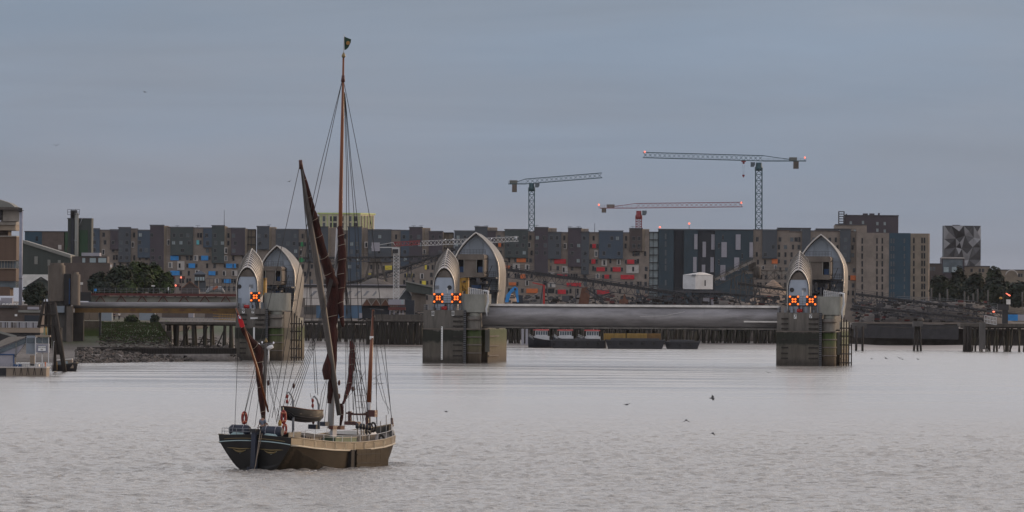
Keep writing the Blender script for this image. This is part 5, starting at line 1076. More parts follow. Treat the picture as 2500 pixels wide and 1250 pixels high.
mb.grid(rows); mb.grid(inn); mb.add(rows[-1], [tuple(range(13))]); hull = mb.build('hull', 'hull_black', t)
mb = MB(); mb.tube([r[0] for r in rows], .04, 5); mb.tube([r[-1] for r in rows], .04, 5); mb.build('gunwale', 'rust_brown', t)
for k in (2, 3.2, 4.3):
    mb = MB()
    for j in (int(k), 12-int(k)): mb.tube([Vector(r[j])+Vector((0, -.01 if j > 6 else 0, 0))+(sx_*.02*(1 if j > 6 else -1)) for r in rows], .02, 4)
    mb.build('plank_edge', 'dark_steel', hull)
for u in (4, 8, 11): mb = MB(); mb.bar(Vector(rows[u][1])-Vector((0, 0, .05)), Vector(rows[u][-2])-Vector((0, 0, .05)), .22, .04); mb.build('thwart', 'deck_wood', t)
# ------------------------------------------------------------ people
def person(px, py_feet, Y, label, top='shirt_grey', legs='cloth_dark', h=1.75, face=0, arms=0.5, foot=None, group=None):
    """one continuous skinned body, hair and clothes as children"""
    o = foot or W(px, py_feet, Y); t = thing('person', label, 'person', o, face, group=group)
    k = h/1.75
    J = {'pel': (0, 0, .95), 'wai': (0, 0, 1.12), 'che': (0, 0, 1.34), 'nck': (0, .01, 1.5), 'hd': (0, -.02, 1.6), 'tp': (0, -.01, 1.72)}
    E = [('pel', 'wai'), ('wai', 'che'), ('che', 'nck'), ('nck', 'hd'), ('hd', 'tp')]; R = {'pel': (.15, .11), 'wai': (.14, .1), 'che': (.17, .11), 'nck': (.055, .055), 'hd': (.08, .095), 'tp': (.06, .07)}
    for s, n_ in ((-1, 'l'), (1, 'r')):
        J.update({'sh'+n_: (s*.19, 0, 1.42), 'el'+n_: (s*.26, -.08*arms, 1.16), 'wr'+n_: (s*.2, -.38*arms, 1.0+.1*arms), 'ha'+n_: (s*.18, -.46*arms, .94+.14*arms), 'hp'+n_: (s*.1, 0, .88), 'kn'+n_: (s*.11, -.02, .5), 'an'+n_: (s*.12, .02, .09), 'to'+n_: (s*.13, -.15, .04)})
        E += [('che', 'sh'+n_), ('sh'+n_, 'el'+n_), ('el'+n_, 'wr'+n_), ('wr'+n_, 'ha'+n_), ('pel', 'hp'+n_), ('hp'+n_, 'kn'+n_), ('kn'+n_, 'an'+n_), ('an'+n_, 'to'+n_)]
        R.update({'sh'+n_: (.075, .075), 'el'+n_: (.05, .05), 'wr'+n_: (.035, .035), 'ha'+n_: (.04, .03), 'hp'+n_: (.1, .1), 'kn'+n_: (.065, .065), 'an'+n_: (.045, .045), 'to'+n_: (.04, .035)})
    def grow(name, keys, m, sc=1.0):
        ks = list(keys); me = bpy.data.meshes.new(name); me.from_pydata([tuple(c*k for c in J[q]) for q in ks], [(ks.index(a), ks.index(b)) for a, b in E if a in ks and b in ks], [])
        ob = bpy.data.objects.new(name, me); C.objects.link(ob); sk = ob.modifiers.new('skin', 'SKIN'); ob.modifiers.new('sub', 'SUBSURF').levels = 1
        ob.modifiers['sub'].render_levels = 1
        if not me.skin_vertices: me.attributes
        for i, q in enumerate(ks): v = me.skin_vertices[0].data[i]; v.radius = (R[q][0]*sc*k, R[q][1]*sc*k); v.use_root = (i == 0)
        bpy.context.view_layer.update(); ev = ob.evaluated_get(bpy.context.evaluated_depsgraph_get()); nm = bpy.data.meshes.new_from_object(ev); bpy.data.objects.remove(ob)
        nm.materials.clear(); nm.materials.append(M[m]); r = bpy.data.objects.new(name, nm); C.objects.link(r); r.parent = t; return r
    grow('body', J.keys(), 'skin')
    grow('shirt', ['pel', 'wai', 'che', 'shl', 'ell', 'shr', 'elr'], top, 1.12); grow('trousers', ['pel', 'hpl', 'knl', 'anl', 'hpr', 'knr', 'anr'], legs, 1.14)
    mb = MB(); mb.sm = True; mb.lathe((0, .015*k, 1.62*k), [(.085*k, -.04), (.105*k, .03), (.09*k, .1), (.03*k, .14)], 10); hr = mb.build('hair', 'hair_dark', t, world=False)
    return t
fp = WM[Bt] @ bp(641, 1015, .9, .15); person(641, 0, 0, 'person in a grey-blue shirt standing at the helm, seen from behind', foot=Vector((fp.x, fp.y, fp.z-1.72)), face=pi-TH)
# ------------------------------------------------------------ tower cranes
def tower_crane(label, m, mast, my0, my1, jib_a, jib_b, Y, rear, cw, lights, mh=2.2, jh=1.7, head=None, cab='grey_steel', white=False, tri=True, group='tower cranes', extra=None, t=.25):
    """mast column px, rows my0(top)..my1(bottom); jib from a to b (px,py); rear: counter-jib end"""
    o = W(mast, my1, Y); T_ = thing('tower_crane', label, 'crane', o, group=group); top = W(mast, my0, Y)
    mb = MB(); lattice(mb, o, top, mh, mh, max(6, int((top.z-o.z)/2.4)), t*1.5, Vector((0, 1, 0)), td=t*.9); mb.build('mast', m, T_)
    a = W(*jib_a, Y); b = W(*jib_b, Y); L = (b-a).length
    mb = MB(); lattice(mb, a, b, 1.5, jh, int(L/1.9), t*1.15, tri=tri, td=t*.62); mb.build('jib', m, T_)
    r = W(*rear, Y); mb = MB(); mb.bar(a-Vector((0, .6, .0)), r-Vector((0, .6, 0)), t*1.6); mb.bar(a+Vector((0, .6, 0)), r+Vector((0, .6, 0)), t*1.6); mb.bar(a, r, 1.0, .1); railing(mb, r+Vector((0, -.7, 0)), a+Vector((0, -.7, 0)), 1.1, 8, .06, 2); mb.build('counter_jib', m, T_)
    ap = a+Vector((0, 0, jh)); mb = MB(); mb.bar(ap, r.lerp(a, .25)+Vector((0, 0, .3)), t); mb.build('tie_bar', m, T_)
    mb = MB(); mb.pbox(*cw, Y-.8, 1.6); mb.build('counterweight', 'concrete_brown', T_)
    mb = MB(); c = r.lerp(a, .3); mb.box(c.x-1.6, c.x+1.6, Y-.6, Y+.6, c.z+.2, c.z+1.5); mb.build('winch_house', 'roof_grey', T_)
    s = 1 if b.x > a.x else -1
    mb = MB(); mb.lathe((top.x, Y, top.z), [(mh*.62, -1.2), (mh*.62, .3), (mh*.5, .6), (mh*.45, 2.2)], 10); mb.build('slewing_head', head or m, T_)
    mb = MB(); q = top+Vector((s*(mh*.6+.9), -.6, .6)); mb.prism([(q.x-.9, q.z+1.7), (q.x+.9*1, q.z+1.7), (q.x+.9, q.z+.6), (q.x+.4, q.z-.2), (q.x-.9, q.z-.2)], q.y-.7, q.y+.7); mb.build('cab', 'glass_mid' if not white else 'black_steel', T_)
    for px, py in lights:
        q = W(px, py, Y); mb = MB(); mb.sm = True; mb.lathe(q, [(.1, -.4), (.32, -.25), (.32, .25), (.15, .4)], 8); mb.build('warning_lamp', 'lamp_red', T_); mb = MB(); mb.bar(q-Vector((0, 0, .5)), q-Vector((0, 0, 1.4)), .12); mb.build('lamp_post', m, T_)
    return T_
mat('crane_teal', (.03, .075, .09), .5, var=.2); mat('crane_red', (.22, .03, .035), .5, var=.2); mat('crane_grey', (.15, .13, .14), .5, var=.2); mat('crane_white', (.5, .5, .5), .5, var=.1)
CY = 3000
tower_crane('teal tower crane with a long jib pointing left above the dark teal block', 'crane_teal', 1852.5, 410, 566, (1862, 393), (1570, 385), CY, (1968, 393), (1937, 1950, 394, 412), [(1574, 371), (1965, 385)], mh=2.6, jh=2.2)
t = thing('crane_hook', 'red crane hook block hanging below the long teal jib', 'hook', W(1815, 432, CY)); mb = MB(); q = W(1815, 429, CY); mb.prism([(q.x-.55, q.z+.4), (q.x+.55, q.z+.4), (q.x+.35, q.z-.4), (q.x-.35, q.z-.4)], CY-.3, CY+.3); mb.build('block', 'crane_red', t)
mb = MB(); mb.prism([(q.x-.15, q.z-.4), (q.x+.15, q.z-.4), (q.x, q.z-.9)], CY-.1, CY+.1); mb.build('hook', 'crane_red', t); mb = MB(); mb.bar(W(1814, 428, CY), W(1813, 402, CY), .05); mb.bar(W(1816, 428, CY), W(1817, 402, CY), .05); mb.build('cable', 'dark_steel', t)
T_ = thing('crane_trolley', 'red trolley riding under the long teal jib', 'trolley', W(1815, 400, CY)); mb = MB(); mb.pbox(1810, 1821, 392.5, 395.5, CY-.8, 1.6); mb.pbox(1813, 1818, 395.5, 400, CY-.3, .6); mb.build('frame', 'crane_red', T_)
tower_crane('dark teal tower crane with a jib rising to the right, leftmost on the skyline', 'crane_teal', 1298, 460, 566, (1283, 449), (1470, 434), CY, (1241, 449), (1250, 1262, 450, 469), [], mh=2.3, jh=2.0)
tower_crane('red topped tower crane with the lowest jib, between the two teal cranes', 'crane_red', 1559.5, 528, 566, (1553, 508), (1813, 505), CY-20, (1464, 508), (1469, 1480, 508, 519), [(1462, 500), (1810, 495)], mh=2.3, jh=1.9, t=.2)
mb = MB(); mb.pbox(1468, 1471, 518, 524, CY-20, .6)
# white lattice crane on the wharf, jib across the flats
WY = 2090
T_ = thing('tower_crane', 'white lattice crane standing on the wharf left of the middle pier', 'crane', W(967, 730, WY)); 
mb = MB(); lattice(mb, W(967, 731, WY), W(968, 606, WY), 1.55, 1.55, 16, .17, Vector((0, 1, 0)), td=.11); mb.build('mast', 'crane_white', T_)
mb = MB(); q = W(966, 605, WY); mb.prism([(q.x-1.1, q.z+.1), (q.x+1.1, q.z+.1), (q.x+.8, q.z-1.8), (q.x-.6, q.z-1.6)], WY-.8, WY+.8); mb.build('slewing_head', 'crane_white', T_)
mb = MB(); mb.pbox(959, 972, 608, 618, WY-1.2, .3); mb.build('cab', 'black_steel', T_)
mb = MB(); mb.bar(W(906, 604, WY), W(968, 604, WY), .25); mb.bar(W(906, 601, WY), W(960, 592, WY), .14); mb.bar(W(960, 592, WY), W(968, 604, WY), .14); mb.build('counter_jib', 'crane_white', T_)
for a, c in ((907, 917), (917, 927)): mb = MB(); mb.pbox(a+.3, c, 592, 613, WY-.5, 1); mb.build('counterweight', 'panel_grey', T_)
mb = MB(); lattice(mb, W(962, 601, WY), W(1026, 597, WY), 1.0, 1.1, 9, .2, tri=True); mb.build('jib_root', 'crane_red', T_)
mb = MB(); lattice(mb, W(1030, 600, WY), W(1266, 589, WY), 1.0, 1.35, 26, .13, tri=True, td=.09); mb.build('jib', 'crane_white', T_)
for px, py in ((1087, 584), (1106, 583), (1200, 582), (1260, 579)): mb = MB(); mb.lathe(W(px, py+1, WY), [(.1, -.15), (.18, 0), (.1, .2)], 7); mb.build('jib_lamp', 'lamp_white', T_)
# ------------------------------------------------------------ wharf: timber jetties
QY = 2062
PILE = {}
def pile_mesh(m):
    if m not in PILE: mb = MB(); mb.lathe((0, 0, 0), [(.5, 0), (.48, .5), (.44, 1)], 7); PILE[m] = mb.mesh('pile', m)
    return PILE[m]
def jetty(label, p0, p1, ytop, ybot, Y, n, seed, deck='timber_grey', m='pile_timber', rows=2, braces=True, thick=3.5, cat='jetty', lean=.3, dia=.55, dep=14):
    rnd = random.Random(seed); t = thing('timber_jetty', label, cat, (X((p0+p1)/2, Y), Y, 0)); zt = Z(ytop, Y, (p0+p1)/2)
    mb = MB(); mb.pbox(p0, p1, ytop, ytop+thick, Y, dep); mb.build('deck', deck, t)
    mb = MB(); mb.pbox(p0, p1, ytop+thick, ytop+thick+3, Y+.4, .5); mb.build('cross_beam', 'timber_dark', t)
    for r in range(rows):
        for k in range(n):
            x = X(p0+(p1-p0)*(k+.5+rnd.uniform(-lean, lean))/n, Y+1+r*4); d = dia*rnd.uniform(.75, 1.3)
            o = inst(pile_mesh(m), 'pile', t, (x, Y+.8+r*5, -1.2), (d, d, zt-.3+1.2)); o.rotation_euler = (rnd.uniform(-.03, .03), rnd.uniform(-.07, .07)*lean*3, 0)
    if braces:
        mb = MB()
        for k in range(n//2): x = X(p0+(p1-p0)*(k*2+.5)/n, Y); x2 = X(p0+(p1-p0)*(k*2+1.8)/n, Y); mb.bar((x, Y+.3, .8), (x2, Y+.3, zt-1), .28)
        mb.build('bracing', 'timber_dark', t)
    return t
jetty('dark timber wharf with crowded piles between the leftmost and middle piers', 893, 1038, 781, 848, QY, 34, 5, rows=2, lean=.5)
jetty('low dark timber wharf behind the mast, over the mud', 742, 893, 783, 835, QY+35, 16, 6, rows=1)
jetty('dark timber wharf seen under the long gate', 1232, 1700, 790, 850, QY+25, 60, 7, rows=2, lean=.45)
jetty('stretch of timber wharf under the right end of the gate', 1700, 1905, 798, 845, QY+40, 30, 8, rows=2, lean=.5)
mb = MB(); mb.pbox(915, 1035, 768, 785, QY+8, 6); solo(mb, 'quay_wall', 'timber_grey', 'grey concrete quay face above the crowded timber piles', 'wall')
# right: pier deck, sheet piling, dolphins
mb = MB(); Y = 2085
for k in range(96):
    p = 2086+k*2.65; mb.pbox(p, p+1.5, 790+.01*(p-2086), 824+.02*(p-2086), Y, 3); mb.pbox(p+1.5, p+2.65, 790+.01*(p-2086), 824+.02*(p-2086), Y+.7, 2)
solo(mb, 'sheet_pile_wall', 'dark_steel', 'dark corrugated sheet pile wall along the right part of the far shore', 'wall')
mb = MB(); mb.pbox(2086, 2345, 786.5, 790.5, Y-.4, 3); solo(mb, 'capping_beam', 'concrete_brown', 'pale capping beam on top of the dark sheet pile wall', 'beam')
jetty('timber pier head at the right edge with raking piles', 2345, 2505, 790, 850, 1990, 11, 9, rows=2, thick=8, dia=.5, lean=.5)
for a, c, lab in ((2088, 2093, 'slim dark mooring pile right of the rightmost pier, nearer it'), (2103, 2109, 'slim dark mooring pile right of the rightmost pier, second of the pair')):
    mb = MB(); p = W((a+c)/2, 800, 1985); mb.lathe((p.x, 1985, -2), [(.32, 0), (.32, 8.5), (.1, 8.8)], 9); solo(mb, 'mooring_pile', 'timber_dark', lab, 'pile', 'mooring piles by the rightmost pier')
mb = MB(); mb.pbox(2080, 2116, 788, 803, 1986, 4); solo(mb, 'dolphin_cap', 'concrete_dark', 'grey block resting on the two slim mooring piles', 'platform')
t = thing('mooring_dolphin', 'three legged timber dolphin in the shallows left of the pier head', 'dolphin', (X(2241, 1990), 1990, 0))
for a, c in ((2231, 2237), (2241, 2241), (2250, 2246)): mb = MB(); mb.tube([(X(a, 1990), 1990, -1.5), (X(c, 1990), 1992, Z(795, 1990, 2241))], .3, 8); mb.build('pile', 'timber_dark', t)
mb = MB(); mb.pbox(2229, 2253, 784, 797, 1989, 3); mb.build('head', 'concrete_dark', t); mb = MB(); mb.lathe(W(2248, 784, 1990), [(.9, 0), (.7, .6), (.3, 1.0)], 8); mb.build('bollard', 'timber_grey', t)
mb = MB(); P_ = [W(2148+k*15, 797+4.5*sin(pi*k/15)+(0 if k < 10 else -(k-10)*1.2), 1996) for k in range(16)]; mb.tube(P_, .06, 5); solo(mb, 'mooring_rope', 'timber_grey', 'slack rope hanging from the dolphin to the pier head', 'rope')
for a, c, d, lab in ((2354, 2374, 1980, 'broad pile cluster under the left of the pier head'), (2392, 2406, 1978, 'square concrete leg of the pier head')):
    mb = MB()
    if c-a > 15:
        for k in range(3): p = X(a+k*7+2, d); mb.lathe((p, d, -2), [(.42, 0), (.42, 9)], 8)
    else: mb.pbox(a, c, 787, 853, d, 3)
    solo(mb, 'pile_cluster', 'timber_dark' if c-a > 15 else 'concrete_dark', lab, 'piles')
t = thing('signal_tower', 'black signal tower with lamps on the pier head at the right', 'tower', W(2457, 790, 1985))
mb = MB(); mb.pbox(2447, 2461, 757, 790, 1985, 1.5); mb.pbox(2436, 2463, 742, 757, 1984.5, 2.5); mb.bar(W(2443, 742, 1985), W(2443, 712, 1985), .15); mb.bar(W(2450, 742, 1985), W(2450, 705, 1985), .12); mb.build('frame', 'black_steel', t)
mb = MB(); mb.pbox(2457, 2467, 731, 743, 1984, .5); mb.build('sign', 'tarp_white', t); mb = MB(); mb.lathe(W(2443, 731, 1984.5), [(.2, 0), (.45, .3), (.2, .7)], 8); mb.build('buoy', 'yellow_paint', t)
q = W(2461, 719, 1985); mb = MB(); mb.tube([q-Vector((.6, 0, -.35)), q+Vector((.6, 0, -.35))], [.1, .22], 6); mb.build('wind_sock', 'lamp_red', t)  # wind sock given the emissive red of the lamps, so it glows
mb = MB(); mb.lathe(W(2426, 763, 1988), [(.1, 0), (.4, .2), (.1, .45)], 8); mb.k = 1; mb.bar(W(2426, 763, 1988), W(2426, 790, 1988), .12); solo(mb, 'pier_lamp', ['lamp_red', 'dark_steel'], 'small glowing red lamp left of the black signal tower', 'lamp')
mb = MB(); mb.pbox(2460, 2485, 768, 783, 2000, 3); mb.k = 1; mb.pbox(2485, 2502, 768, 783, 2000, 3); solo(mb, 'shipping_container', ['panel_blue', 'panel_grey'], 'bright blue container at the far right behind the pier head', 'container')
mb = MB(); 
for k in range(9): mb.bar(W(2404+k*3.6, 770+k*.6, 1980), W(2404+k*3.6, 788+k*.6, 1980), .1)
for z in (770, 779, 788): mb.bar(W(2404, z, 1980), W(2433, z+5, 1980), .12)
solo(mb, 'gangway_rail', 'white_steel', 'pale gangway railing on the pier head', 'railing')
for i, (px, top) in enumerate(((2274, 703), (2294, 716), (2313, 706), (2355, 711), (2364, 722), (2376, 716), (2387, 705), (2412, 708), (2496, 713))):
    mb = MB(); a = W(px, 748, 2500); b = W(px, top, 2500); mb.tube([a, b], [.34, .26], 7)
    solo(mb, 'pale_post', 'concrete_dark', 'tall pale post in front of the trees, number %s from the left in the row' % ['one', 'two', 'three', 'four', 'five', 'six', 'seven', 'eight', 'nine'][i] if False else ['tall pale post nearest the end of the flats', 'short pale post second from the end of the flats', 'tall post below the glass box building', 'post in front of the trees, left of a close trio', 'shortest post, in the close group under the beige block', 'middle height post in the close group under the beige block', 'tallest post under the right end of the beige block', 'lone post left of the rounded olive tree', 'post at the far right edge before the dark tree'][i], 'post', 'pale posts in front of the right bank trees')
# ------------------------------------------------------------ yard behind the wharf
def heap(label, p0, p1, top, bot, Y, m, seed, flat=.12, cat='heap', dep=18, name='aggregate_heap'):
    mb = MB(); mb.sm = True; rows = []; zt, zb = Z(top, Y, (p0+p1)/2), Z(bot, Y, (p0+p1)/2); xa, xb = X(p0, Y), X(p1, Y); xm = (xa+xb)/2; n = 26
    for j in range(14):
        v = j/13*2-1; r = []
        for i in range(n+1):
            u = i/n*2-1; d = max(abs(u), abs(v)*.9, sqrt(u*u+v*v*.8)); h = max(0, min(1, (1-d)/(1-flat)))+.05*fbm(xm+u*9+seed*40, v*9, .5); r.append((xm+u*(xb-xa)/2, Y+dep/2+v*dep/2, zb-.4+max(0, h)*(zt-zb+.4)))
        rows.append(r)
    mb.grid(rows); return solo(mb, name, m, label, cat)
heap('large brown sand heap left of the rightmost pier hood', 1818, 1962, 683, 742, 2300, 'sand', 1, .05)
heap('low grey gravel heap under the left of the sloping conveyor', 1262, 1380, 714, 745, 2180, 'gravel_grey', 2); heap('dark gravel heap right of the blue excavator', 1370, 1480, 716, 745, 2150, 'gravel_grey', 3); heap('pinkish sand behind the blue excavator', 1225, 1275, 718, 745, 2230, 'sand', 4)
heap('wide dark heap beyond the wharf right of the white transfer house', 1700, 1850, 722, 748, 2160, 'gravel_grey', 5); heap('flat grey heap behind the long shed roof', 838, 992, 680, 705, 2250, 'gravel_grey', 6)
def truss(label, pts, Y, h, m='dark_steel', w=2, name='conveyor', cover=None, cat='conveyor', legs=(), tt=.2, group=None):
    t = thing(name, label, cat, W(*pts[0], Y), group=group)
    for a, b in zip(pts, pts[1:]):
        A, B_ = W(*a, Y), W(*b, Y); mb = MB(); lattice(mb, A, B_, w, h, max(3, int((B_-A).length/2.2)), tt, td=tt*.7); mb.build('girder', m, t)
        mb = MB(); mb.bar(A+Vector((0, 0, h*.25)), B_+Vector((0, 0, h*.25)), w*.7, h*.3); mb.build('belt', cover or 'black_steel', t)
        mb = MB(); railing(mb, A+Vector((0, -w/2, h/2)), B_+Vector((0, -w/2, h/2)), 1.0, max(4, int((B_-A).length/2.5)), .07, 2); mb.build('handrail', m, t)
    for px, y0, y1 in legs: mb = MB(); A, B_ = W(px, y0, Y+.5), W(px, y1, Y+.5); mb.bar(A-Vector((.3, 0, 0)), B_-Vector((1.2, 0, 0)), .35); mb.bar(A+Vector((.3, 0, 0)), B_+Vector((1.2, 0, 0)), .35); mb.bar(A.lerp(B_, .5)-Vector((.7, 0, 0)), A.lerp(B_, .5)+Vector((.7, 0, 0)), .25); mb.build('trestle', m, t)
    return t
truss('long dark conveyor gantry sloping down to the right above the gate', [(1226, 663), (1450, 693), (1670, 726)], 2130, 3.0, legs=((1330, 682, 742), (1445, 700, 745), (1560, 715, 745), (1650, 728, 745)))
truss('dark conveyor gantry running on right behind the rightmost pier', [(1670, 716), (1900, 733)], 2140, 2.2, legs=((1730, 724, 748), (1800, 730, 748), (1870, 735, 748)))
truss('brown lattice conveyor above the sand heap', [(1800, 697), (1960, 718)], 2200, 2.2, m='timber_grey', legs=((1850, 705, 745),))
truss('grey steel conveyor gallery rising left from the sand heap', [(1745, 688), (1842, 641)], 2260, 2.6, m='timber_grey', cover='roof_tan', legs=((1790, 672, 740), (1815, 660, 740)))
truss('level conveyor gallery above the sand heap', [(1818, 671), (1945, 671)], 2270, 2.6, m='timber_grey', cover='roof_tan', legs=((1835, 678, 740),))
mb = MB(); mb.pbox(1828, 1846, 640, 660, 2262, 4); mb.lathe(W(1848, 662, 2262), [(1.2, -2), (1.2, 1), (.5, 1.6)], 10); solo(mb, 'drive_machine', 'timber_grey', 'drum and housing at the top of the rising gallery', 'machine')
truss('dark thin conveyor rising to the right behind the white crane', [(838, 700), (960, 666), (1112, 613)], 2320, 1.8, legs=((1000, 652, 700), (1066, 630, 700)), tt=.26)
truss('dark level gantry behind the mast at the foot of the flats', [(740, 634), (960, 632), (1110, 627)], 2420, 1.6, tt=.25)
truss('small dark conveyor sloping down right of the grab crane', [(1432, 708), (1478, 736)], 2100, 1.0, tt=.15); truss('small grey conveyor sloping up above the dark gravel heap', [(1415, 738), (1500, 716)], 2120, .9, tt=.15)
truss('dark conveyor on the right shore sloping towards the pier head', [(2088, 722), (2270, 745), (2500, 775)], 2115, 1.6, legs=((2150, 735, 782), (2260, 748, 785), (2380, 762, 788))); 
truss('pale edged upper conveyor on the right shore', [(2190, 737), (2310, 742), (2440, 756)], 2150, 1.2, m='grey_steel')
truss('low dark conveyor along the right wharf', [(2080, 752), (2400, 783)], 2100, 1.6)
t = thing('gantry_frame', 'brown steel portal frame with raking legs behind the white crane', 'frame', W(920, 690, 2300))
for a, b in (((903, 640), (890, 690)), ((912, 640), (911, 690)), ((921, 640), (922, 690)), ((929, 640), (944, 690)), ((901, 640), (931, 640)), ((902, 634), (930, 634))): mb = MB(); mb.bar(W(*a, 2300), W(*b, 2300), .7); mb.build('strut', 'rust_brown' if False else 'timber_grey', t)
t = thing('gantry_frame', 'dark steel portal frame with raking legs left of the barge mast', 'frame', W(760, 690, 2300))
for a, b in (((764, 610), (745, 690)), ((768, 610), (787, 690)), ((755, 640), (777, 640)), ((760, 618), (772, 618))): mb = MB(); mb.bar(W(*a, 2300), W(*b, 2300), .6); mb.build('strut', 'dark_steel', t)
# transfer house
Y = 2135; t = thing('transfer_house', 'white clad transfer house on legs over the conveyor', 'building', W(1700, 745, Y))
mb = MB(); a, b, c = X(1668, Y), X(1697, Y), X(1740, Y+3); z0 = Z(706, Y, 1700); mb.plan([(a, Y), (b, Y-1.5), (c, Y+3), (c-3, Y+8), (a, Y+6)], z0, Z(671, Y, 1700)); mb.build('wall', 'white_steel', t)
mb = MB(); zt = Z(671, Y, 1700); mb.add([(a-.1, Y-.1, zt), (b, Y-1.7, zt), (c+.2, Y+3, zt-.1), (c-3, Y+8.1, zt), (a-.1, Y+6, zt), ((a+c)/2+.2, Y-.2, zt+.75), ((a+c)/2+2, Y+6.6, zt+.7)], [(0, 1, 5), (1, 2, 5), (2, 3, 6, 5), (3, 4, 6), (4, 0, 5, 6)]); mb.build('roof', 'tarp_white', t)
mb = MB(); mb.pbox(1720, 1723, 684, 698, Y-.4, .4); mb.build('window', 'black_steel', t); mb = MB(); mb.pbox(1686, 1695, 690, 706, Y-.6, .3); mb.build('door', 'panel_grey', t); mb = MB(); mb.pbox(1689, 1699, 670, 673, Y-2, 1); mb.build('canopy', 'grey_steel', t)
for px in (1672, 1690, 1712, 1734): mb = MB(); mb.bar(W(px, 706, Y+2), W(px+(6 if px == 1690 else 0), 746, Y+2), .45); mb.build('leg', 'dark_steel', t)
mb = MB(); mb.pbox(1717, 1742, 727, 744, Y+2, 4); mb.build('lower_room', 'panel_grey', t)
mb = MB(); mb.pbox(1660, 1760, 709, 715, Y-.6, .5); mb.bar(W(1680, 717, Y-.6), W(1705, 742, Y-.6), .4); mb.build('walkway', 'dark_steel', t)
# excavator and yard machines
Y = 2100; t = thing('excavator', 'bright blue material handler with folded arm above the gate', 'excavator', W(1255, 742, Y))
def poly3(pts, w_, m, name, par, Y): mb = MB(); P_ = [W(a, b, Y) for a, b in pts]; mb.prism([(p.x, p.z) for p in P_], Y-w_/2, Y+w_/2); return mb.build(name, m, par)
poly3([(1233, 738), (1236, 720), (1250, 703), (1258, 699), (1261, 706), (1248, 716), (1241, 738)], .8, 'panel_blue', 'boom', t, Y); poly3([(1257, 699), (1264, 703), (1267, 738), (1262, 738), (1258, 712)], .6, 'panel_blue', 'stick', t, Y)
mb = MB(); mb.lathe(W(1258, 706, Y-.5), [(.3, -.3), (.3, .3)], 8); mb.build('pivot', 'black_steel', t); poly3([(1265, 722), (1276, 722), (1277, 740), (1265, 740)], 2.2, 'clad_navy', 'cab', t, Y+1); mb = MB(); mb.pbox(1262, 1292, 733, 744, Y+1, 3); mb.build('chassis', 'dark_steel', t)
t = thing('yard_crane', 'dark rusty grab crane with tilted jib among the heaps', 'crane', W(1428, 742, 2110))
poly3([(1420, 703), (1434, 700), (1440, 722), (1436, 742), (1412, 742), (1416, 722)], 3, 'rust_brown', 'housing', t, 2110); mb = MB(); mb.bar(W(1430, 706, 2109), W(1460, 722, 2109), .35); mb.bar(W(1412, 715, 2109), W(1400, 735, 2109), .35); mb.bar(W(1405, 705, 2109), W(1405, 742, 2109), .25); mb.build('jib', 'dark_steel', t)
t = thing('yard_digger', 'rust red digger parked beyond the gate near the flats', 'excavator', W(1522, 742, 2110))
poly3([(1512, 741), (1512, 732), (1521, 730), (1523, 718), (1526, 718), (1528, 730), (1534, 732), (1534, 741)], 2.5, 'rust_brown', 'body', t, 2110); mb = MB(); mb.pbox(1508, 1536, 737, 741, 2109, 3); mb.build('track', 'dark_steel', t)
mb = MB(); mb.bar(W(1328, 696, 2105), W(1328, 745, 2105), .55); mb.bar(W(1300, 690, 2105), W(1330, 697, 2105), .3); solo(mb, 'red_post', 'red_paint', 'slim dark red post and arm right of the blue excavator', 'post')
mb = MB(); mb.bar(W(1238, 638, 2160), W(1238, 700, 2160), .3); mb.bar(W(1226, 638, 2160), W(1238, 638, 2160), .35); solo(mb, 'street_lamp', 'black_steel', 'black bracket arm rising beside the middle pier hood', 'lamp post')
mb = MB(); mb.pbox(1372, 1390, 722, 736, 2108, 3); solo(mb, 'skip', 'dark_steel', 'dark grey skip between the gravel heaps', 'container')
rnd = random.Random(12)
mb = MB()
for k in range(1500):
    px = rnd.choice((rnd.uniform(1230, 1700), rnd.uniform(2085, 2420), rnd.uniform(2085, 2420), rnd.uniform(880, 1035), rnd.uniform(1560, 1940)))
    py = rnd.uniform(722, 746) if px < 2000 else rnd.uniform(735, 786); 
    if px < 1040: py = rnd.uniform(752, 782)
    Y = rnd.uniform(2100, 2150) if px > 2000 else rnd.uniform(2130, 2200); q = W(px, py, Y); s_ = rnd.uniform(.12, .6); mb.k = rnd.choice((0, 0, 0, 0, 1, 1, 1, 2, 3)); mb.box(q.x-s_*rnd.uniform(.5, 2.5), q.x+s_, Y, Y+1.5, q.z-s_*.5, q.z+s_*rnd.uniform(.2, 1))
o = solo(mb, 'yard_scrap', ['dark_steel', 'timber_dark', 'darkred_steel', 'concrete_dark'], 'mixed dark scrap and plant heaped along the wharf yards', 'scrap', kind='stuff')
heap('long dark bank of spoil on the right shore behind the sheet piling', 2075, 2520, 738, 800, 2110, 'gravel_grey', 9, .5, dep=60)
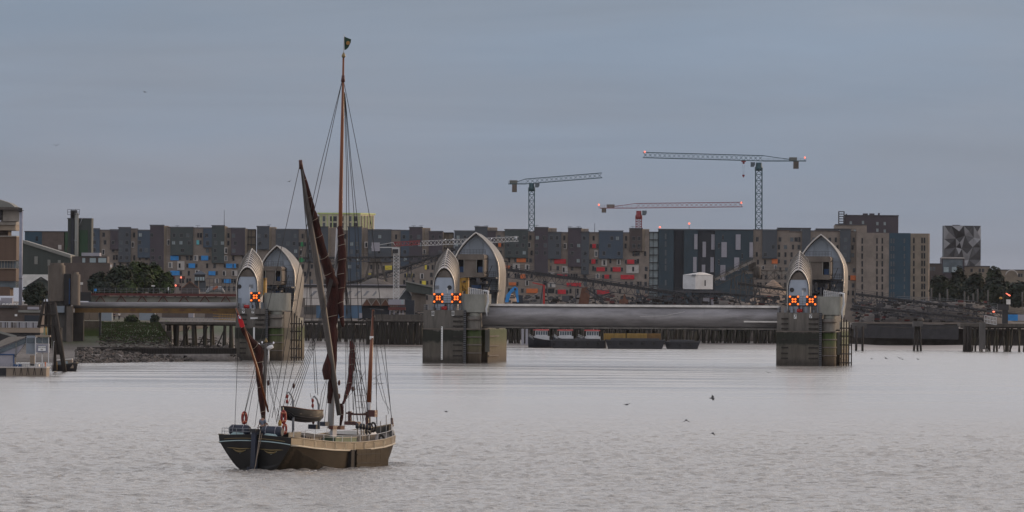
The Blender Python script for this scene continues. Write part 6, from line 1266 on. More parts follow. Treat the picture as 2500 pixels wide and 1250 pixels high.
# sheds behind the first span
Y = 2110; t = thing('wharf_shed', 'long shed with tan corrugated roof, dark skylights and a white trimmed gable', 'shed', W(880, 745, Y))
mb = MB(); e0, e1 = W(735, 728, Y), W(972, 728, Y); r0, r1 = W(735, 703, Y), W(993, 703, Y); mb.add([e0, e1, W(972, 728, Y)+Vector((.3, 0, -.2)), (r1.x-.6, Y+14, r1.z), (r0.x, Y+14, r0.z)], [(0, 1, 3, 4)]); mb.build('roof', 'roof_tan', t)
mb = MB(); mb.pbox(735, 968, 728, 750, Y+.2, 12); mb.build('wall', 'concrete_brown', t)
for k in range(10):
    a = 757+k*21.5
    if a > 950: break
    p = [W(a, 723, Y), W(a+5, 723, Y), W(a+15, 711, Y), W(a+8, 711, Y)]; f = lambda q: Vector((q.x, Y+14*(q.z-e0.z)/(r0.z-e0.z)-.25, q.z+.1)); p = [f(q) for q in p]; mb = MB(); mb.add(p+[q-Vector((0, -.3, .12)) for q in p], [(0, 1, 2, 3), (0, 4, 5, 1), (1, 5, 6, 2), (2, 6, 7, 3), (3, 7, 4, 0)]); mb.build('skylight', 'dark_steel', t)
mb = MB(); g = [W(972, 728, Y), W(1012, 732, Y), W(993, 703, Y)]; mb.prism([(q.x, q.z) for q in (W(970, 750, Y), W(1012, 750, Y), g[1], g[2], W(972, 731, Y))], Y-.4, Y+14); mb.build('gable', 'clad_slate', t)
mb = MB(); mb.bar(W(971, 732, Y-.5), W(993, 703, Y-.5), .25); mb.bar(W(993, 703, Y-.5), W(1013, 733, Y-.5), .25); mb.build('barge_board', 'white_steel', t)
mb = MB(); mb.pbox(735, 995, 695.5, 702, Y+14, 4); mb.build('ridge_wall', 'black_steel', t); mb = MB(); mb.pbox(735, 995, 694.5, 696, Y+13.8, 4); mb.build('ridge_flashing', 'panel_grey', t)
Y = 2095; t = thing('sawtooth_shed', 'blue walled shed with three brown zigzag gables', 'shed', W(880, 775, Y))
mb = MB(); mb.pbox(772, 884, 745, 777, Y, 10); mb.build('wall', 'blue_shed', t) if 'blue_shed' in M else (mat('blue_shed', (.06, .12, .2), .6, var=.15, scale=.3, stretch=(3, 1, .2)), mb.build('wall', 'blue_shed', t))
mb = MB(); a0 = W(745, 745, Y-.3); a1 = W(888, 745, Y-.3); mb.add([a0, a1, (X(900, Y+8), Y+8, Z(729, Y+8, 880)), (X(745, Y+8), Y+8, Z(729, Y+8, 800))], [(0, 1, 2, 3)]); mb.build('roof', 'roof_tan', t)
for k in range(3):
    a = 884+k*22.5; mb = MB(); mb.prism([(q.x, q.z) for q in (W(a, 746, Y), W(a+22.5, 746, Y), W(a+12, 729.5, Y))], Y-.4, Y+9); mb.build('gable', 'rust_brown', t)
    mb = MB(); mb.bar(W(a, 746, Y-.5), W(a+12, 729, Y-.5), .16); mb.bar(W(a+12, 729, Y-.5), W(a+22.5, 746, Y-.5), .16); mb.build('gable_trim', 'roof_tan', t)
mb = MB(); mb.pbox(884, 952, 746, 777, Y+2, 8); mb.build('dark_opening', 'clad_navy', t); mb = MB(); mb.pbox(877, 884, 764, 776, Y-.2, .2); mb.build('door', 'panel_grey', t)
Y = 2085; t = thing('cabin', 'pale blue cabin on a dark red railed deck beside the white crane mast', 'cabin', W(968, 770, Y)); mb = MB(); mb.pbox(948, 987, 731, 744, Y, 4); mb.build('cabin_wall', 'panel_grey', t); mb = MB(); mb.pbox(980, 985, 732, 743, Y-.1, .1); mb.build('window', 'glass_pale', t)
mb = MB(); mb.pbox(948, 990, 750, 757, Y-1, 5)
for k in range(9): mb.pbox(948+k*5, 949+k*5, 744, 751, Y-1, .15)
mb.pbox(948, 990, 744, 745.5, Y-1, .15); mb.build('deck', 'darkred_steel', t)
for px in (952, 962, 976, 984): mb = MB(); mb.bar(W(px, 757, Y), W(px, 776, Y), .3); mb.build('leg', 'panel_grey', t)
mb = MB(); mb.pbox(990, 1012, 733, 768, 2090, 6); solo(mb, 'dark_shed', 'clad_navy', 'dark doorway shed below the white trimmed gable', 'shed')
Y = 2105; t = thing('slate_shed', 'grey-green shed with sloping roof touching the middle pier', 'shed', W(1035, 745, Y)); poly3([(992, 687), (1062, 704), (1062, 722), (992, 711)], 8, 'shed_green', 'wall', t, Y+4); poly3([(990, 684.5), (1062, 701), (1062, 704), (990, 688)], 9, 'roof_grey', 'roof', t, Y+4)
mb = MB(); mb.pbox(1005, 1040, 712, 760, Y+2, 5); mb.build('lower_wall', 'concrete_brown', t)
mb = MB(); mb.pbox(742, 772, 728, 768, 2150, 8); t = solo(mb, 'grey_office', 'concrete_dark', 'grey office with white window frames right of the leftmost pier', 'building')
for px, py in ((747, 742), (757, 742), (766, 742)): mb = MB(); q = W(px, py, 2149.9); inst(WIN['pale'], 'window', t, (q.x, q.y, q.z), (.9, 1, 1.1)) if False else None
# ------------------------------------------------------------ lighters, tugs and containers under the gate
mat('tug_hull', (.015, .018, .028), .5, var=.3); mat('tug_red', (.5, .09, .09), .5); mat('lighter_black', (.013, .013, .018), .6, var=.4, scale=.4); mat('container_yellow', (.26, .16, .035), .6, var=.25, scale=.4, stretch=(3, 1, .3))
def tug(p0, p1, lab, Y):
    t = thing('tug', lab, 'tug', (X((p0+p1)/2, Y), Y, 0), group='red topped tugs under the gate'); n = 10; rows = []
    for k in range(n+1):
        u = k/n; wd = 2.6*min(1, (u*3+.15))*min(1, (1-u)*6+.6); z = 1.9+1.3*(1-u)**2; x = X(p0, Y)+(X(p1, Y)-X(p0, Y))*u; rows.append([(x, Y+2.6-wd, z), (x+(.5 if u < .3 else 0)*(1-u), Y+2.6-wd*.85, 0), (x+.4, Y+2.6, -.5), (x+.3, Y+2.6+wd*.85, 0), (x, Y+2.6+wd, z)])
    mb = MB(); mb.sm = True; mb.grid(rows); mb.add(rows[-1], [(0, 1, 2, 3, 4)]); mb.add([(x_[0][0], x_[0][1], x_[0][2]-.3) for x_ in rows]+[(x_[4][0], x_[4][1], x_[4][2]-.3) for x_ in rows][::-1], [tuple(range(2*n+2))]); mb.build('hull', 'tug_hull', t)
    mb = MB(); mb.tube([r[0] for r in rows], .18, 5); mb.build('fender', 'black_steel', t)
    xm = X(p0+(p1-p0)*.58, Y); mb = MB(); mb.box(xm-2.3, xm+1.9, Y+1.0, Y+4, 1.6, 3.2); mb.build('deckhouse', 'white_steel', t)
    mb = MB(); mb.box(xm-2.0, xm+1.4, Y+1.2, Y+3.8, 3.2, 4.7)
    for k in range(5): q = xm-1.9+k*.66; mb.k = 1; mb.box(q+.08, q+.58, Y+1.14, Y+1.2, 3.5, 4.5); mb.k = 0
    mb.build('wheelhouse', ['white_steel', 'glass_mid'], t); mb = MB(); mb.box(xm-2.5, xm+1.8, Y+.9, Y+4.1, 4.7, 5.05); mb.build('wheelhouse_roof', 'tug_red', t)
    mb = MB(); mb.tube([(xm, Y+2, 5), (xm, Y+2, 6.6)], .08, 5); mb.bar((xm-.6, Y+2, 6.1), (xm+.6, Y+2, 6.1), .08); mb.build('mast', 'white_steel', t)
    mb = MB(); railing(mb, (X(p0+4, Y), Y+.6, 2.9), (xm-2.4, Y+.4, 2.1), .9, 6, .05, 2); mb.build('handrail', 'white_steel', t)
TY = 2010
tug(1288, 1352, 'leftmost of the three red topped tugs, its dark bow standing clear', TY+22); tug(1350, 1408, 'middle one of the three red topped tugs', TY+16); tug(1408, 1480, 'rightmost red topped tug, next to the yellow containers', TY+12)
def lighter(p0, p1, y0, lab, Y, m='lighter_black', ends=(1, 1)):
    t = thing('lighter', lab, 'barge', (X((p0+p1)/2, Y), Y, 0), group='dark lighters moored beyond the gate'); xa, xb = X(p0, Y), X(p1, Y); z = Z(y0, Y, (p0+p1)/2)
    mb = MB(); mb.prism([(xa, z+.15), (xa+1.0*ends[0], -.4), (xb-1.0*ends[1], -.4), (xb, z+.15), (xb-.5, z-.05), (xa+.5, z-.05)], Y, Y+6); mb.build('hull', m, t)
    mb = MB(); mb.box(xa+.1, xb-.1, Y-.12, Y, z-.3, z-.12); mb.build('rubbing_rail', 'dark_steel', t); mb = MB(); mb.box(xa+1.6, xb-1.6, Y+.8, Y+5.2, z-.1, z+.35); mb.build('coaming', 'dark_steel', t)
    for k in range(int((xb-xa)/3)): x = xa+1.2+k*3; mb = MB(); mb.tube([(x+.3*cos(a), Y-.1, z-1.0+.3*sin(a)) for a in [2*pi*i/8 for i in range(9)]], .09, 5, cap=False); mb.build('tyre', 'black_paint', t)
lighter(1343, 1480, 830, 'long dark lighter moored in front of the tugs', TY); lighter(1478, 1625, 829, 'dark lighter carrying the yellow containers', TY-4); lighter(1622, 1711, 833, 'dark lighter at the right end of the moored row', TY-2)
for k, (a, c) in enumerate(((1474, 1500), (1500, 1528), (1530, 1556), (1556, 1580), (1580, 1614))):
    Y = TY-2; mb = MB(); mb.pbox(a, c-.5, 814, 830, Y+1, 2.6); xa, xb = X(a, Y), X(c-.5, Y)
    for q in range(9): x = xa+(xb-xa)*(q+.5)/9; mb.box(x-.07, x+.07, Y+.93, Y+1, Z(829, Y), Z(815, Y))
    solo(mb, 'shipping_container', 'container_yellow' if k < 4 else 'ochre_steel', ['yellow container at the left end of the row, beside the rightmost tug', 'yellow container second in the row on the lighter', 'middle yellow container on the lighter', 'yellow container next to the long ochre one', 'long ochre container at the right end of the row'][k], 'container', 'containers on the moored lighter')
for px in (1273, 1283): mb = MB(); mb.pbox(px, px+6, 803, 843, 2030, 1); solo(mb, 'pale_column', 'panel_grey', 'pale column under the gate, %s of a pair left of the tugs' % ('left' if px < 1280 else 'right'), 'column')
# ------------------------------------------------------------ left bank
# tube gate
Y = 1532; t = thing('tube_gate', 'long grey tubular rising gate with yellow-brown underside left of the leftmost pier', 'gate', (X(380, Y), Y, 0))
c = [W(178, 745.5, Y), W(585, 746.5, Y)]; mb = MB(); mb.sm = True; r = .68
mb.grid([[(p.x, Y+r*1.1-1.2*r*sin(a), p.z+r*-cos(a)) for a in [pi*k/10 for k in range(11)]] for p in c]); mb.tube([c[0]+Vector((-.05, r, 0)), c[0]+Vector((.02, r, 0))], r, 16); mb.build('tube', 'gate_steel', t)
mb = MB(); a, b = W(182, 763, Y), W(585, 765, Y); mb.box(a.x, b.x, Y+.3, Y+1.6, a.z, c[0].z-.4); mb.build('underside', 'ochre_steel', t)
for k in range(7): mb = MB(); p = 278+k*40; mb.pbox(p, p+13, 755, 758.5, Y+.2, .1); mb.build('slot', 'rust_brown', t)
# footbridge with red diagonals
Y = 1560; t = thing('footbridge', 'steel footbridge with dark red top girder and V braces behind the tube gate', 'bridge', (X(390, Y), Y, Z(737, Y, 390)))
mb = MB(); mb.pbox(218, 580, 716.5, 722.5, Y, 1); mb.build('top_girder', 'darkred_steel', t); mb = MB(); mb.pbox(220, 580, 724.5, 738, Y+1, .3); mb.build('web_plate', 'concrete_dry', t)
for k in range(7):
    p = 245+k*51; 
    for a, b in ((p, p-11), (p, p+11)): mb = MB(); mb.bar(W(a, 722, Y+.4), W(b, 737, Y+.4), .18); mb.build('brace', 'darkred_steel', t)
mb = MB(); railing(mb, W(228, 716, Y), W(578, 717, Y), 1.1, 26, .05, 3); mb.build('handrail', 'grey_steel', t)
mb = MB(); mb.pbox(192, 222, 713, 735, Y-1, 3); mb.build('bearing', 'black_steel', t)
for px, py, w_, h_, m, lab in ((233, 708, 6, 6, 'panel_blue', 'small blue and white sign on the footbridge railing'), (198, 692, 9, 6, 'tarp_white', 'white lamp hood on the concrete tower edge'), (374, 698, 9, 2.5, 'white_paint', 'white hooded lamp on the footbridge'), (411, 705, 2.5, 8, 'white_paint', 'small white box on the footbridge rail')):
    mb = MB(); mb.pbox(px-w_/2, px+w_/2, py-h_/2, py+h_/2, Y-.3, .3); mb.k = 1; mb.bar(W(px, py+h_/2, Y-.1), W(px, 717, Y-.1), .08); solo(mb, 'sign_lamp', [m, 'grey_steel'], lab, 'fixture')
# abutment towers
Y = 1526; t = thing('gate_tower', 'rounded dark concrete tower pair at the left end of the tube gate', 'tower', (X(150, Y), Y, 0))
def rounded_tower(p0, p1, top, bot, Y, r, nm, m):
    a, b = W(p0, bot, Y), W(p1, top, Y); mb = MB(); mb.plan([(b.x-r+r*cos(q), Y+r-r*sin(q)) for q in [pi/2*k/5 for k in range(6)]]+[(a.x+r-r*sin(q), Y+r-r*cos(q)) for q in [pi/2*k/5 for k in range(6)]]+[(a.x, Y+5), (b.x, Y+5)], a.z, b.z-.5); mb.plan([(b.x-r-.3+r*cos(q), Y+r+.2-r*sin(q)) for q in [pi/2*k/5 for k in range(6)]]+[(a.x+.3+r-r*sin(q), Y+r+.2-r*cos(q)) for q in [pi/2*k/5 for k in range(6)]]+[(a.x+.3, Y+5), (b.x-.3, Y+5)], b.z-.5, b.z); return mb.build(nm, m, t)
rounded_tower(116, 156, 642, 735, Y, 1.0, 'tall_shaft', 'concrete_brown'); rounded_tower(172, 193, 664, 745, Y-.5, .7, 'low_shaft', 'concrete_brown')
mb = MB(); mb.pbox(156, 172, 668, 745, Y+1.2, 3); mb.build('recess', 'black_steel', t); mb = MB(); mb.pbox(168, 171.5, 680, 742, Y+.9, .3); mb.build('blue_guide', 'blue_paint', t)
mb = MB(); mb.pbox(117, 170, 735, 858, Y+1.5, 5); mb.build('lower_shaft', 'concrete_dark', t); mb = MB(); mb.pbox(162, 177, 748, 852, Y-.2, 3); mb.build('front_fin', 'concrete_brown', t)
mb = MB(); mb.pbox(135, 157, 747, 763, Y, 1.4); mb.build('cabin_box', 'mid_panel', t); mb = MB(); mb.pbox(177, 203, 763, 855, Y+2, 4); mb.build('dark_recess', 'timber_dark', t)
Y = 1540; t = thing('gate_sill', 'pale capped block with green algae under the left end of the tube gate', 'pier block', (X(222, Y), Y, 0))
mb = MB(); a, b = W(191, 852, Y), W(242, 763, Y); z1 = Z(784, Y, 220); mb.box(a.x, b.x, Y, Y+6, -1, z1-1.2); mb.box(X(204, Y), b.x-.1, Y+.3, Y+6, z1-1.2, z1); mb.build('block', 'sill_green', t) if 'sill_green' in M else (zstain('sill_green', [(-1, (.1, .08, .06)), (2.8, (.17, .14, .1)), (4.2, (.1, .12, .04)), (5.6, (.06, .09, .02)), (6.6, (.1, .08, .06)), (9, (.25, .2, .17))], wob=.6), mb.build('block', 'sill_green', t))
for a, c in ((204, 218.5), (219.5, 240)): mb = MB(); mb.pbox(a, c, 763, 782, Y-.1, 2); mb.build('cap_panel', 'beige_clad', t)
mb = MB(); mb.pbox(242, 246, 763, 852, Y-.2, 2); mb.build('guide_post', 'black_steel', t)
# jetty timbers on the right of it
Y = 1600; t = jetty('dark timber walkway over the mud left of the leftmost pier', 378, 578, 786, 850, Y, 9, 14, rows=2, thick=6, dia=.75, lean=.25, dep=7)
mb = MB(); railing(mb, W(380, 786, Y), W(578, 787, Y), 1.0, 22, .05, 2); mb.build('handrail', 'grey_steel', t)
for px, lab in ((277, 'slim dark post on the grassy slope, left of two'), (301, 'slim dark post on the grassy slope, right of two')): mb = MB(); mb.tube([W(px, 846, 1575), W(px, 792, 1575)], .17, 7); solo(mb, 'mooring_post', 'timber_dark', lab, 'post')
mb = MB(); Y = 1493
for k in range(100): p = 188+k*3.9; mb.pbox(p, p+2.4, 850+.005*(p-190), 864, Y, 1); mb.pbox(p+2.4, p+3.9, 851, 864, Y+.4, 1)
mb.pbox(188, 578, 848.5, 850.5, Y-.1, 1.6); solo(mb, 'timber_revetment', 'timber_dark', 'low dark piled revetment along the stony foreshore', 'wall')
rnd = random.Random(5); mb = MB()
for k in range(2600):
    px = rnd.uniform(185, 590); Y = rnd.uniform(1416, 1494)+max(0, (px-250))*.08; x = X(px, Y); z = hgt(x, Y)
    if z < -.15: continue
    s_ = rnd.uniform(.1, .36)*(1 if rnd.random() < .9 else 1.7); mb.k = rnd.choice((0, 0, 1, 2)); c = Vector((x, Y, z+s_*.2)); R3 = Euler((rnd.random()*3, rnd.random()*3, rnd.random()*3)).to_matrix()
    mb.add([c+R3 @ Vector((a*s_*rnd.uniform(.6, 1.2), b_*s_*.8, d*s_*.6)) for a in (-1, 1) for b_ in (-1, 1) for d in (-1, 1)], [(0, 1, 3, 2), (4, 6, 7, 5), (0, 4, 5, 1), (2, 3, 7, 6), (0, 2, 6, 4), (1, 5, 7, 3)])
mat('stone_pale', (.15, .125, .11), .9, var=.3); solo(mb, 'foreshore_stones', ['gravel_grey', 'stone_pale', 'timber_dark'], 'broken stones strewn over the foreshore', 'stones', kind='stuff')
mat('grass', (.04, .065, .018), .9, var=.5, scale=.5); mat('dry_grass', (.07, .06, .035), .9, var=.4)
mb = MB(); rnd = random.Random(9)
for k in range(9000):
    px = rnd.uniform(243, 470); Y = rnd.uniform(1515, 1588); x = X(px, Y); z = hgt(x, Y)
    if z < 3.2+rnd.random()*1.5: continue
    s_ = rnd.uniform(.12, .4); mb.k = rnd.choice((0, 0, 1)); mb.add([(x-s_*.5, Y, z-.1), (x+s_*.5, Y, z-.1), (x+rnd.uniform(-.2, .2), Y-.1, z+s_), (x, Y+.3, z-.1)], [(0, 1, 2), (1, 3, 2), (3, 0, 2)])
solo(mb, 'bank_grass', ['grass', 'dry_grass'], 'rough grass growing on the slope under the tube gate', 'grass', kind='stuff')
mb = MB()
for k in range(2500):
    px = rnd.uniform(243, 575); Y = rnd.uniform(1500, 1560) if rnd.random() < .6 else rnd.uniform(1560, 1950); x = X(px, Y); z = hgt(x, Y)
    if z > 4.6: continue
    s_ = rnd.uniform(.08, .35); mb.k = rnd.choice((0, 1, 1, 2)); mb.box(x-s_*rnd.uniform(.5, 3), x+s_, Y, Y+s_, z-.1, z+s_*rnd.uniform(.3, .9))
solo(mb, 'shore_debris', ['gravel_grey', 'timber_dark', 'stone_pale'], 'driftwood and broken stone scattered over the mud behind the revetment', 'debris', kind='stuff')
# things seen under the tube gate
for a, c, y0, y1, Y, m, nm, lab in ((245, 273, 763, 783, 1620, 'mid_panel', 'hoarding', 'blue-grey hoarding behind the algae covered block'), (460, 473, 764, 775, 1618, 'panel_grey', 'notice_board', 'pale notice board behind the timber walkway'), (500, 580, 763, 777, 1640, 'brick_brown', 'low_building', 'low brick building behind the timber walkway'), (340, 378, 764, 782, 1630, 'mid_panel', 'store_shed', 'grey-blue store behind bushes under the tube gate'), (395, 460, 764, 776, 1640, 'brick_brown', 'brick_wall', 'brick wall beyond the timber walkway')):
    mb = MB(); mb.pbox(a, c, y0, y1, Y, 3); solo(mb, nm, m, lab, nm.split('_')[-1])
mb = MB()
for k in range(12): mb.bar(W(535+k*4, 764, 1597), W(535+k*4, 782, 1597), .07)
for z in (768, 774, 781): mb.bar(W(520, z-2, 1597), W(580, z+1, 1597), .1)
solo(mb, 'yellow_railing', 'yellow_paint', 'yellow railing at the end of the timber walkway', 'railing')
tree(300, 345, 768, 792, 1592, 'low green bush on top of the grassy slope', 'leaf_mid', 91, None, n=500, leaf=.25); tree(365, 392, 768, 796, 1596, 'round dark bush at the start of the timber walkway', 'leaf_dark', 92, None, n=500, leaf=.25)
person(291, 782, 1590, 'person in a white top on the path under the tube gate', top='tarp_white', face=.4); person(279, 782, 1590, 'person in dark clothes on the path left of one in a white top', top='cloth_dark', face=-.5)
# signal box, workshop roofs, roundels behind
Y = 1900; t = thing('lookout_cabin', 'small square lookout cabin with slate hipped roof and lit windows', 'cabin', W(488, 720, Y)); a, b = W(473, 684, Y), W(503, 672, Y); cx = (a.x+b.x)/2; hw_ = (b.x-a.x)/2
mb = MB(); mb.box(a.x+.2, b.x-.2, Y, Y+3, a.z-.3, b.z+.2); mb.build('wall', 'black_steel', t); mb = MB(); zt = Z(666, Y, 488); mb.add([(a.x-.2, Y-.3, b.z+.2), (b.x+.2, Y-.3, b.z+.2), (b.x+.2, Y+3.3, b.z+.2), (a.x-.2, Y+3.3, b.z+.2), (cx-.3, Y+1.5, zt+.5), (cx+.3, Y+1.5, zt+.5)], [(0, 1, 5, 4), (1, 2, 5), (2, 3, 4, 5), (3, 0, 4)]); mb.build('roof', 'clad_slate', t)
for k in range(4): mb = MB(); p = 475.5+k*6.3; mb.pbox(p, p+4.6, 676.5, 685, Y-.08, .08); mb.build('window', 'glass_pale', t)
mb = MB(); mb.pbox(474, 502, 687, 712, Y+.5, 2.5); mb.build('base', 'clad_slate', t); mb = MB(); mb.pbox(484, 486, 686, 703, Y-.3, .3); mb.build('drain_pipe', 'beige_clad', t)
Y = 1850; t = thing('gabled_hut', 'dark red gabled hut behind the footbridge', 'hut', W(463, 720, Y)); poly3([(443, 718), (443, 706), (464, 688), (487, 706), (487, 718)], 6, 'clad_brownish', 'wall', t, Y+3); mb = MB(); mb.bar(W(441, 707, Y-.2), W(464, 687, Y-.2), .25); mb.bar(W(464, 687, Y-.2), W(489, 707, Y-.2), .25); mb.build('roof_edge', 'rust_brown', t)
for px, py in ((418, 677.5), (442, 677.5), (429, 697)): 
    t = thing('railway_signal', 'red lit signal beside the clump of trees, %s' % ({418: 'upper left of three', 442: 'upper right of three', 429: 'lower of three'}[px]), 'signal', W(px, 716, 1840)); q = W(px, py, 1840); mb = MB(); mb.lathe(q, [(.08, -.25), (.24, 0), (.08, .25)], 8); mb.build('lamp', 'lamp_red', t); mb = MB(); mb.bar(q+Vector((0, .2, -.2)), W(px, 716, 1840), .1); mb.box(q.x+.2, q.x+1.0, q.y, q.y+.2, q.z-.4, q.z+.35); mb.build('post', 'darkred_steel', t)
Y = 2000; t = thing('coiled_hoses', 'sloping grey conveyor hood with a pink end behind the footbridge', 'machine', W(520, 716, Y)); mb = MB(); mb.tube([W(503, 715, Y), W(512, 707, Y), W(540, 706, Y), W(548, 715, Y)], [.3, .8, .8, .3], 8); mb.bar(W(505, 713, Y-1), W(528, 700, Y-1), .5); mb.build('hood', 'grey_steel', t)
mb = MB(); mb.bar(W(520, 706, Y-1.5), W(532, 700, Y-1.5), .6); mb.build('end_cap', 'panel_orange', t)
mb = MB(); railing(mb, W(502, 712, 1700), W(580, 713, 1700), 3.0, 8, .09, 3); solo(mb, 'rail_fence', 'dark_steel', 'dark rail fence left of the leftmost pier hood', 'fence')
# buildings at upper left
Y = 2250; t = thing('silo_tower', 'dark green clad silo block with round concrete stack and caged top', 'tower', W(195, 720, Y))
for a, c, y0, m in ((165, 181, 533, 'shed_green'), (181, 223, 534, 'shed_green')): mb = MB(); mb.pbox(a, c, y0, 720, Y, 10); mb.build('wall', m, t)
mb = MB(); mb.pbox(194, 214, 562, 700, Y-.2, .2); mb.build('green_panel', 'green_clad', t); mb = MB(); mb.pbox(214, 217, 559, 700, Y-.3, .3); mb.build('pale_strip', 'shed_green', t)
mb = MB(); a = W(186, 720, Y-2); b = W(186, 520, Y-2); mb.lathe((a.x, a.y, a.z), [(.58, 0), (.58, b.z-a.z)], 14); mb.build('stack', 'roof_grey', t); mb = MB(); mb.pbox(173, 181, 516, 640, Y-1.5, 1.5); mb.build('lift_shaft', 'clad_navy', t)
mb = MB(); mb.pbox(171, 193, 515, 533, Y-2, 3) if False else mb.pbox(172, 188, 513, 532, Y-1.5, 2); mb.build('top_machine', 'dark_steel', t)
mb = MB(); A = W(165, 524, Y-2.5); D = W(194, 524, Y-2.5)
for q in (0, .33, .66, 1): mb.bar(A.lerp(D, q), A.lerp(D, q)+Vector((0, 0, 1.6)), .12)
for z in (0, .8, 1.6): mb.bar(A+Vector((0, 0, z)), D+Vector((0, 0, z)), .12)
mb.build('cage', 'dark_steel', t); mb = MB(); mb.tube([W(193, 552, Y-.4), W(201, 532, Y-.4)], .15, 5); mb.tube([W(188, 588, Y-2.8), W(180, 586, Y-2.8)], .1, 5); mb.build('pipe', 'grey_steel', t)
mb = MB(); mb.pbox(164, 224, 532.5, 534.5, Y-.2, 10.4); mb.build('coping', 'dark_steel', t)
Y = 2600; t = thing('blue_brick_block', 'low dark blue and brown block at the left end of the flats', 'building', W(112, 720, Y)); mb = MB(); mb.pbox(60, 102, 565, 720, Y, 10); mb.build('blue_wall', 'clad_petrol', t); mb = MB(); mb.pbox(102, 158, 565, 720, Y, 10); mb.build('brick_wall', 'brick_brown', t); mb = MB(); mb.pbox(156, 166, 567, 720, Y, 9); mb.build('green_wall', 'green_clad', t); mb = MB(); mb.pbox(59, 167, 564, 566, Y-.2, 10); mb.build('coping', 'dark_steel', t)
mb = MB(); mb.pbox(165, 170, 604, 615, Y-.2, .3); mb.build('coloured_panel', 'panel_orange', t); mb = MB(); mb.pbox(87, 93, 577, 588, Y-.1, .1); mb.build('window', 'glass_dark', t)
for a in ((142, 150, 598, 609),): mb = MB(); mb.pbox(*a, Y-.1, .1); mb.build('window_surround', 'panel_white', t)
Y = 1900; t = thing('warehouse', 'dark grey-green warehouse with long sloping grey roof at the left', 'warehouse', W(110, 720, Y)); poly3([(40, 589), (60, 591), (178, 629), (178, 672), (40, 672)], 20, 'shed_green', 'wall', t, Y+10); poly3([(40, 585), (62, 587), (178, 623), (178, 631), (60, 594), (40, 592)], 21, 'roof_grey', 'roof', t, Y+10)
for a, c, y0, y1 in ((84, 92, 626, 645), (116, 123, 634, 650), (141, 148, 635, 645)): mb = MB(); mb.pbox(a, c, y0, y1, Y-.2, .2); mb.build('window', 'roof_grey', t)
mb = MB(); mb.pbox(56, 117, 670, 700, 1850, 5); t = solo(mb, 'white_hall', 'tarp_white', 'white walled hall below the grey-green warehouse', 'hall')
Y = 1800; t = thing('gabled_house', 'dark gabled house in front of the white hall', 'house', W(95, 730, Y)); poly3([(68, 730), (68, 697), (100, 677.5), (130, 695), (130, 730)], 8, 'shed_green', 'wall', t, Y+4); mb = MB(); mb.bar(W(67, 698, Y-.2), W(100, 677, Y-.2), .3); mb.bar(W(100, 677, Y-.2), W(131, 696, Y-.2), .3); mb.build('roof_edge', 'black_steel', t); mb = MB(); mb.pbox(95, 105, 680, 682, Y-.3, .1); mb.build('gable_vent', 'roof_grey', t)
Y = 1880; t = thing('brick_hall', 'brown brick hall behind the rounded towers', 'building', W(215, 720, Y)); mb = MB(); mb.pbox(155, 268, 642, 725, Y, 12); mb.build('wall', 'brick_brown', t); mb = MB(); mb.pbox(176, 262, 626, 642, Y+1, 9); mb.build('upper_storey', 'clad_brownish', t); mb = MB(); mb.pbox(199, 243, 617, 625, Y+.5, 8); mb.build('roof_box', 'panel_grey', t)
for a, c in ((201, 208), (219, 234), (240, 259)): mb = MB(); mb.pbox(a, c, 630, 641, Y+.8, .2); mb.build('window', 'glass_pale', t)
mb = MB(); mb.pbox(269, 273, 646, 653, Y-.2, .2); mb.build('white_corner', 'tarp_white', t)
# control building at the left edge
Y = 1500; t = thing('control_building', 'brown clad control building with overhanging slatted eave at the left edge', 'building', W(20, 745, Y))
mb = MB(); mb.pbox(-90, 40, 577, 635, Y, 14); mb.build('brown_wall', 'brown_clad', t); mb = MB(); mb.pbox(-90, 39, 637, 655, Y+.8, 12); mb.build('window_band', 'glass_mid', t)
for k in range(14): mb = MB(); p = -60+k*7; mb.pbox(p, p+1.2, 637, 655, Y+.5, .3); mb.build('mullion', 'roof_tan', t)
mb = MB(); mb.pbox(-90, 39, 655, 686, Y+.1, 13); mb.build('lower_wall', 'brown_clad', t); mb = MB(); mb.pbox(-90, 38, 686, 702, Y+1, 11); mb.build('ground_floor_glazing', 'glass_mid', t); mb = MB(); mb.pbox(-90, 24, 700, 722, Y+.5, 11); mb.build('base_wall', 'brown_clad', t)
mb = MB(); mb.pbox(-90, 38, 548, 562, Y-.4, 13); mb.build('fascia', 'beige_clad', t); mb = MB(); mb.pbox(-90, 39, 540, 548.5, Y-1, 14); mb.build('fascia_upper', 'roof_tan', t); mb = MB(); mb.pbox(-90, 20, 562, 577, Y+2.5, 10); mb.build('recess', 'brick_brown', t)
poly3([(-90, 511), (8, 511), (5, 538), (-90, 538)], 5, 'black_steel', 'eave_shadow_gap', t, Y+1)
for k in range(13): p = 8+k*3.1; poly3([(p, 511.5), (p+2.5, 511.5), (p+1.9, 540), (p-1.2, 540)], .4, 'roof_tan', 'slat', t, Y-1.4)
poly3([(5, 511), (48, 511), (45, 541), (4, 541)], 3, 'timber_grey', 'slat_backing', t, Y+.4)
poly3([(-90, 470), (0, 487), (28, 496), (36, 501), (44, 508), (50, 513), (-90, 513)], 14, 'roof_grey', 'roof', t, Y+5); poly3([(-90, 504), (48, 506), (52, 512), (-90, 512)], 3, 'timber_grey', 'gutter', t, Y-2)
mb = MB(); mb.pbox(-90, 40, 575, 577.5, Y-.3, 14); mb.build('sill_band', 'roof_tan', t)
mb = MB(); mb.pbox(-90, 39, 635, 637, Y-.3, .5); mb.pbox(-90, 39, 654, 656, Y-.3, .5); mb.build('trim', 'beige_clad', t)
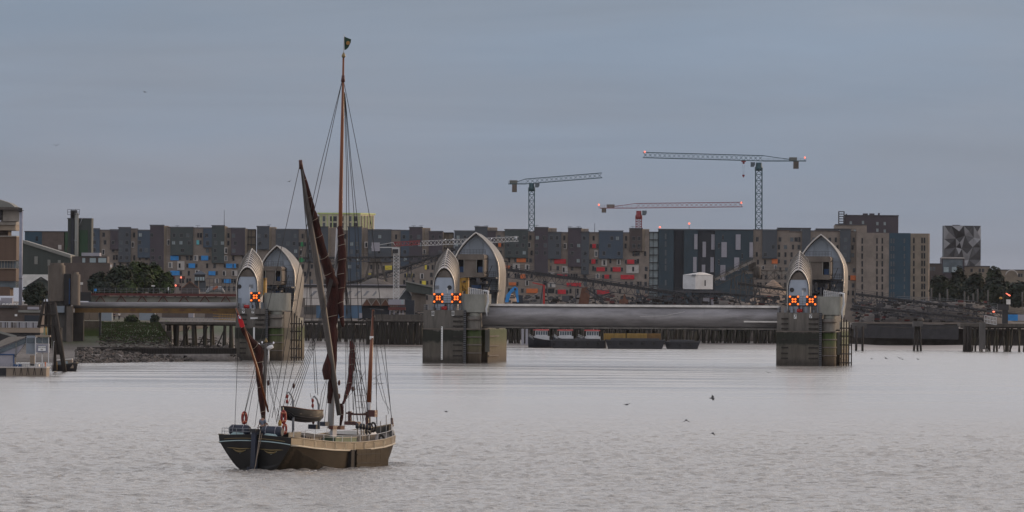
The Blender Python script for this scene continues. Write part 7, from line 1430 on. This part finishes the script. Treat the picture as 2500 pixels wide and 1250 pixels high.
Y = 1420; t = thing('mast_column', 'tall pale violet-grey steel column beside the control building', 'column', W(50, 745, Y)); a, b = W(50, 745, Y), W(50, 516, Y); mb = MB(); mb.lathe(a, [(.34, 0), (.34, (b-a).z)], 14); mb.build('tube', 'column_grey', t) if 'column_grey' in M else (mat('column_grey', (.22, .23, .29), .5, var=.15, scale=1), mb.build('tube', 'column_grey', t))
mb = MB(); mb.pbox(45, 54, 507.5, 517, Y-.5, 1); mb.bar(W(43, 514, Y), W(58, 514, Y), .12); mb.build('head', 'black_steel', t); mb = MB(); mb.tube([a+Vector((0, 0, 5.0)), a+Vector((0, 0, 5.15))], .38, 12); mb.build('joint', 'dark_steel', t)
# riverside walk
Y = 1420; t = thing('river_wall', 'riverside walk with parapet, railings and floodlights at the left', 'wall', W(60, 800, Y))
mb = MB(); mb.pbox(-60, 100, 745, 800, Y+3, 10); mb.build('back_wall', 'brick_brown', t); mb = MB(); mb.pbox(-60, 98, 800, 812, Y, 10); mb.build('deck_edge', 'beige_clad', t); mb = MB(); mb.pbox(-60, 98, 812, 835, Y+1, 8); mb.build('under_deck', 'black_steel', t)
mb = MB(); mb.pbox(44, 100, 757, 763, Y+2.5, .5); mb.build('canopy', 'roof_grey', t); mb = MB(); mb.pbox(-60, 44, 746, 751, Y+2, 1); mb.build('canopy', 'dark_steel', t); mb = MB(); mb.pbox(67, 95, 749, 755.5, Y+2.2, .2); mb.build('name_board', 'panel_grey', t)
mb = MB(); mb.pbox(60, 100, 770, 788, Y+2.6, .4); mb.build('opening', 'clad_navy', t); mb = MB(); mb.pbox(-60, 2, 733, 744, Y+3, 3); mb.pbox(2, 30, 727, 744, Y+4, 3); mb.build('white_van_body', 'panel_grey', t)
for k in range(5): mb = MB(); q = W(8+k*9, 743, Y+1.5); mb.prism([(q.x-.28, q.z-.12), (q.x+.25, q.z-.05), (q.x+.25, q.z+.2), (q.x-.2, q.z+.15)], q.y, q.y+.3); mb.build('floodlight', 'white_paint', t); mb = MB(); mb.bar(q, q-Vector((.1, 0, .7)), .07); mb.build('floodlight_arm', 'black_steel', t)
for k in range(30):
    mb = MB(); p = -4+k*3.4; q0, q1 = W(p, 800, Y-.1), W(p, 786, Y-.1); mb.bar(q0, q1, .05 if k % 5 else .14); mb.build('baluster', 'white_steel' if k % 5 else 'dark_steel', t)
mb = MB(); mb.pbox(-20, 98, 785, 786.5, Y-.2, .2); mb.build('handrail', 'white_steel', t)
for a, c in ((5, 16), (20, 26), (42, 94)): mb = MB(); mb.pbox(a, c, 787, 800, Y+.1, .1); mb.build('parapet_panel', 'panel_grey', t)
mb = MB(); mb.pbox(36, 42, 767, 772, Y+2.4, .2); mb.build('wall_sign', 'white_paint', t)
# timber dolphin
Y = wl(150, 908); t = thing('timber_dolphin', 'tall black timber A-frame dolphin beside the pontoon', 'dolphin', (X(130, Y), Y, 0))
for a, b in (((107, 738), (94, 800)), ((131, 738), (158, 910)), ((113, 738), (112, 800)), ((121, 738), (121, 850)), ((127, 742), (135, 905))): mb = MB(); mb.tube([W(*a, Y+(1 if a[0] in (113, 121) else 0)), W(*b, Y+(1 if a[0] in (113, 121) else 0))], .3 if a[0] != 131 else .42, 7); mb.build('leg', 'timber_dark', t)
for y, a, c in ((738, 105, 133), (768, 99, 137), (795, 95, 142)): mb = MB(); mb.bar(W(a, y, Y-.3), W(c, y, Y-.3), .3); mb.build('cross_beam', 'timber_dark', t)
mb = MB(); mb.pbox(131, 150, 800, 866, Y+1.5, 2); mb.build('fender_bank', 'timber_dark', t)
for px in (111, 121): mb = MB(); mb.tube([W(px, 738, Y), W(px, 730, Y)], .12, 6); mb.build('head_post', 'timber_grey', t)
mb = MB(); mb.tube([W(112, 796, Y-.2), W(113, 818, Y-.2)], .12, 6); mb.build('yellow_rod', 'yellow_paint', t)
# pontoon and gangway
Y = wl(60, 918); zz = lambda py: Z(py, Y, 60)
t = thing('pontoon', 'weathered pontoon with rubbing posts at the left edge', 'pontoon', (X(30, Y), Y, 0))
mb = MB(); mb.pbox(-60, 113, 896.5, 925, Y, 8); mb.k = 1; mb.pbox(-60, 15, 896, 925, Y-.08, .1); mb.build('hull', ['beige_clad', 'lighter_black'], t); mb = MB(); mb.pbox(-60, 114, 895, 898.5, Y-.2, 8.2); mb.build('deck_edge', 'panel_white', t)
for k in range(5):
    p = 35+k*16.5; mb = MB(); mb.bar(W(p-3, 916, Y-.3), W(p, 898, Y-.3), .09); mb.bar(W(p+3, 916, Y-.3), W(p, 898, Y-.3), .09); mb.build('rubbing_post', 'timber_dark', t)
mb = MB(); railing(mb, W(-10, 896, Y+.2), W(110, 896, Y+.2), .5, 20, .05, 1); mb.build('handrail', 'grey_steel', t)
for a, c, y0, y1, m, nm, lab, ct in ((-30, 32, 866, 893, 'panel_grey', 'kiosk', 'pale kiosk with blue frame on the pontoon at the left edge', 'kiosk'), (52, 95, 888, 894, 'tarp_white', 'dinghy_cover', 'long white covered dinghy on the pontoon', 'dinghy'), (73, 84, 868, 890, 'beige_clad', 'cabinet', 'beige cabinet beside the kiosk', 'cabinet')):
    mb = MB(); mb.pbox(a, c, y0, y1+3, Y+2, 2.5)
    if nm == 'kiosk': mb.k = 1; mb.pbox(a-1, c+2, 864, 866.5, Y+1.8, 3); mb.pbox(c, c+2.2, 866, 896, Y+1.8, 3)
    solo(mb, nm, [m, 'blue_paint'], lab, ct)
mb = MB(); mb.pbox(34, 52, 888.5, 896, Y+1, 1.2); o = solo(mb, 'number_board', 'blue_paint', 'dark blue board with a white figure 2 on the pontoon', 'sign')
me = text_mesh('2', .75, 'digit', 'white_paint'); q = bpy.data.objects.new('digit', me); C.objects.link(q); q.parent = o; q.location = W(43, 893, Y+.95)-o.location
Yg = Y+3; t = thing('covered_gangway', 'covered gangway with tan sloping roof leading down to the pontoon', 'gangway', W(20, 880, Yg))
poly3([(-40, 862), (-40, 858), (64, 822), (64, 836), (38, 873), (0, 866)], 2.6, 'panel_grey', 'side_wall', t, Yg+1.5); poly3([(-40, 852), (24, 822), (65, 822), (62, 824), (0, 848), (-40, 866)], 3.2, 'roof_tan', 'roof', t, Yg+1.3); poly3([(0, 863), (0, 852), (60, 827), (64, 827), (64, 838)], 2.7, 'glass_mid', 'window_strip', t, Yg+1.4)
mb = MB(); mb.pbox(64, 88, 820, 864, Yg, 3); mb.build('landing_room', 'mid_panel', t); mb = MB(); mb.pbox(66, 84, 825, 838, Yg-.1, .1); mb.build('window', 'glass_mid', t); mb = MB(); mb.bar(W(-4, 810, Yg), W(40, 822, Yg), .35); mb.build('rear_roof_edge', 'roof_grey', t)
mb = MB(); mb.pbox(38, 40, 836, 873, Yg-.1, .2); mb.build('panel_joint', 'roof_grey', t); poly3([(0, 866), (38, 874), (38, 890), (0, 890)], 2, 'concrete_dark', 'under_wall', t, Yg+2)
t = thing('pier_sign_tower', 'white framed landing tower carrying the pier name board', 'sign tower', W(103, 895, Y+1)); Yt = Y+1
for px in (86.5, 103, 118.5): mb = MB(); mb.pbox(px-1, px+1, 820, 895, Yt+(0 if px != 103 else .5), .2); mb.build('post', 'white_steel', t)
mb = MB(); mb.pbox(87, 119, 839, 861, Yt+.1, 2); mb.build('wall', 'panel_grey', t); mb = MB(); mb.pbox(86, 122, 818.5, 822.5, Yt-.3, 2.8); mb.build('roof', 'beige_clad', t)
for a, c in ((88, 102.5), (103.8, 118)): mb = MB(); mb.pbox(a, c, 824, 838, Yt+.3, .1); mb.build('window', 'glass_mid', t)
mb = MB(); mb.pbox(91.5, 113, 843.5, 857.5, Yt-.03, .1); bd = mb.build('name_board', 'white_paint', t); mb = MB(); c = W(91.8, 857.2, Yt-.05); d = W(112.7, 843.8, Yt-.05)
for a, b in (((c.x, c.z), (d.x, c.z)), ((d.x, c.z), (d.x, d.z)), ((d.x, d.z), (c.x, d.z)), ((c.x, d.z), (c.x, c.z))): mb.bar((a[0], Yt-.05, a[1]), (b[0], Yt-.05, b[1]), .05)
mb.build('board_frame', 'blue_paint', t)
for tx, py, sz in (('Barrier Gardens', 847.5, .19), ('Pier', 853.3, .24)): o = bpy.data.objects.new('lettering', text_mesh(tx, sz)); C.objects.link(o); o.parent = bd; o.location = WM[t].inverted() @ W(102.3, py, Yt-.08)
mb = MB(); mb.tube([W(128, 905, Y+2), W(131, 834, Y+2)], .06, 6); mb.lathe(W(132, 834, Y+2), [(.1, -.05), (.14, 0), (.1, .08)], 8); solo(mb, 'lamp_post', 'grey_steel', 'slim grey lamp post between the landing tower and the dolphin', 'lamp post')
mb = MB(); mb.pbox(109, 112, 884, 895, Y+1.5, .4); solo(mb, 'fire_point', 'panel_orange', 'orange post on the pontoon under the landing tower', 'post')
# work boat
Yb = wl(160, 906); t = thing('work_boat', 'small black launch with cream cabin moored by the dolphin', 'boat', (X(160, Yb), Yb, 0)); rows = []
for k in range(11):
    u = k/10; wd = 1.5*min(1, (1-u)*2.6+.05)**.6; x = X(127, Yb)+(X(190, Yb)-X(127, Yb))*u; z = .95+.55*u*u; rows.append([(x, Yb+1.5-wd, z), (x-.3*u, Yb+1.5-wd*.7, -.1), (x-.5*u, Yb+1.5, -.4), (x-.3*u, Yb+1.5+wd*.7, -.1), (x, Yb+1.5+wd, z)])
mb = MB(); mb.sm = True; mb.grid([r[::-1] for r in rows]); mb.add(rows[0], [(4, 3, 2, 1, 0)]); mb.build('hull', 'lighter_black', t); mb = MB(); mb.tube([r[0] for r in rows], .16, 6); mb.tube([r[4] for r in rows], .16, 6); mb.build('fender_tube', 'black_paint', t)
mb = MB(); mb.add([(r[0][0], r[0][1], r[0][2]-.1) for r in rows]+[(r[4][0], r[4][1], r[4][2]-.1) for r in rows][::-1], [tuple(range(22))]); mb.build('deck', 'deck_wood', t)
poly3([(138, 899), (138, 880), (176, 877), (180, 894), (180, 899)], 2.0, 'beige_clad', 'cabin', t, Yb+1.5); poly3([(140, 892), (140, 882), (152, 881.5), (152, 892)], .1, 'glass_mid', 'window', t, Yb+.45); poly3([(155, 892), (155, 881.5), (165, 881), (167, 892)], .1, 'glass_pale', 'window', t, Yb+.45); poly3([(136, 880.5), (136, 878), (177, 875.5), (177, 877.5)], 2.3, 'tarp_white', 'roof', t, Yb+1.5)
mb = MB(); q = W(136, 904, Yb-.6); mb.box(q.x-.25, q.x+.25, q.y, q.y+.5, q.z, q.z+1.4); solo(mb, 'yellow_pile', 'yellow_paint', 'yellow topped pile between pontoon and launch', 'pile')
# ------------------------------------------------------------ gulls
mat('gull_grey', (.08, .08, .085), .8, var=.2)
def gull(px, py, Y, lab, span, lift, yaw, bank, group='gulls in flight'):
    p = W(px, py, Y); t = thing('gull', lab, 'bird', p, group=group, rot=(0, bank, yaw)); h = span/2
    mb = MB(); mb.sm = True; mb.tube([(0, -.27, 0), (0, -.2, .01), (0, -.05, .02), (0, .12, 0), (0, .26, .0)], [.02, .045, .075, .055, .02], 8); mb.build('body', 'gull_grey', t, world=False)
    for s in (-1, 1):
        mb = MB(); z1 = h*.5*lift; z2 = h*lift*.75; P_ = [(0, -.13, .03), (s*h*.5, -.2, z1), (s*h, -.02, z2), (s*h*.55, 0, z1-.01), (0, .08, .02)]; mb.add(P_+[(a, b, c-.02) for a, b, c in P_], [(0, 1, 3, 4), (1, 2, 3), (9, 8, 6, 5), (8, 7, 6), (0, 5, 6, 1), (1, 6, 7, 2), (2, 7, 8, 3), (3, 8, 9, 4)]); mb.build('wing', 'gull_grey', t, world=False)
for a in ((137, 356, 1200, 'gull with raised wings, low in the sky at the far left', 1.1, .7, 0, 0), (354, 225, 1300, 'highest gull, alone in the sky above the trees', 1.0, .25, .7, .2), (706, 443, 1250, 'gull in the sky just left of the sprit head', 1.0, .3, .6, -.3),
    (1530, 988, 640, 'gull skimming the water below the long gate', .7, .35, .5, -.15), (1675, 1026, 620, 'gull with drooping wings, nearest the camera over the river', .75, -.5, .3, 0), (1738, 972, 650, 'banking gull seen edge on below the right end of the gate', .6, .4, 1.2, 1.1), (1740, 1058, 590, 'small gull lowest over the river', .5, -.5, .3, .3),
    (1876, 910, 900, 'gull with raised wings just left of the rightmost pier base', .8, .5, 0, .15), (2128, 876, 1100, 'faint gull nearest the rightmost pier on its right', .5, .2, .4, .2), (2163, 875, 1100, 'dark gull right of the rightmost pier, left of a close pair', .75, .3, .5, .5), (2196, 874, 1100, 'left gull of the close pair over the right water', .85, .4, .2, .2), (2203, 877, 1100, 'right gull of the close pair over the right water', .7, .1, .3, .1), (2241, 877, 1100, 'rightmost gull over the water', .55, .2, .4, .3), (1089, 1005, 700, 'small gull right of the barge bow over the water', .4, .2, .4, .2)):
    gull(*a)
# foam where the barge's quarter wave breaks
mat('foam', (.7, .68, .66), .6, var=.1)
rnd = random.Random(2); mb = MB()
for px, py, n, sp in ((872, 1140, 16, 9), (958, 1131, 16, 12), (575, 1149, 14, 22), (740, 1147, 12, 40)):
    for k in range(n):
        x_, y_ = px+rnd.gauss(0, sp), py+rnd.gauss(0, 1.6); Y = wl(x_, y_)-1.2; p = W(x_, y_, Y); s_ = rnd.uniform(.06, .28); mb.add([(p.x-s_, p.y, -.02), (p.x, p.y-.12, -.02), (p.x+s_, p.y, -.02), (p.x, p.y+.15, -.02), (p.x+rnd.uniform(-.1, .1), p.y, .05)], [(0, 1, 4), (1, 2, 4), (2, 3, 4), (3, 0, 4)])
solo(mb, 'wake_foam', 'foam', 'flecks of pale foam along the waterline of the sailing barge', 'foam', kind='stuff')
# ------------------------------------------------------------ river haze
m = bpy.data.materials.new('haze'); m.use_nodes = True; t_ = m.node_tree; t_.nodes.clear(); o_ = t_.nodes.new('ShaderNodeOutputMaterial'); v_ = t_.nodes.new('ShaderNodeVolumePrincipled'); v_.inputs['Color'].default_value = (.86, .88, .95, 1); v_.inputs['Density'].default_value = HAZE; v_.inputs['Anisotropy'].default_value = .2; t_.links.new(v_.outputs[0], o_.inputs['Volume'])
M['haze'] = m
if HAZE > 0:
    mb = MB(); mb.box(-6500, 6500, -900, 31000, -8, 112); o = solo(mb, 'haze', 'haze', 'thin pale evening haze over the river', 'haze', kind='stuff')
